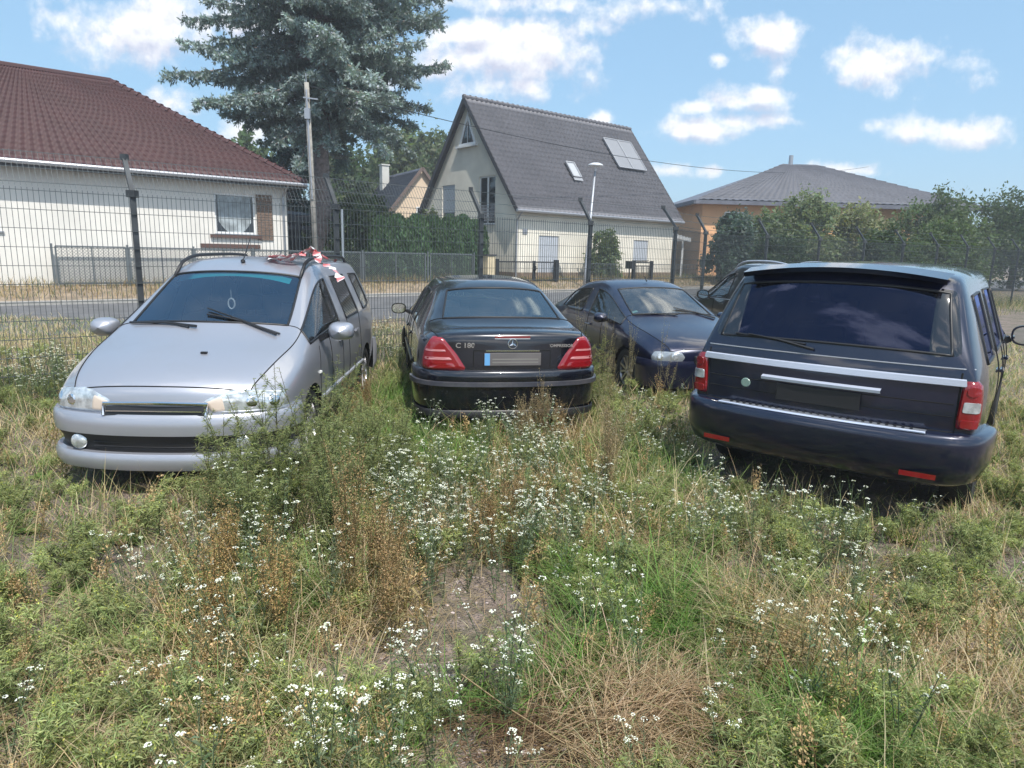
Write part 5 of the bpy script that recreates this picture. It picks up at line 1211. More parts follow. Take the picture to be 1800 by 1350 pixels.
# barrier tape on the roof of the silver car: a thing of its own
mat('tape_red', (.68, .27, .28), .45); mat('tape_white', (.80, .78, .78), .45); mat('tape_mix', (.7, .35, .36), .5)
bt = empty('barrier_tape', (-2.0, 6.45, 1.58), 0, 'crumpled red and white barrier tape lying across the silver car roof', 'barrier tape')
def ribbon(path, w, matn_pair, seed, name='tape_band'):
    rg = random.Random(seed); P = [Vector(p) for p in path]; Q = []
    for a, b_ in zip(P[:-1], P[1:]):
        for k in range(6): Q.append(a.lerp(b_, k/6)+Vector((rg.uniform(-.008, .008), rg.uniform(-.008, .008), rg.uniform(-.006, .006))))
    Q.append(P[-1]); mb = MB(); prev = None
    for i, p in enumerate(Q):
        d = (Q[min(i+1, len(Q)-1)]-Q[max(0, i-1)]).normalized(); tw = 1.2*math.sin(i*.55+seed); s_ = d.cross(Vector((math.sin(tw)*.6, .2, 1))).normalized()*w/2
        cur = (p-s_, p+s_)
        if prev: mb.mi = (i//3) % 2; mb.poly([prev[0], prev[1], cur[1], cur[0]])
        prev = cur
    return mb.build(name, list(matn_pair), bt)
ribbon([(-.35, .02, .055), (-.22, -.05, .09), (-.10, -.03, .075), (.02, -.02, .13), (.10, -.02, .165), (.15, -.05, .09), (.17, -.12, .03), (.30, -.16, .00), (.40, -.24, -.07), (.43, -.33, -.12)], .075, ('tape_white', 'tape_red'), 1)
ribbon([(-.33, -.06, .06), (-.20, -.12, .05), (-.08, -.11, .05), (.0, -.06, .10), (.08, -.01, .14), (.20, .03, .07), (.30, .05, .05)], .08, ('tape_red', 'tape_white'), 4)
ribbon([(-.22, .10, .05), (-.15, .05, .08), (-.05, .02, .10), (.07, .0, .155), (.12, .04, .10), (.22, .08, .06)], .06, ('tape_red', 'tape_mix'), 9)

# ---- dark blue hatchback facing the camera
BH = empty('parked_car', (1.93, 10.2, -.06), R(-74), 'dark blue hatchback with twin round headlamps, facing out between the saloon and the off-roader', 'car', 'cars parked in the overgrown yard')
LB = [(.76, .20), (.825, .36), (.85, .58), (.84, .80)]
st = [
 sec(-1.90, .88, LB, [(-1.95, .72, .92), (-1.99, .64, .98), (-2.0, .54, .99), (-2.03, .30, 1.0), (-2.04, 0, 1.0)], (.05, 0, -.03, -.03)),
 sec(-1.70, .97, LB, [(-1.72, .77, .94), (-1.60, .65, 1.06), (-1.66, .56, 1.08), (-1.75, .30, 1.09), (-1.78, 0, 1.095)]),
 sec(-1.32, 1., LB, [(-1.30, .80, .95), (-1.05, .61, 1.26), (-1.08, .535, 1.33), (-1.14, .28, 1.36), (-1.17, 0, 1.37)]),
 sec(-1.0, 1., LB, [(-.98, .81, .95), (-.80, .605, 1.325), (-.82, .535, 1.385), (-.84, .28, 1.41), (-.85, 0, 1.415)]),
 sec(-.30, 1., LB, [(-.30, .81, .94), (-.32, .60, 1.365), (-.32, .54, 1.42), (-.32, .28, 1.445), (-.32, 0, 1.45)]),
 sec(-.18, 1., LB, [(-.18, .81, .94), (-.22, .60, 1.365), (-.22, .54, 1.42), (-.22, .28, 1.445), (-.22, 0, 1.45)]),
 sec(.45, 1., LB, [(.45, .81, .925), (.20, .60, 1.335), (.20, .535, 1.385), (.25, .28, 1.412), (.27, 0, 1.42)]),
 sec(1.02, 1., LB, [(1.02, .795, .895), (1.03, .735, .93), (.98, .67, .945), (1.14, .35, .972), (1.19, 0, .98)]),
 sec(1.45, 1., LB, [(1.45, .775, .82), (1.46, .69, .865), (1.47, .59, .885), (1.50, .3, .91), (1.51, 0, .915)]),
 sec(1.82, .93, LB, [(1.86, .67, .70), (1.90, .60, .74), (1.91, .5, .755), (1.95, .28, .78), (1.97, 0, .785)]),
 sec(1.89, .87, LB, [(1.95, .60, .62), (2.0, .55, .655), (2.01, .46, .67), (2.06, .26, .69), (2.08, 0, .695)], (.0, .02, .02, .02)),
]
st = [[(x, y, min(z, P[4][2]-.04*(4-i)) if i < 4 and k > 7 else z) for i, (x, y, z) in enumerate(P)] for k, P in enumerate(st)]
gm = {FRONTG: 'glass_dusty', REARG: 'glass_tinted', SIDE: 'glass_clear'}
car = Car(BH, st, {1: 'R', 2: 'S', 3: 'S', 5: 'SD', 6: 'SF'}, (-1.97, -2.02, -2.03, -2.03), (2.04, 2.10, 2.10, 2.09), 'paint_darkblue', [(-1.2, .30, .34), (1.27, .30, .34)], .305, gm,
   creases=[(2, 7, 4, .5), (7, 10, 5, .4)], hood=(7, 10))
sweep_bumper([(1.60, .85), (1.82, .82), (1.98, .66), (2.07, .40), (2.10, 0)], [(-.05, .55), (.015, .545), (.03, .5), (.03, .45), (.015, .40), (.02, .3), (-.02, .2), (-.1, .2)], 'front_bumper', 'paint_darkblue', BH)
sweep_bumper([(-1.55, .85), (-1.8, .82), (-1.97, .66), (-2.04, .40), (-2.06, 0)], [(-.05, .6), (.02, .59), (.03, .5), (.02, .3), (-.05, .22)], 'rear_bumper', 'paint_darkblue', BH)
for sg in (1, -1):
    d = Vector((-.92, -sg*.38, -.06)).normalized(); right = Vector((-d.y, d.x, 0)); O = Vector((1.92, sg*.57, .59))-d*1.5
    f = lambda pts: [(sg*a, z) for a, z in pts]; ob = (O, right, (0, 0, 1), d)
    hl_ = car.patch('headlight', f([(-.20, -.075), (.17, -.07), (.215, .0), (.16, .07), (-.17, .065), (-.215, 0)]), None, 'grey_lens', .010, 6, oblique=ob)
    for cx0, rr_ in ((-.10, .058), (.08, .062)):
        car.patch('lamp', f([(cx0+rr_*math.cos(a), rr_*math.sin(a)) for a in np.linspace(0, 6.283, 12, endpoint=False)]), None, 'clear_lens', .014, 3, oblique=ob, per=2, parent=hl_)
mb = MB(); mb.box((2.07, -.30, .50), (2.11, .30, .62)); mb.build('radiator_grille', 'trim_black', BH, bevel=.02)
plate(BH, (2.135, 0, .42), math.pi, .50, .11, 'plate_white')
for sg, nm in ((1, 'l'), (-1, 'R')):
    mirror_part(car, sg, .72, .865, .955, 'paint_darkblue'); car.line('door_handle', [(-.12, .79), (.06, .795)], nm, 'paint_darkblue', .014, .013, parent=BH)
    car.line('rubbing_strip', [(-.75, .50), (.1, .49), (.90, .48)], nm, 'trim_black', .018, .003, parent=BH)
wiper(car, 'wiper', (1.10, .56), (.95, .0), (1.03, .28), blade=((1.09, .58), (.99, .02))); wiper(car, 'wiper', (1.13, -.02), (.98, -.58), (1.07, -.3), blade=((1.14, -.06), (.95, -.6)))
mb = MB(); mb.tube([(.12, 0, 1.43), (.03, 0, 1.50)], [.010, .006], 6); mb.build('aerial', 'trim_black', BH)
seats(BH, (.05, -.80), .35, .28, 'seat_grey', steer=(.70, .35, .80), zt=.6)
mb = MB(); mb.box((.66, -.68, .45), (1.10, .68, .84)); mb.build('dashboard', 'seat_fabric', BH, bevel=.05)
H = car.proj([(.98, -.55)], 't')[0]; q = inner
hh = car.proj([(.93-.04*k, -.60+.02*k) for k in range(2)], 't')
mb = MB(); a = car.proj([(.90, -.60), (.90, -.50), (.86, -.50), (.86, -.60)], 't'); mb.poly([h-n*.006 for h, n in a]); mb.build('sticker', 'pale_green', BH)

# ---- big dark blue off-roader, tail towards the camera
OR_ = empty('parked_car', (3.56, 6.42, 0.0), R(52.5), 'big dark navy off-roader seen from behind with tall blacked out tailgate glass and chrome strip', 'car', 'cars parked in the overgrown yard')
OR_.scale = (1, 1, .95)
LR = [(.84, .40), (.925, .55), (.955, .80), (.945, 1.02)]
st = [
 sec(-2.30, .955, LR, [(-2.33, .87, 1.135), (-2.345, .845, 1.165), (-2.355, .80, 1.172), (-2.385, .42, 1.18), (-2.39, 0, 1.182)], (.06, .0, -.02, -.02)),
 sec(-2.12, .985, LR, [(-2.16, .90, 1.145), (-2.04, .735, 1.66), (-2.12, .685, 1.725), (-2.20, .37, 1.765), (-2.22, 0, 1.775)]),
 sec(-1.95, 1., LR, [(-1.95, .905, 1.145), (-1.90, .735, 1.69), (-1.95, .685, 1.76), (-2.02, .37, 1.80), (-2.04, 0, 1.81)]),
 sec(-1.20, 1., LR, [(-1.18, .91, 1.14), (-1.12, .735, 1.71), (-1.12, .685, 1.785), (-1.12, .37, 1.83), (-1.12, 0, 1.84)]),
 sec(-1.02, 1., LR, [(-1.06, .91, 1.14), (-1.02, .735, 1.712), (-1.02, .685, 1.787), (-1.02, .37, 1.832), (-1.02, 0, 1.842)]),
 sec(-.05, 1., LR, [(-.05, .91, 1.13), (-.05, .735, 1.71), (-.05, .685, 1.785), (-.05, .37, 1.83), (-.05, 0, 1.84)]),
 sec(.08, 1., LR, [(.08, .91, 1.13), (.07, .735, 1.708), (.07, .685, 1.782), (.07, .37, 1.825), (.07, 0, 1.835)]),
 sec(.70, 1., LR, [(.72, .91, 1.12), (.48, .73, 1.67), (.48, .68, 1.735), (.53, .37, 1.775), (.55, 0, 1.785)]),
 sec(1.15, 1., LR, [(1.15, .90, 1.10), (1.16, .85, 1.12), (1.12, .80, 1.135), (1.24, .42, 1.15), (1.27, 0, 1.155)]),
 sec(1.75, 1., LR, [(1.75, .89, 1.07), (1.75, .84, 1.095), (1.75, .78, 1.10), (1.75, .42, 1.12), (1.75, 0, 1.125)]),
 sec(2.25, .97, LR, [(2.27, .85, 1.0), (2.28, .80, 1.03), (2.29, .74, 1.04), (2.31, .42, 1.05), (2.32, 0, 1.055)]),
 sec(2.36, .93, LR, [(2.39, .80, .94), (2.40, .76, .965), (2.41, .70, .975), (2.43, .40, .985), (2.44, 0, .99)]),
]
st = [[(x, y, min(z, P[4][2]-.04*(4-i)) if i < 4 and k > 8 else z) for i, (x, y, z) in enumerate(P)] for k, P in enumerate(st)]
gm = {FRONTG: 'glass_tinted', REARG: 'glass_privacy', SIDE: 'glass_privacy'}
car = Car(OR_, st, {0: 'R', 2: 'S', 4: 'SE', 6: 'SD', 7: 'SF'}, (-2.34, -2.41, -2.42, -2.41), (2.42, 2.47, 2.48, 2.47), 'paint_navy', [(-1.44, .40, .43), (1.44, .40, .43)], .385, gm,
   creases=[(1, 8, 4, .6), (0, 2, 5, .2), (8, 11, 5, .5), (1, 3, 6, .3)], hood=(8, 11))
def xr(y, z, dflt=-2.4):
    r_ = car.proj([(y, z)], 'r')[0]; return r_[0].x if r_ else dflt
# glazed tailgate edges: blacked panels over the D pillar make the glass reach the corners
for sg in (1, -1): car.patch('tailgate_glass_corner', [(sg*.70, 1.68), (sg*.80, 1.22), (sg*.60, 1.2), (sg*.58, 1.70)], 'r', 'trim_gloss' if 'trim_gloss' in MATS else 'trim_black', .004, 5)
mb = MB(); rows = []
for z, dx, ky in ((1.050, -.004, .86), (1.056, -.020, .86), (1.096, -.022, .855), (1.102, -.004, .85)): rows.append([(xr(ky*t, z)+dx, ky*t, z) for t in np.linspace(-.97, .97, 25)])
mb.grid(rows); _sm(mb.build('chrome_strip', 'chrome_soft' if 'chrome_soft' in MATS else 'satin_silver', OR_))
car.line('tailgate_gap', [(.86, 1.165), (.4, 1.165), (-.4, 1.165), (-.86, 1.165)], 'r', 'satin_silver', .004, .002); car.line('tailgate_gap', [(.80, 1.14), (.80, .74), (-.80, .74), (-.80, 1.14)], 'r', 'seam', .006, .0)
car.line('tailgate_gap', [(.78, .93), (-.78, .93)], 'r', 'seam', .004, .0); car.line('tailgate_crease', [(.78, .845), (-.78, .845)], 'r', 'seam', .003, .0)
for sg in (1, -1):
    d = Vector((.90, -sg*.42, 0)).normalized(); right = Vector((d.y, -d.x, 0)); O = Vector((-2.33, sg*.84, .93))-d*1.5; ob = (O, right, (0, 0, 1), d)
    f = lambda pts: [(-sg*a, z) for a, z in pts]
    tl = car.patch('tail_light', f([(-.045, -.165), (.085, -.165), (.085, .165), (-.03, .165)]), None, 'dark_red_lens', .020, 6, oblique=ob)
    car.patch('reversing_lamp', f([(-.03, -.055), (.072, -.055), (.072, .035), (-.025, .035)]), None, 'clear_lens', .024, 4, oblique=ob, parent=tl)
    for cz in (.095,): car.patch('brake_lamp', f([(.022+.042*math.cos(a), cz+.05*math.sin(a)) for a in np.linspace(0, 6.283, 12, endpoint=False)]), None, 'red_lens', .025, 3, oblique=ob, per=2, parent=tl)
    car.patch('fog_lamp', f([(-.032, -.155), (.072, -.155), (.072, -.085), (-.03, -.085)]), None, 'red_lens', .024, 4, oblique=ob, parent=tl)
RB = [(-1.90, .955), (-2.12, .945), (-2.34, .88), (-2.43, .62), (-2.46, .3), (-2.465, 0)]
bp = sweep_bumper(RB, [(-.10, .735), (.0, .742), (.045, .735), (.062, .715), (.066, .66), (.060, .52), (.02, .40), (-.05, .36), (-.12, .36)], 'rear_bumper', 'paint_navy', OR_)
mb = MB(); 
mb.grid([[( -2.475-.030*(1-abs(t)**2.2)+dx*0, .66*t, .7425+.0) for t in np.linspace(-1, 1, 25)], [(-2.385-.02*(1-abs(t)**2.2), .66*t, .7445) for t in np.linspace(-1, 1, 25)]]); mb.build('step_plate', 'step_plate', bp)
sweep_bumper([(-2.455, .66), (-2.475, .45), (-2.49, .2), (-2.495, 0)], [(-.03, .742), (.012, .748), (.018, .738), (.008, .728)], 'step_edge', 'chrome_soft' if 'chrome_soft' in MATS else 'satin_silver', bp)
mb = MB()
for k in range(26): y = -.58+k*1.16/25; mb.box((-2.435, y-.008, .745), (-2.40, y+.008, .752))
mb.build('step_studs', 'trim_black', bp)
for sg in (1, -1):
    mb = MB(); mb.grid([[(-2.47-.015*(1-t), sg*(.55+.20*t), z) for t in (0, .5, 1)] for z in (.47, .435)]); mb.build('reflector', 'dark_red_lens', bp)
for sg, nm in ((1, 'l'), (-1, 'R')):
    m_ = mirror_part(car, sg, .82, .95, 1.14, 'paint_navy'); m_.scale = (1.3, 1.3, 1.5); car.patch('headlight', [(2.1, .80), (2.33, .80), (2.35, .92), (2.12, .95)], nm, 'clear_lens', .01)
    car.line('door_handle', [(-.85, .98), (-.67, .98)], nm, 'paint_navy', .016, .015, parent=OR_); car.line('door_handle', [(.12, .97), (.30, .97)], nm, 'paint_navy', .016, .015, parent=OR_)
# rear wiper, spoiler, badge, plate
wiper(car, 'rear_wiper', (.06, 1.20), (.52, 1.265), (.30, 1.245), blade=((.12, 1.235), (.62, 1.265)), axis='r', off=.022)
mb = MB(); x0 = -2.22
mb.grid([[(-2.17-.10*(1-.3*t*t), .64*t, 1.79-.06*t*t) for t in np.linspace(-1, 1, 17)], [(-2.02, .66*t, 1.822-.055*t*t) for t in np.linspace(-1, 1, 17)]]); mb.grid([[(-2.17-.10*(1-.3*t*t), .64*t, 1.79-.06*t*t) for t in np.linspace(-1, 1, 17)], [(-2.20, .64*t, 1.755-.06*t*t) for t in np.linspace(-1, 1, 17)]]); _sm(mb.build('roof_spoiler', 'paint_navy', OR_, weld=True))
mb = MB(); x_ = xr(0, .88)-.012; mb.box((x_-.006, -.27, .815), (x_, .27, .935)); mb.build('plate_mount', 'trim_black', OR_, bevel=.008)
mb = MB(); mb.grid([[(xr(y, .97)-.004, y, .985) for y in np.linspace(-.38, .38, 9)], [(xr(y, .97)-.045, y, .975) for y in np.linspace(-.38, .38, 9)], [(xr(y, .97)-.040, y, .955) for y in np.linspace(-.38, .38, 9)], [(xr(y, .95)-.004, y, .950) for y in np.linspace(-.38, .38, 9)]]); mb.build('plate_lamp_cover', 'chrome_soft', OR_)
mb = MB(); mb.lathe([(0.001, -.006), (.030, -.006), (.036, 0)], 'x', c=(xr(.50, .90)-.002, .50, .90), seg=20); bd = mb.build('oval_badge', 'badge_green' if 'badge_green' in MATS else 'trim_black', OR_)
seats(OR_, (.30, -.62), .40, .62, 'seat_fabric', zt=.62)

# ---- black estate beyond, roof rails
ES = empty('parked_car', (4.78, 12.55, 0), R(98), 'black estate car with silver roof rails partly hidden behind the navy off-roader', 'car', 'cars parked in the overgrown yard')
LE = [(.78, .24), (.86, .40), (.885, .64), (.87, .88)]
def up_(P, dz): return P
st = [
 sec(-2.10, .93, LE, [(-2.13, .80, 1.00), (-2.15, .76, 1.03), (-2.16, .70, 1.04), (-2.19, .38, 1.05), (-2.20, 0, 1.05)], (.05, 0, -.02, -.02)),
 sec(-1.95, .98, LE, [(-1.98, .83, 1.02), (-1.80, .68, 1.50), (-1.86, .60, 1.57), (-1.92, .32, 1.60), (-1.94, 0, 1.605)]),
 sec(-1.75, 1., LE, [(-1.75, .84, 1.02), (-1.62, .68, 1.53), (-1.66, .61, 1.60), (-1.70, .32, 1.635), (-1.72, 0, 1.64)]),
 sec(-1.15, 1., LE, [(-1.12, .845, 1.015), (-1.04, .68, 1.555), (-1.04, .62, 1.63), (-1.04, .32, 1.665), (-1.04, 0, 1.67)]),
 sec(-1.0, 1., LE, [(-1.02, .845, 1.015), (-.95, .68, 1.56), (-.95, .62, 1.635), (-.95, .32, 1.668), (-.95, 0, 1.675)]),
 sec(-.10, 1., LE, [(-.10, .845, 1.005), (-.10, .675, 1.56), (-.10, .615, 1.635), (-.10, .32, 1.67), (-.10, 0, 1.675)]),
 sec(.02, 1., LE, [(.02, .845, 1.0), (.0, .675, 1.558), (.0, .615, 1.63), (.0, .32, 1.665), (.0, 0, 1.67)]),
 sec(.60, 1., LE, [(.62, .845, .985), (.36, .67, 1.52), (.36, .61, 1.59), (.42, .32, 1.622), (.44, 0, 1.63)]),
 sec(1.15, 1., LE, [(1.16, .835, .97), (1.17, .79, .995), (1.12, .73, 1.01), (1.26, .38, 1.035), (1.30, 0, 1.04)]),
 sec(1.70, 1., LE, [(1.70, .82, .92), (1.70, .76, .95), (1.70, .68, .965), (1.72, .36, .985), (1.73, 0, .99)]),
 sec(2.08, .94, LE, [(2.10, .75, .84), (2.12, .70, .87), (2.13, .62, .88), (2.16, .34, .90), (2.17, 0, .905)]),
 sec(2.15, .90, LE, [(2.20, .70, .76), (2.23, .66, .785), (2.24, .58, .80), (2.27, .32, .815), (2.28, 0, .82)]),
]
st = [[(x, y, min(z, P[4][2]-.04*(4-i)) if i < 4 and k > 8 else z) for i, (x, y, z) in enumerate(P)] for k, P in enumerate(st)]
gm = {FRONTG: 'glass_clear', REARG: 'glass_tinted', SIDE: 'glass_clear'}
car = Car(ES, st, {0: 'R', 2: 'S', 4: 'SE', 6: 'SD', 7: 'SF'}, (-2.15, -2.2, -2.2, -2.2), (2.24, 2.29, 2.3, 2.29), 'paint_black', [(-1.3, .34, .385), (1.32, .34, .385)], .345, gm, creases=[(2, 8, 4, .6), (8, 11, 5, .4)], hood=(8, 11))
for sg, nm in ((1, 'l'), (-1, 'R')):
    m_ = mirror_part(car, sg, .80, .89, 1.03, 'trim_black'); m_.scale = (1.2, 1.2, 1.35)
    mb = MB(); H = [x for x in car.proj([(-1.65+2.05*k/14, sg*.57) for k in range(15)], 't') if x]
    mb.tube([h+Vector((0, 0, .065*math.sin(math.pi*min(1, max(0, (k/(len(H)-1)))))**.35)) for k, (h, n) in enumerate(H)], .019, 8); mb.build('roof_rail', 'satin_silver', ES, smooth=True)
    for x in (-.72, .22): car.line('door_handle', [(x-.09, .90), (x+.09, .905)], nm, 'chrome', .014, .014, parent=ES)
    car.line('window_strip', [(-1.70, 1.0), (-.1, .99), (1.0, .965)], nm, 'satin_silver', .007, .002, parent=ES)
    car.patch('tail_light', [(-2.10, .80), (-1.98, .80), (-2.0, 1.0), (-2.10, 1.0)], nm, 'red_lens', .01)
sweep_bumper([(-1.7, .88), (-1.95, .87), (-2.15, .74), (-2.22, .4), (-2.24, 0)], [(-.05, .66), (.02, .65), (.035, .5), (.0, .28)], 'rear_bumper', 'paint_black', ES)
sweep_bumper([(1.7, .88), (1.95, .86), (2.18, .70), (2.28, .4), (2.31, 0)], [(-.05, .62), (.02, .6), (.035, .45), (.0, .26)], 'front_bumper', 'paint_black', ES)
seats(ES, (.22, -.70), .37, .38, 'seat_fabric', zt=.62)
# ------------------------------------------------------------------ weeds, grass and flowers of the overgrown yard
leafmat('grass_blades', .35, .55); leafmat('plant', .38, .6, .2); 
def ell(x, y, L):
    v = np.zeros_like(x)
    for cx, cy, rx, ry, w in L: v = np.maximum(v, w*np.exp(-((x-cx)/rx)**2-((y-cy)/ry)**2))
    return v
LUSH = [(-.75, 6.15, .75, .75, 1.), (-.95, 5.3, .5, .6, 1.), (-1.45, 7.3, .35, 1.5, 1.), (-.45, 5.3, .5, .5, .8), (.72, 3.0, .50, .32, 1.), (.38, 3.38, .38, .25, .9), (.25, 2.55, .3, .2, .8), (-1.2, 3.2, .5, .6, .5), (1.0, 5.2, .6, .9, .6), (1.2, 2.1, .35, .25, .9), (-.35, 2.15, .5, .3, .6), (.9, 3.9, .35, .4, .7)]
DRY = [(.55, 6.1, .75, .55, 1.), (.70, 4.5, .42, .85, 1.), (-.05, 3.75, .25, .3, .8), (-.75, 3.1, .25, .5, .8), (-1.2, 2.6, .4, .4, .8), (-1.45, 5.8, .3, 1.2, .9), (1.2, 2.75, .4, .4, .9), (.45, 2.25, .5, .25, 1.), (.1, 4.6, .3, .6, .6), (-.9, 2.1, .4, .3, .5)]
BARE = [(-.12, 3.0, .30, .45, 1.3), (-.36, 2.62, .25, .2, 1.), (-.10, 2.05, .35, .20, .9), (-.72, 2.55, .25, .18, .6), (.05, 2.0, .2, .12, .8), (1.15, 3.35, .25, .2, .6), (-1.5, 3.3, .3, .3, .5)]
FLO = [(-.52, 3.75, .36, .50, 1.), (-.72, 4.25, .35, .45, 1.), (-.40, 4.5, .3, .4, .8), (.20, 3.6, .36, .42, 1.), (.45, 4.2, .30, .40, .7), (1.48, 3.7, .30, .40, .85), (1.15, 5.6, .40, .5, .45), (-.46, 1.85, .30, .18, .9), (-.18, 2.1, .22, .20, .9), (.27, 2.75, .20, .18, .6), (-1.35, 3.05, .30, .35, .8), (1.05, 2.2, .35, .25, .4), (-1.0, 2.2, .3, .35, .5), (1.6, 3.0, .3, .35, .3), (-.1, 3.9, .4, .3, .7), (.2, 5.2, .6, .5, .35)]
CARS = [(-.425, 8.28, R(101), 2.2, .84), (-2.52, 6.58, R(-87.5), 2.1, .84), (1.93, 10.2, R(-74), 2.0, .82), (3.56, 6.42, R(52.5), 2.35, .92), (4.78, 12.55, R(98), 2.2, .86)]
def under_car(x, y, m=0.):
    u = np.zeros(len(x), bool)
    for cx, cy, a, l, w in CARS:
        dx, dy = x-cx, y-cy; u |= (np.abs(dx*math.cos(a)+dy*math.sin(a)) < l+m) & (np.abs(-dx*math.sin(a)+dy*math.cos(a)) < w+m)
    return u
def scatter(n, y0=1.35, y1=15., p=1.6, extra=1.3):
    """points on the yard, thinning with distance"""
    t = rng.random(n); y = y0+(y1-y0)*t**p; x = (rng.random(n)*2-1)*(.80*y+extra); return x, y
BLK = []
def ribbons(x, y, z, h, w, lean, az, bend, C, segs=3):
    n = len(x); V = np.zeros((n, 2*(segs+1), 3), np.float32); az2 = az+math.pi/2+rng.normal(size=n)*.4
    for s in range(segs+1):
        t = s/segs; r = h*(lean*t+bend*t*t); zz = h*np.sqrt(np.clip(1-(lean*.5+bend*t*.8)**2, .15, 1))*t; ww = w*(1-t**1.6*.93)*.5
        for k, sg in ((0, -1), (1, 1)):
            V[:, 2*s+k, 0] = x+np.cos(az)*r+np.cos(az2)*ww*sg; V[:, 2*s+k, 1] = y+np.sin(az)*r+np.sin(az2)*ww*sg; V[:, 2*s+k, 2] = z+zz
    base = np.arange(n)[:, None]*(2*(segs+1)); F = np.concatenate([base+np.array([[2*s, 2*s+1, 2*s+3, 2*s+2]]) for s in range(segs)], 0)
    Cc_ = np.repeat(np.clip(C*1.1, 0, .9), 2*(segs+1), 0); return V.reshape(-1, 3), F, Cc_
def cmix(n, a, b, t=None, j=.12):
    t = rng.random(n) if t is None else t; c = np.array(a)[None]*(1-t[:, None])+np.array(b)[None]*t[:, None]; return np.clip(c*(1+rng.normal(size=(n, 3))*j*.4)*(1+rng.normal(size=(n, 1))*j), .004, .9)
BRT = 1.3
class Acc:
    def __init__(s): s.V = []; s.F = []; s.C = []; s.n = 0
    def add(s, V, F, C):
        s.V.append(V); s.F.append(F+s.n); s.C.append(C); s.n += len(V)
    def build(s, name, mt, parent=None): return np_mesh(name, np.concatenate(s.V), [np.concatenate(s.F)], mt, np.concatenate(s.C), parent=parent)
GREEN1, GREEN2 = (.10, .165, .045), (.20, .26, .095); DRY1, DRY2 = (.36, .27, .155), (.56, .46, .31); RUST1, RUST2 = (.33, .215, .105), (.52, .375, .21)
A = Acc()
# short sward
N = 300000
x, y = scatter(N, 1.35, 15.5, 1.75); lush = ell(x, y, LUSH); dry = ell(x, y, DRY); bare = ell(x, y, BARE); n1 = vnoise(x, y, 1.7); n2 = vnoise(x+7, y+3, 5.3); n3 = vnoise(x+3, y+11, 11.)
keep = rng.random(N) < np.clip(.35+.75*lush+.25*dry+.5*(n1-.4)+.6*(n2-.5)-1.1*bare, .03, 1.)
uc = under_car(x, y, -.15); keep &= ~(uc & (rng.random(N) < .8)); x, y, lush, dry, n1, n2, n3, uc, bare = [q[keep] for q in (x, y, lush, dry, n1, n2, n3, uc, bare)]; n = len(x)
isdry = rng.random(n) < np.clip(.50+.55*dry-1.0*lush+.9*(n1-.5)+.6*(n2-.5), .03, .95)
h = (.06+.115*rng.random(n))*(1+.9*lush+.5*(n2-.5)+.4*dry)*(1-.6*np.clip(bare, 0, 1))*np.where(uc, .6, 1)*np.where(rng.random(n) < .12, 1.7, 1); w = .0026+.0022*rng.random(n)+.00055*y
C = np.where(isdry[:, None], cmix(n, DRY1, DRY2), np.where((rng.random(n) < lush*.8)[:, None], cmix(n, (.085, .19, .032), (.17, .29, .06)), cmix(n, GREEN1, GREEN2, np.clip(.35+.5*(n1-.5)+rng.random(n)*.6, 0, 1))))
A.add(*ribbons(x, y, ground_h(x, y)-.008, h, w, .25+.5*rng.random(n), rng.random(n)*6.283, .25+.6*rng.random(n), C))
# litter: dry stems lying about
N = 42000; x, y = scatter(N, 1.35, 10, 1.7); dry = ell(x, y, DRY); bare = ell(x, y, BARE); k = rng.random(N) < .25+.6*dry+.25*bare; x, y = x[k], y[k]; n = len(x)
A.add(*ribbons(x, y, ground_h(x, y)+.004+.03*rng.random(n), .05+.13*rng.random(n), .002+.0018*rng.random(n), 1.5+.4*rng.random(n), rng.random(n)*6.283, .05*rng.random(n), cmix(n, (.22, .15, .085), (.44, .34, .20)), 2))
# longer thin grasses in the dry zones and along cars
N = 64000; x, y = scatter(N, 1.4, 13.5, 1.45); dry = ell(x, y, DRY); lush = ell(x, y, LUSH); n1 = vnoise(x+20, y, 2.3); bare = ell(x, y, BARE)
dry = dry-ell(x, y, [(.42, 2.24, .42, .30, 2.), (.02, 2.16, .26, .18, 1.5)]); bare = bare+ell(x, y, [(.42, 2.24, .38, .26, 2.)]); dry = np.clip(dry, 0, 1); edge = under_car(x, y, .30) & ~under_car(x, y, .03)
k = (rng.random(N) < np.clip(.9*dry**1.5+.25*lush+.9*np.clip(n1-.55, 0, 1)+.35*edge-1.2*bare, 0, 1)) & ~under_car(x, y, .02); x, y, dry, lush = x[k], y[k], dry[k], lush[k]; n = len(x)
isdry = rng.random(n) < np.clip(.55+.45*dry-.7*lush, .1, .97); h = (.15+.30*rng.random(n)**1.3)*(1+.3*dry)
C = np.where(isdry[:, None], cmix(n, DRY1, (.56, .45, .27)), cmix(n, GREEN1, GREEN2))
A.add(*ribbons(x, y, ground_h(x, y)-.01, h, .0022+.0016*rng.random(n)+.0004*y, .12+.28*rng.random(n), rng.random(n)*6.283, .1+.45*rng.random(n), C))
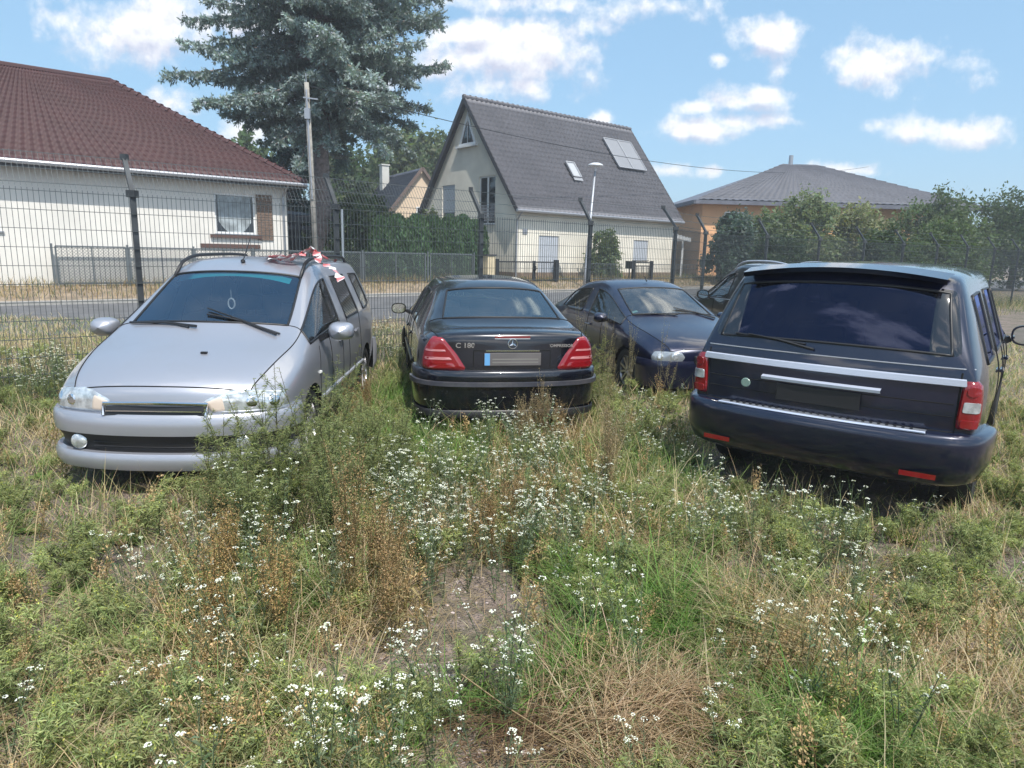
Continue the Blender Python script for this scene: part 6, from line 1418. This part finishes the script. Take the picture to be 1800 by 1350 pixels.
# belt of tall grass along the mesh fence, both sides, and the strip before the road
N = 90000; u = rng.random(N)*70-22; nn_ = 7.4+7.6*rng.random(N)**1.25; x = u*U39[0]+nn_*N39[0]; y = u*U39[1]+nn_*N39[1]
clump = vnoise(u+30, nn_, 1.1); near = np.exp(-((nn_-9.2)/.8)**2); k = (rng.random(N) < .25+.75*near+.4*(clump-.5)) & ~under_car(x, y, .05) & (y > .5) & (np.abs(x) < y*.85+2); x, y, near, clump, nn_ = x[k], y[k], near[k], clump[k], nn_[k]; n = len(x)
isdry = rng.random(n) < .3+.5*(clump-.5)+.25*(nn_ > 11); h = (.12+.22*rng.random(n))*(1+1.1*near*clump)
A.add(*ribbons(x, y, ground_h(x, y)-.01, h, .006+.005*rng.random(n), .15+.3*rng.random(n), rng.random(n)*6.283, .1+.5*rng.random(n), np.where(isdry[:, None], cmix(n, DRY1, DRY2), cmix(n, (.06, .10, .03), (.12, .16, .06)))))
# verge across the street
N = 42000; u = rng.random(N)*110-40; nn_ = 23.3+2.6*rng.random(N); x = u*U39[0]+nn_*N39[0]; y = u*U39[1]+nn_*N39[1]; cl = vnoise(u, nn_*2, .8); k = (rng.random(N) < .2+1.1*cl**1.5+.5*(nn_ > 24.9)) & (y > 4); x, y, cl, nn_ = x[k], y[k], cl[k], nn_[k]; n = len(x)
A.add(*ribbons(x, y, ground_h(x, y)+.01, (.10+.16*rng.random(n))*(1+1.2*(nn_ > 24.9)*cl), .018, .2+.4*rng.random(n), rng.random(n)*6.283, .3, np.where((rng.random(n) < .72)[:, None], cmix(n, (.30, .22, .12), (.42, .33, .20)), cmix(n, (.07, .10, .04), (.11, .14, .06))), 2))
# lawns behind the street fence
N = 26000; u = rng.random(N)*110-40; nn_ = 25.8+18*rng.random(N); x = u*U39[0]+nn_*N39[0]; y = u*U39[1]+nn_*N39[1]; k = y > 8; x, y = x[k], y[k]; n = len(x)
A.add(*ribbons(x, y, ground_h(x, y), .10+.2*rng.random(n), .035, .2+.4*rng.random(n), rng.random(n)*6.283, .3, cmix(n, (.06, .10, .03), (.11, .14, .05)), 2))
tag(A.build('grass', 'grass_blades'), kind='stuff')

# ---- plant templates: each returns (V, F, C) of quads, rooted at the origin, about unit scale in metres
def stick(pts, r0, r1, col):
    """three sided stem as quads"""
    V = []; F = []; pts = [np.array(p, float) for p in pts]; m = len(pts)
    for i, p in enumerate(pts):
        d = pts[min(i+1, m-1)]-pts[max(i-1, 0)]; d /= np.linalg.norm(d)+1e-9; a = np.cross(d, (0.3, .9, .2)); a /= np.linalg.norm(a)+1e-9; b = np.cross(d, a); r = r0+(r1-r0)*i/(m-1)
        for k in range(3): V.append(p+(a*math.cos(2.094*k)+b*math.sin(2.094*k))*r)
    for i in range(m-1):
        for k in range(3): F.append([3*i+k, 3*i+(k+1) % 3, 3*i+3+(k+1) % 3, 3*i+3+k])
    return np.array(V), np.array(F), np.tile(np.array(col)[None], (len(V), 1))
def blades_at(P, D, L, W_, C, drop=.3):
    """a narrow two quad leaf at each P in direction D"""
    n = len(P); D = D/np.linalg.norm(D, axis=1, keepdims=True); s = np.cross(D, rand_unit(n)); s /= np.linalg.norm(s, axis=1, keepdims=True); L = L[:, None]; W_ = W_[:, None]; dz = np.array([[0, 0, -1.]])*drop*L
    a = P+D*0; m = P+D*L*.5+s*0; t = P+D*L+dz
    V = np.stack([a-s*W_*.2, a+s*W_*.2, m+s*W_*.5, m-s*W_*.5, t+s*W_*.08, t-s*W_*.08], 1).reshape(-1, 3); b = np.arange(n)[:, None]*6
    F = np.concatenate([b+np.array([[0, 1, 2, 3]]), b+np.array([[3, 2, 4, 5]])], 0); return V, F, np.repeat(C, 6, 0)
def merge(L):
    V = []; F = []; C = []; n = 0
    for v, f, c in L: V.append(v); F.append(f+n); C.append(c); n += len(v)
    return np.concatenate(V), np.concatenate(F), np.concatenate(C)
def flower_plant(seed, h=.42, stems=4, white=1.):
    rg = random.Random(seed); L = []
    for s in range(stems):
        a = rg.random()*6.28; ln_ = .10+.22*rg.random(); hh = h*(.7+.45*rg.random()); pts = [(math.cos(a)*hh*ln_*t**1.3, math.sin(a)*hh*ln_*t**1.3, hh*t) for t in (0, .35, .7, 1)]
        g = (.10, .13, .075); L.append(stick(pts, .0022, .0014, g)); k = int(16*hh/.4)
        t = rng.random(k)*.85; P = np.stack([math.cos(a)*hh*ln_*t**1.3, math.sin(a)*hh*ln_*t**1.3, hh*t], 1); D_ = rand_unit(k); D_[:, 2] = np.abs(D_[:, 2])*.6+.35
        L.append(blades_at(P, D_, .022+.024*rng.random(k), .0045+.004*rng.random(k), cmix(k, (.085, .12, .065), (.15, .19, .11))))
        tips = [np.array(pts[-1])]
        for b_ in range(rg.randint(1, 3)):
            a2 = rg.random()*6.28; q0 = np.array(pts[2])*.5+np.array(pts[-1])*.5; q1 = q0+np.array([math.cos(a2)*.05, math.sin(a2)*.05, .05+.05*rg.random()])*hh/.4; L.append(stick([q0, (q0+q1)/2+np.array([0, 0, -.006]), q1], .0014, .001, g)); tips.append(q1)
        for tp_ in tips:
            nf = rg.randint(7, 13); rad = .008+.008*rg.random(); u = rand_unit(nf); u[:, 2] = np.abs(u[:, 2])*.5; C0 = tp_[None]+u*rad
            for petal in range(2):
                ax = rand_unit(nf); ax[:, 2] *= .35; ax /= np.linalg.norm(ax, axis=1, keepdims=True); bx = np.cross(ax, np.array([0, 0, 1.])+rand_unit(nf)*.5); bx /= np.linalg.norm(bx, axis=1, keepdims=True); s_ = (.0023+.0014*rng.random(nf))[:, None]
                V = np.stack([C0-ax*s_, C0+bx*s_, C0+ax*s_, C0-bx*s_], 1).reshape(-1, 3); L.append((V, np.arange(4*nf).reshape(nf, 4), np.repeat(cmix(nf, (.74, .76, .70), (.88, .88, .86), j=.03)*white, 4, 0)))
            if rg.random() < .6:   # seed pods below the head
                m = rg.randint(4, 10); tt = rng.random(m); P = tp_[None]-np.array([0, 0, 1.])*(.01+.07*tt[:, None]); D_ = rand_unit(m); D_[:, 2] = np.abs(D_[:, 2]); L.append(blades_at(P, D_, .010+.006*rng.random(m), .004+0*tt, cmix(m, (.13, .17, .09), (.20, .22, .13)), 0))
    return merge(L)
def rust_plant(seed, h=.65, stems=5, c1=RUST1, c2=RUST2, stemc=(.22, .16, .08), spread=.16, seeds=150, tight=.012, br=6):
    rg = random.Random(seed); L1 = []; L2 = []
    for s in range(stems):
        a = rg.random()*6.28; ln_ = spread*rg.random(); hh = h*(.62+.42*rg.random()); ox, oy = rg.gauss(0, .03), rg.gauss(0, .03); f = lambda t: np.array([ox+math.cos(a)*hh*ln_*t**1.4, oy+math.sin(a)*hh*ln_*t**1.4, hh*t])
        L1.append(stick([f(t) for t in (0, .3, .6, 1)], .0026, .001, stemc))
        lines = [(f(.45), f(1.))]
        for b_ in range(br):
            t0_ = .35+.5*rg.random(); a2 = rg.random()*6.28; q0 = f(t0_); q1 = q0+np.array([math.cos(a2)*.045, math.sin(a2)*.045, .13+.10*rg.random()])*hh/.6; L1.append(stick([q0, q0*.5+q1*.5+np.array([math.cos(a2), math.sin(a2), -.3])*.008, q1], .0013, .0007, stemc)); lines.append((q0, q1))
        for q0, q1 in lines:
            k = int(seeds/(br+1)*(1.8 if q0 is lines[0][0] else 1)); t = rng.random(k); P = q0[None]+(q1-q0)[None]*t[:, None]+rng.normal(size=(k, 3))*tight*(1-.5*t[:, None]); D_ = rand_unit(k); D_[:, 2] = D_[:, 2]*.6+.5; L2.append(blades_at(P, D_, .005+.006*rng.random(k), .003+.0025*rng.random(k), cmix(k, c1, c2), 0))
        k = 7; t = rng.random(k)*.5; P = np.stack([f(q) for q in t]); D_ = rand_unit(k); D_[:, 2] = np.abs(D_[:, 2])+.2; L1.append(blades_at(P, D_, .05+.06*rng.random(k), .006+.005*rng.random(k), cmix(k, (.12, .12, .05), (.30, .24, .12)), .5))
    return merge(L1), merge(L2)
def feather_plant(seed, h=.8, stems=5, c1=(.18, .215, .09), c2=(.30, .325, .15), spread=.22, dens=1.):
    rg = random.Random(seed); L1 = []; L2 = []
    for s in range(stems):
        a = rg.random()*6.28; ln_ = spread*(.3+rg.random()); hh = h*(.6+.45*rg.random()); ox, oy = rg.gauss(0, .03), rg.gauss(0, .03); f = lambda t: np.array([ox+math.cos(a)*hh*ln_*t**1.3, oy+math.sin(a)*hh*ln_*t**1.3, hh*t])
        L1.append(stick([f(t) for t in (0, .3, .6, 1)], .004, .0015, (.11, .10, .055)))
        lines = [(f(.08), f(1.), 1.6)]
        for b_ in range(11):
            t0_ = .15+.75*rg.random(); a2 = rg.random()*6.28; q0 = f(t0_); ll = .24*(1.1-t0_)*(.6+.6*rg.random())*h/.8+.04; q1 = q0+np.array([math.cos(a2)*.62, math.sin(a2)*.62, .78])*ll; L1.append(stick([q0, q0*.5+q1*.5, q1], .0018, .0008, (.11, .12, .06))); lines.append((q0, q1, .8))
        for q0, q1, wgt in lines:
            k = int(46*wgt*dens); t = rng.random(k)**.8; P = q0[None]+(q1-q0)[None]*t[:, None]; D_ = rand_unit(k); D_[:, 2] = D_[:, 2]*.5+.35; L2.append(blades_at(P, D_, .014+.024*rng.random(k), .0022+.0022*rng.random(k), cmix(k, c1, c2), .25))
            if rg.random() < .5: k = 5; P = q1[None]+rng.normal(size=(k, 3))*.006; L2.append(blades_at(P, rand_unit(k), .006+0*rng.random(k), .005+0*rng.random(k), cmix(k, (.20, .24, .07), (.42, .42, .10)), 0))
    return merge(L1), merge(L2)
def leafy_plant(seed, r=.12, k=16, c1=(.085, .14, .04), c2=(.17, .225, .07)):
    a = rng.random(k)*6.283; D_ = np.stack([np.cos(a), np.sin(a), .35+.9*rng.random(k)], 1); P = rng.normal(size=(k, 3))*np.array([.02, .02, 0]); l = r*(.6+.7*rng.random(k)); V = []; F = []; C = cmix(k, c1, c2)
    D_ /= np.linalg.norm(D_, axis=1, keepdims=True); s = np.cross(D_, [0, 0, 1.]); s /= np.linalg.norm(s, axis=1, keepdims=True)
    rows = []
    for t, wd_, dz in ((0, .04, 0), (.3, .16, 0), (.6, .26, -.04), (.85, .18, -.14), (1., .03, -.24)): 
        c = P+D_*(l*t)[:, None]+np.array([[0, 0, 1.]])*(dz*l)[:, None]; wv = s*(l*wd_)[:, None]; rows += [c-wv, c+wv]
    V = np.stack(rows, 1).reshape(-1, 3); b = np.arange(k)[:, None]*10; F = np.concatenate([b+np.array([[2*i, 2*i+1, 2*i+3, 2*i+2]]) for i in range(4)], 0); return V, F, np.repeat(C, 10, 0)
def place(acc, T, x, y, sc, tilt=.12):
    """copies of templates T at the points"""
    n = len(x); which = rng.integers(0, len(T), n); z = ground_h(x, y)-.005
    for q, (V, F, C) in enumerate(T):
        i = np.where(which == q)[0]; m = len(i)
        if not m: continue
        a = rng.random(m)*6.283; ca, sa = np.cos(a)[:, None], np.sin(a)[:, None]; s = sc[i][:, None]; tx, ty = rng.normal(size=(m, 1))*tilt, rng.normal(size=(m, 1))*tilt
        X = (V[None, :, 0]*ca-V[None, :, 1]*sa)*s; Y = (V[None, :, 0]*sa+V[None, :, 1]*ca)*s; Z = V[None, :, 2]*s
        X = X+tx*Z; Y = Y+ty*Z; W3 = np.stack([X+x[i][:, None], Y+y[i][:, None], Z+z[i][:, None]], 2).reshape(-1, 3)
        FF = (F[None]+(np.arange(m)*len(V))[:, None, None]).reshape(-1, 4); br = BRT*(1+rng.normal(size=(m, 1, 1))*.13); CC = np.clip(C[None]*br, 0, .9).reshape(-1, 3); acc.add(W3, FF, CC)
# white flowering stems, hundreds
FT = [flower_plant(k, .38+.05*(k % 3), 3+k % 3) for k in range(7)]
N = 6000; x, y = scatter(N, 1.45, 9.5, 1.35, .6); fl = ell(x, y, FLO); k = (rng.random(N) < np.clip(fl**.95*.98*np.clip(((y-1.2)/2.4)**1.5, .22, 1.2)+.008, 0, 1)*np.clip(.5+.9*vnoise(x, y, 3.6), 0, 1)) & ~under_car(x, y, .08); x, y = x[k], y[k]
A = Acc(); place(A, FT, x, y, .45+.65*rng.random(len(x))); 
N = 700; u = rng.random(N)*30-12; nn_ = 8.0+1.6*rng.random(N); x2 = u*U39[0]+nn_*N39[0]; y2 = u*U39[1]+nn_*N39[1]; k = ~under_car(x2, y2, .1) & (y2 > 4); place(A, FT, x2[k], y2[k], .8+.6*rng.random(k.sum()))
tag(A.build('white_flowers', 'plant'), kind='stuff'); NFL = len(x)
# leafy ground cover and small feathery herbs
LT = [leafy_plant(k) for k in range(5)]; HT = [merge(list(feather_plant(50+k, .22, 4, spread=.5, dens=.5))) for k in range(5)]; RT_ = [merge(list(rust_plant(70+k, .30, 3, seeds=70, br=3))) for k in range(4)]
A = Acc(); N = 9000; x, y = scatter(N, 1.4, 11, 1.5, .8); lush = ell(x, y, LUSH); bare = ell(x, y, BARE)+ell(x, y, [(.42, 2.24, .38, .24, 2.), (.02, 2.16, .24, .16, 1.2)]); dry = ell(x, y, DRY)-ell(x, y, [(.42, 2.24, .4, .26, 1.5)]); fl = ell(x, y, FLO); n1 = vnoise(x+5, y+2, 2.9)
k = (rng.random(N) < np.clip(.05+.5*lush+.25*(n1-.5)-.4*bare, 0, 1)) & ~under_car(x, y, 0); place(A, LT, x[k], y[k], .35+.55*rng.random(k.sum()), .2)
k = (rng.random(N) < np.clip(.10+.30*fl+.35*lush+.3*(n1-.45)-.5*bare-.1*dry, 0, 1)) & ~under_car(x, y, .03); place(A, HT, x[k], y[k], .5+.8*rng.random(k.sum()), .2)
k = (rng.random(N) < np.clip(.02+.22*dry+.12*(.5-n1), 0, 1)) & ~under_car(x, y, .05); place(A, RT_, x[k], y[k], .6+.8*rng.random(k.sum()), .2)
tag(A.build('ground_cover', 'plant'), kind='stuff')
# stones on the bare patches
mat('gravel_stone', (.38, .31, .30), .85, var=.6, vscale=25); A = Acc(); N = 34000; x, y = scatter(N, 1.4, 5.5, 1.3, .4); bare = ell(x, y, BARE); k = rng.random(N) < .05+.85*bare; x, y = x[k], y[k]
SV_ = []; 
for k in range(4):
    b = bmesh.new(); bmesh.ops.create_cube(b, size=1.6); bmesh.ops.subdivide_edges(b, edges=b.edges, cuts=1, use_grid_fill=True)
    for v in b.verts: v.co = v.co.normalized()*random.uniform(.75, 1.15); v.co.z *= .6
    b.verts.index_update(); SV_.append((np.array([v.co[:] for v in b.verts]), np.array([[v.index for v in f.verts] for f in b.faces if len(f.verts) == 4]), np.ones((len(b.verts), 3)))); b.free()
place(A, SV_, x, y, .004+.013*rng.random(len(x))**2.5, .1); tag(A.build('gravel', 'gravel_stone'), kind='stuff')

# ---- single plants one can point at
def plant(name, label, loc, kind, seed, h, group, **kw):
    z = float(ground_h(loc[0], loc[1]))-.01; t = empty(name, (loc[0], loc[1], z), 0, label, 'weed', group)
    a, b = (rust_plant if kind == 'rust' else feather_plant)(seed, h, **kw)
    np_mesh('stems', a[0], [a[1]], 'plant', a[2], parent=t); np_mesh('seed_heads' if kind == 'rust' else 'leaves', b[0], [b[1]], 'plant', b[2], parent=t)
    return t
G_R = 'rust brown seeded weeds in the yard'; G_F = 'bushy green weeds before the silver car'; G_P = 'pale dry stalks between the cars'
YB = dict(c1=(.30, .22, .12), c2=(.48, .38, .24), stemc=(.32, .26, .16))
for k, (lb, loc, h, st_, kw) in enumerate([
 ('broad rust brown seeding weed in the middle left foreground, tallest of its kind', (-.74, 2.95), .76, 9, {}), ('rust brown seeding weed just behind the tallest one', (-.66, 3.12), .62, 6, {}), ('orange brown seeding weed at the near left edge', (-1.22, 2.55), .55, 8, dict(c1=(.40, .26, .11), c2=(.54, .38, .18))),
 ('orange brown weed below the silver car bumper at the far left', (-1.38, 3.0), .52, 7, dict(c1=(.40, .26, .11), c2=(.54, .38, .18))), ('small rust weed left of the bare gravel patch', (-.50, 2.72), .50, 5, {}), ('slim rust weed behind the bare gravel patch', (-.12, 3.62), .50, 7, {}),
 ('rust brown tuft right of the white flower patch', (.02, 3.85), .48, 7, {}), ('rust brown weed beside the silver car rear door', (-1.42, 6.4), .50, 8, {}), ('second rust brown weed along the silver car flank', (-1.38, 5.75), .55, 9, {}),
 ('reddish brown tuft behind the dark saloon bumper', (.42, 5.75), .42, 8, {}), ('wide brown tuft between the saloon and the off-roader', (.80, 5.1), .62, 10, YB), ('straw brown tuft in the dry zone ahead of the off-roader', (.68, 4.4), .58, 10, YB), ('golden weed in the left foreground beside the flower stems', (-.98, 2.62), .60, 7, dict(c1=(.40, .26, .11), c2=(.54, .38, .18))), ('thin rust weed between the tallest one and the gravel', (-.55, 3.0), .62, 5, {}), ('wiry straw clump against the saloon bumper', (.30, 5.95), .56, 9, YB), ('wiry straw clump under the right tail light of the saloon', (.62, 6.35), .62, 9, YB), ('straw coloured tuft before the saloon number plate', (.10, 5.6), .48, 8, YB)]):
    plant('seeding_weed', lb, loc, 'rust', 200+k, h*1.08, G_R, stems=st_+2, seeds=210, **kw)
for k, (lb, loc, h, st_, sp_) in enumerate([('tall pale stalk rising before the right tail light of the saloon', (.62, 7.05), 1.12, 2, .05), ('tallest pale seeded stalk before the side window of the blue hatchback', (1.12, 7.75), 1.22, 2, .05), ('yellow brown stalk before the front wheel of the blue hatchback', (1.33, 7.35), .98, 3, .05), ('forked pale stalk before the headlamp of the blue hatchback', (1.60, 7.1), .92, 3, .16), ('thin stalk beside the saloon rear window', (.74, 7.55), 1.30, 2, .04), ('wispy stalk rising before the saloon boot lettering', (.50, 6.35), .86, 3, .08), ('wispy stalk before the saloon bumper centre', (.22, 6.1), .66, 4, .12), ('wispy stalk between saloon and hatchback, nearest the camera', (.86, 6.2), .80, 3, .10), ('pale stalk just right of the saloon bumper', (1.02, 6.9), .95, 3, .06)]):
    plant('dry_stalk', lb, loc, 'rust', 300+k, h, G_P, stems=st_, spread=sp_, seeds=130, tight=.014, br=5, c1=(.32, .25, .14), c2=(.52, .44, .28), stemc=(.36, .32, .20))
for k, (lb, loc, h, st_) in enumerate([('tall feathery green weed standing before the headlamp of the silver car', (-1.42, 4.10), .98, 5), ('bushy green weed before the bumper corner of the silver car', (-1.25, 4.30), .78, 8), ('bushy green weed nearest the silver car front wheel', (-1.00, 4.65), .72, 8), ('low spreading green weed under the silver car headlamp', (-1.62, 3.85), .55, 8),
  ('yellowish green weed in front of the silver car bumper', (-1.30, 3.70), .60, 9), ('grey green weed right of the silver car bumper', (-.95, 4.15), .66, 8), ('small green weed left of the white flower patch', (-.98, 3.60), .52, 7), ('green weed behind the white flower patch', (-.78, 4.90), .50, 7), ('sparse green weed before the silver car grille', (-1.75, 4.15), .70, 6), ('wide green weed covering the silver car number plate side of the bumper', (-1.82, 3.95), .66, 9), ('tall thin green weed by the silver front wing', (-1.28, 4.55), .98, 6), ('green weed in the gap between the silver car and the white flowers', (-.82, 4.45), .66, 9), ('leafy green weed along the near end of the silver wing', (-1.05, 4.35), .84, 8),
  ('tall loose green weed at the middle of the clump before the silver car', (-1.15, 3.95), .92, 9), ('tall green weed closest to the rust brown weed', (-.92, 3.45), .74, 9), ('broad green weed at the near end of the clump before the silver car', (-1.35, 3.35), .66, 10), ('tallest dark stemmed weed standing in front of the silver bumper', (-1.50, 4.0), .95, 7), ('green weed half way along the silver front wing', (-1.12, 4.95), .72, 9),
  ('dark green weed to the right of the saloon bumper', (.85, 6.9), .60, 8), ('leafy green weed between saloon and blue hatchback', (.98, 7.7), .80, 7), ('green weed close before the off-roader rear corner', (.95, 5.5), .45, 8), ('bushy green weed at the off-roader bumper corner', (1.22, 5.8), .42, 8)]):
    plant('green_weed', lb, loc, 'feather', 400+k, h*1.08,  G_F if k < 18 else 'bushy green weeds between the cars', stems=st_, **(dict(c1=(.10, .135, .045), c2=(.20, .22, .08)) if k in (4, 6) else {}))
# dead twig heap and the straw tuft
def twig_heap(name, label, loc, r, n, h, seed, cols, thick=(.0022, .0045), arch=.12, lens=(.25, .7), forks=2):
    rg = random.Random(seed); t = empty(name, (loc[0], loc[1], float(ground_h(*loc))), 0, label, 'dead plant'); L = []
    for k in range(n):
        a = rg.random()*6.28; rr = r*rg.random()**.7; a2 = rg.random()*6.28; l = rg.uniform(*lens); z0_ = rg.random()*h*(1-rr/r*.6)
        p0 = np.array([math.cos(a)*rr*1.25, math.sin(a)*rr*.62, z0_]); d = np.array([math.cos(a2), math.sin(a2)*.6, 0]); ar = arch*rg.random()
        pts = [p0+d*l*(q-.5)+np.array([rg.gauss(0, .006), rg.gauss(0, .006), ar*(1-(2*q-1)**2)+.004]) for q in (0, .25, .5, .75, 1)]; th = rg.uniform(*thick); c = np.array(cols[0])*(1-(q_ := rg.random()))+np.array(cols[1])*q_
        L.append(stick(pts, th, th*.35, c))
        for b_ in range(rg.randint(0, forks)):
            i = rg.choice((1, 2, 3)); ang = rg.choice((-1, 1))*rg.uniform(.3, .7); dd = np.array([d[0]*math.cos(ang)-d[1]*math.sin(ang), d[0]*math.sin(ang)+d[1]*math.cos(ang), rg.uniform(-.1, .35)]); L.append(stick([pts[i], pts[i]+dd*l*.18, pts[i]+dd*l*.34+np.array([0, 0, -.01])], th*.6, th*.25, c))
    V, F, C = merge(L); np_mesh('twigs', V, [F], 'plant', C, parent=t); return t
def twig_fan(label, loc, n, seed):
    rg = random.Random(seed); t = empty('dead_twig_heap', (loc[0], loc[1], float(ground_h(*loc))), 0, label, 'dead plant'); L = []
    def branch(p, az, l, th, zt, depth, c):
        pts = [p]; a = az; q = p.copy()
        for k in range(6):
            a += rg.gauss(0, .11); q = q+np.array([math.cos(a), math.sin(a), 0])*l/6; z = max(.004, p[2]+(zt-p[2])*math.sin(math.pi*min(1, (k+1)/6*.85)))+rg.gauss(0, .004); q = np.array([q[0], q[1], z]); pts.append(q)
        L.append(stick(pts, th, th*.4, c))
        if depth < 2:
            for k in range(rg.randint(2, 4) if depth == 0 else rg.randint(1, 3)): i_ = rg.randint(1, 5); branch(pts[i_].copy(), a+rg.choice((-1, 1))*rg.uniform(.25, .8), l*rg.uniform(.3, .6), th*.55, zt*rg.uniform(.6, 1.3)+.01, depth+1, c)
    for k in range(n):
        c = np.array((.34, .235, .14))*(1-(q_ := rg.random()))+np.array((.60, .45, .30))*q_
        if k % 4: branch(np.array([rg.gauss(-.12, .12), rg.gauss(-.08, .07), .01]), rg.gauss(.45, .65), rg.uniform(.3, .62), rg.uniform(.0018, .0045), rg.uniform(.02, .15), 0, c)
        else: branch(np.array([rg.uniform(-.3, .3), rg.uniform(-.16, .16), .02]), rg.uniform(0, 6.28), rg.uniform(.15, .4), rg.uniform(.0012, .0022), rg.uniform(.01, .08), 1, c)
    V, F, C = merge(L); np_mesh('twigs', V, [F], 'plant', C, parent=t); return t
twig_fan('tangled heap of dry tan twigs fanning out in the near right foreground', (.40, 2.22), 170, 5)
twig_heap('dead_twig_heap', 'low brown mat of fine dead twigs left of the larger twig heap', (.02, 2.16), .26, 260, .06, 6, ((.17, .105, .06), (.30, .20, .12)), (.0012, .0022), .05, (.08, .25), 3)
def straw_tuft(label, loc, n, l, az, seed, cols=((.36, .30, .17), (.55, .48, .30))):
    rg = random.Random(seed); t = empty('straw_tuft', (loc[0], loc[1], float(ground_h(*loc))), 0, label, 'dry grass', 'dry straw tufts'); L = []
    for k in range(n):
        a = az+rg.gauss(0, .55); ll = l*rg.uniform(.5, 1.1); el = rg.uniform(.25, 1.1); bx, by = rg.gauss(0, .05), rg.gauss(0, .05); c = np.array(cols[0])*(1-(q_ := rg.random()))+np.array(cols[1])*q_
        pts = [np.array([bx+math.cos(a)*ll*q*math.cos(el*(1-.4*q)), by+math.sin(a)*ll*q*math.cos(el*(1-.4*q)), .01+ll*math.sin(el)*q*(1-.45*q)]) for q in (0, .25, .5, .75, 1)]; L.append(stick(pts, .0016, .0007, c))
    V, F, C = merge(L); np_mesh('blades', V, [F], 'plant', C, parent=t); return t
straw_tuft('long pale straw tuft fanning leftwards at the near right edge', (1.48, 2.55), 150, .70, 2.5, 1); straw_tuft('pale straw tuft leaning over the ground right of the green patch', (1.25, 2.95), 90, .5, 2.9, 2)
straw_tuft('flattened straw tuft behind the green patch', (.95, 3.75), 80, .45, 3.3, 3, ((.28, .20, .12), (.45, .34, .21))); straw_tuft('short straw tuft beside the off-roader shadow', (1.05, 4.2), 70, .4, 3.6, 4)
# a few long bare stalks lying across the foreground
ls = empty('fallen_stalk', (-.02, 2.0, .05), 0, 'long pale bent stalk lying across the bottom of the foreground', 'dead plant'); V, F, C = stick([(-.15, .35, .08), (.02, .2, .06), (.2, .05, .05), (.36, -.06, .03), (.5, -.2, .02)], .004, .002, (.50, .38, .24)); np_mesh('stem', V, [F], 'plant', C, parent=ls)
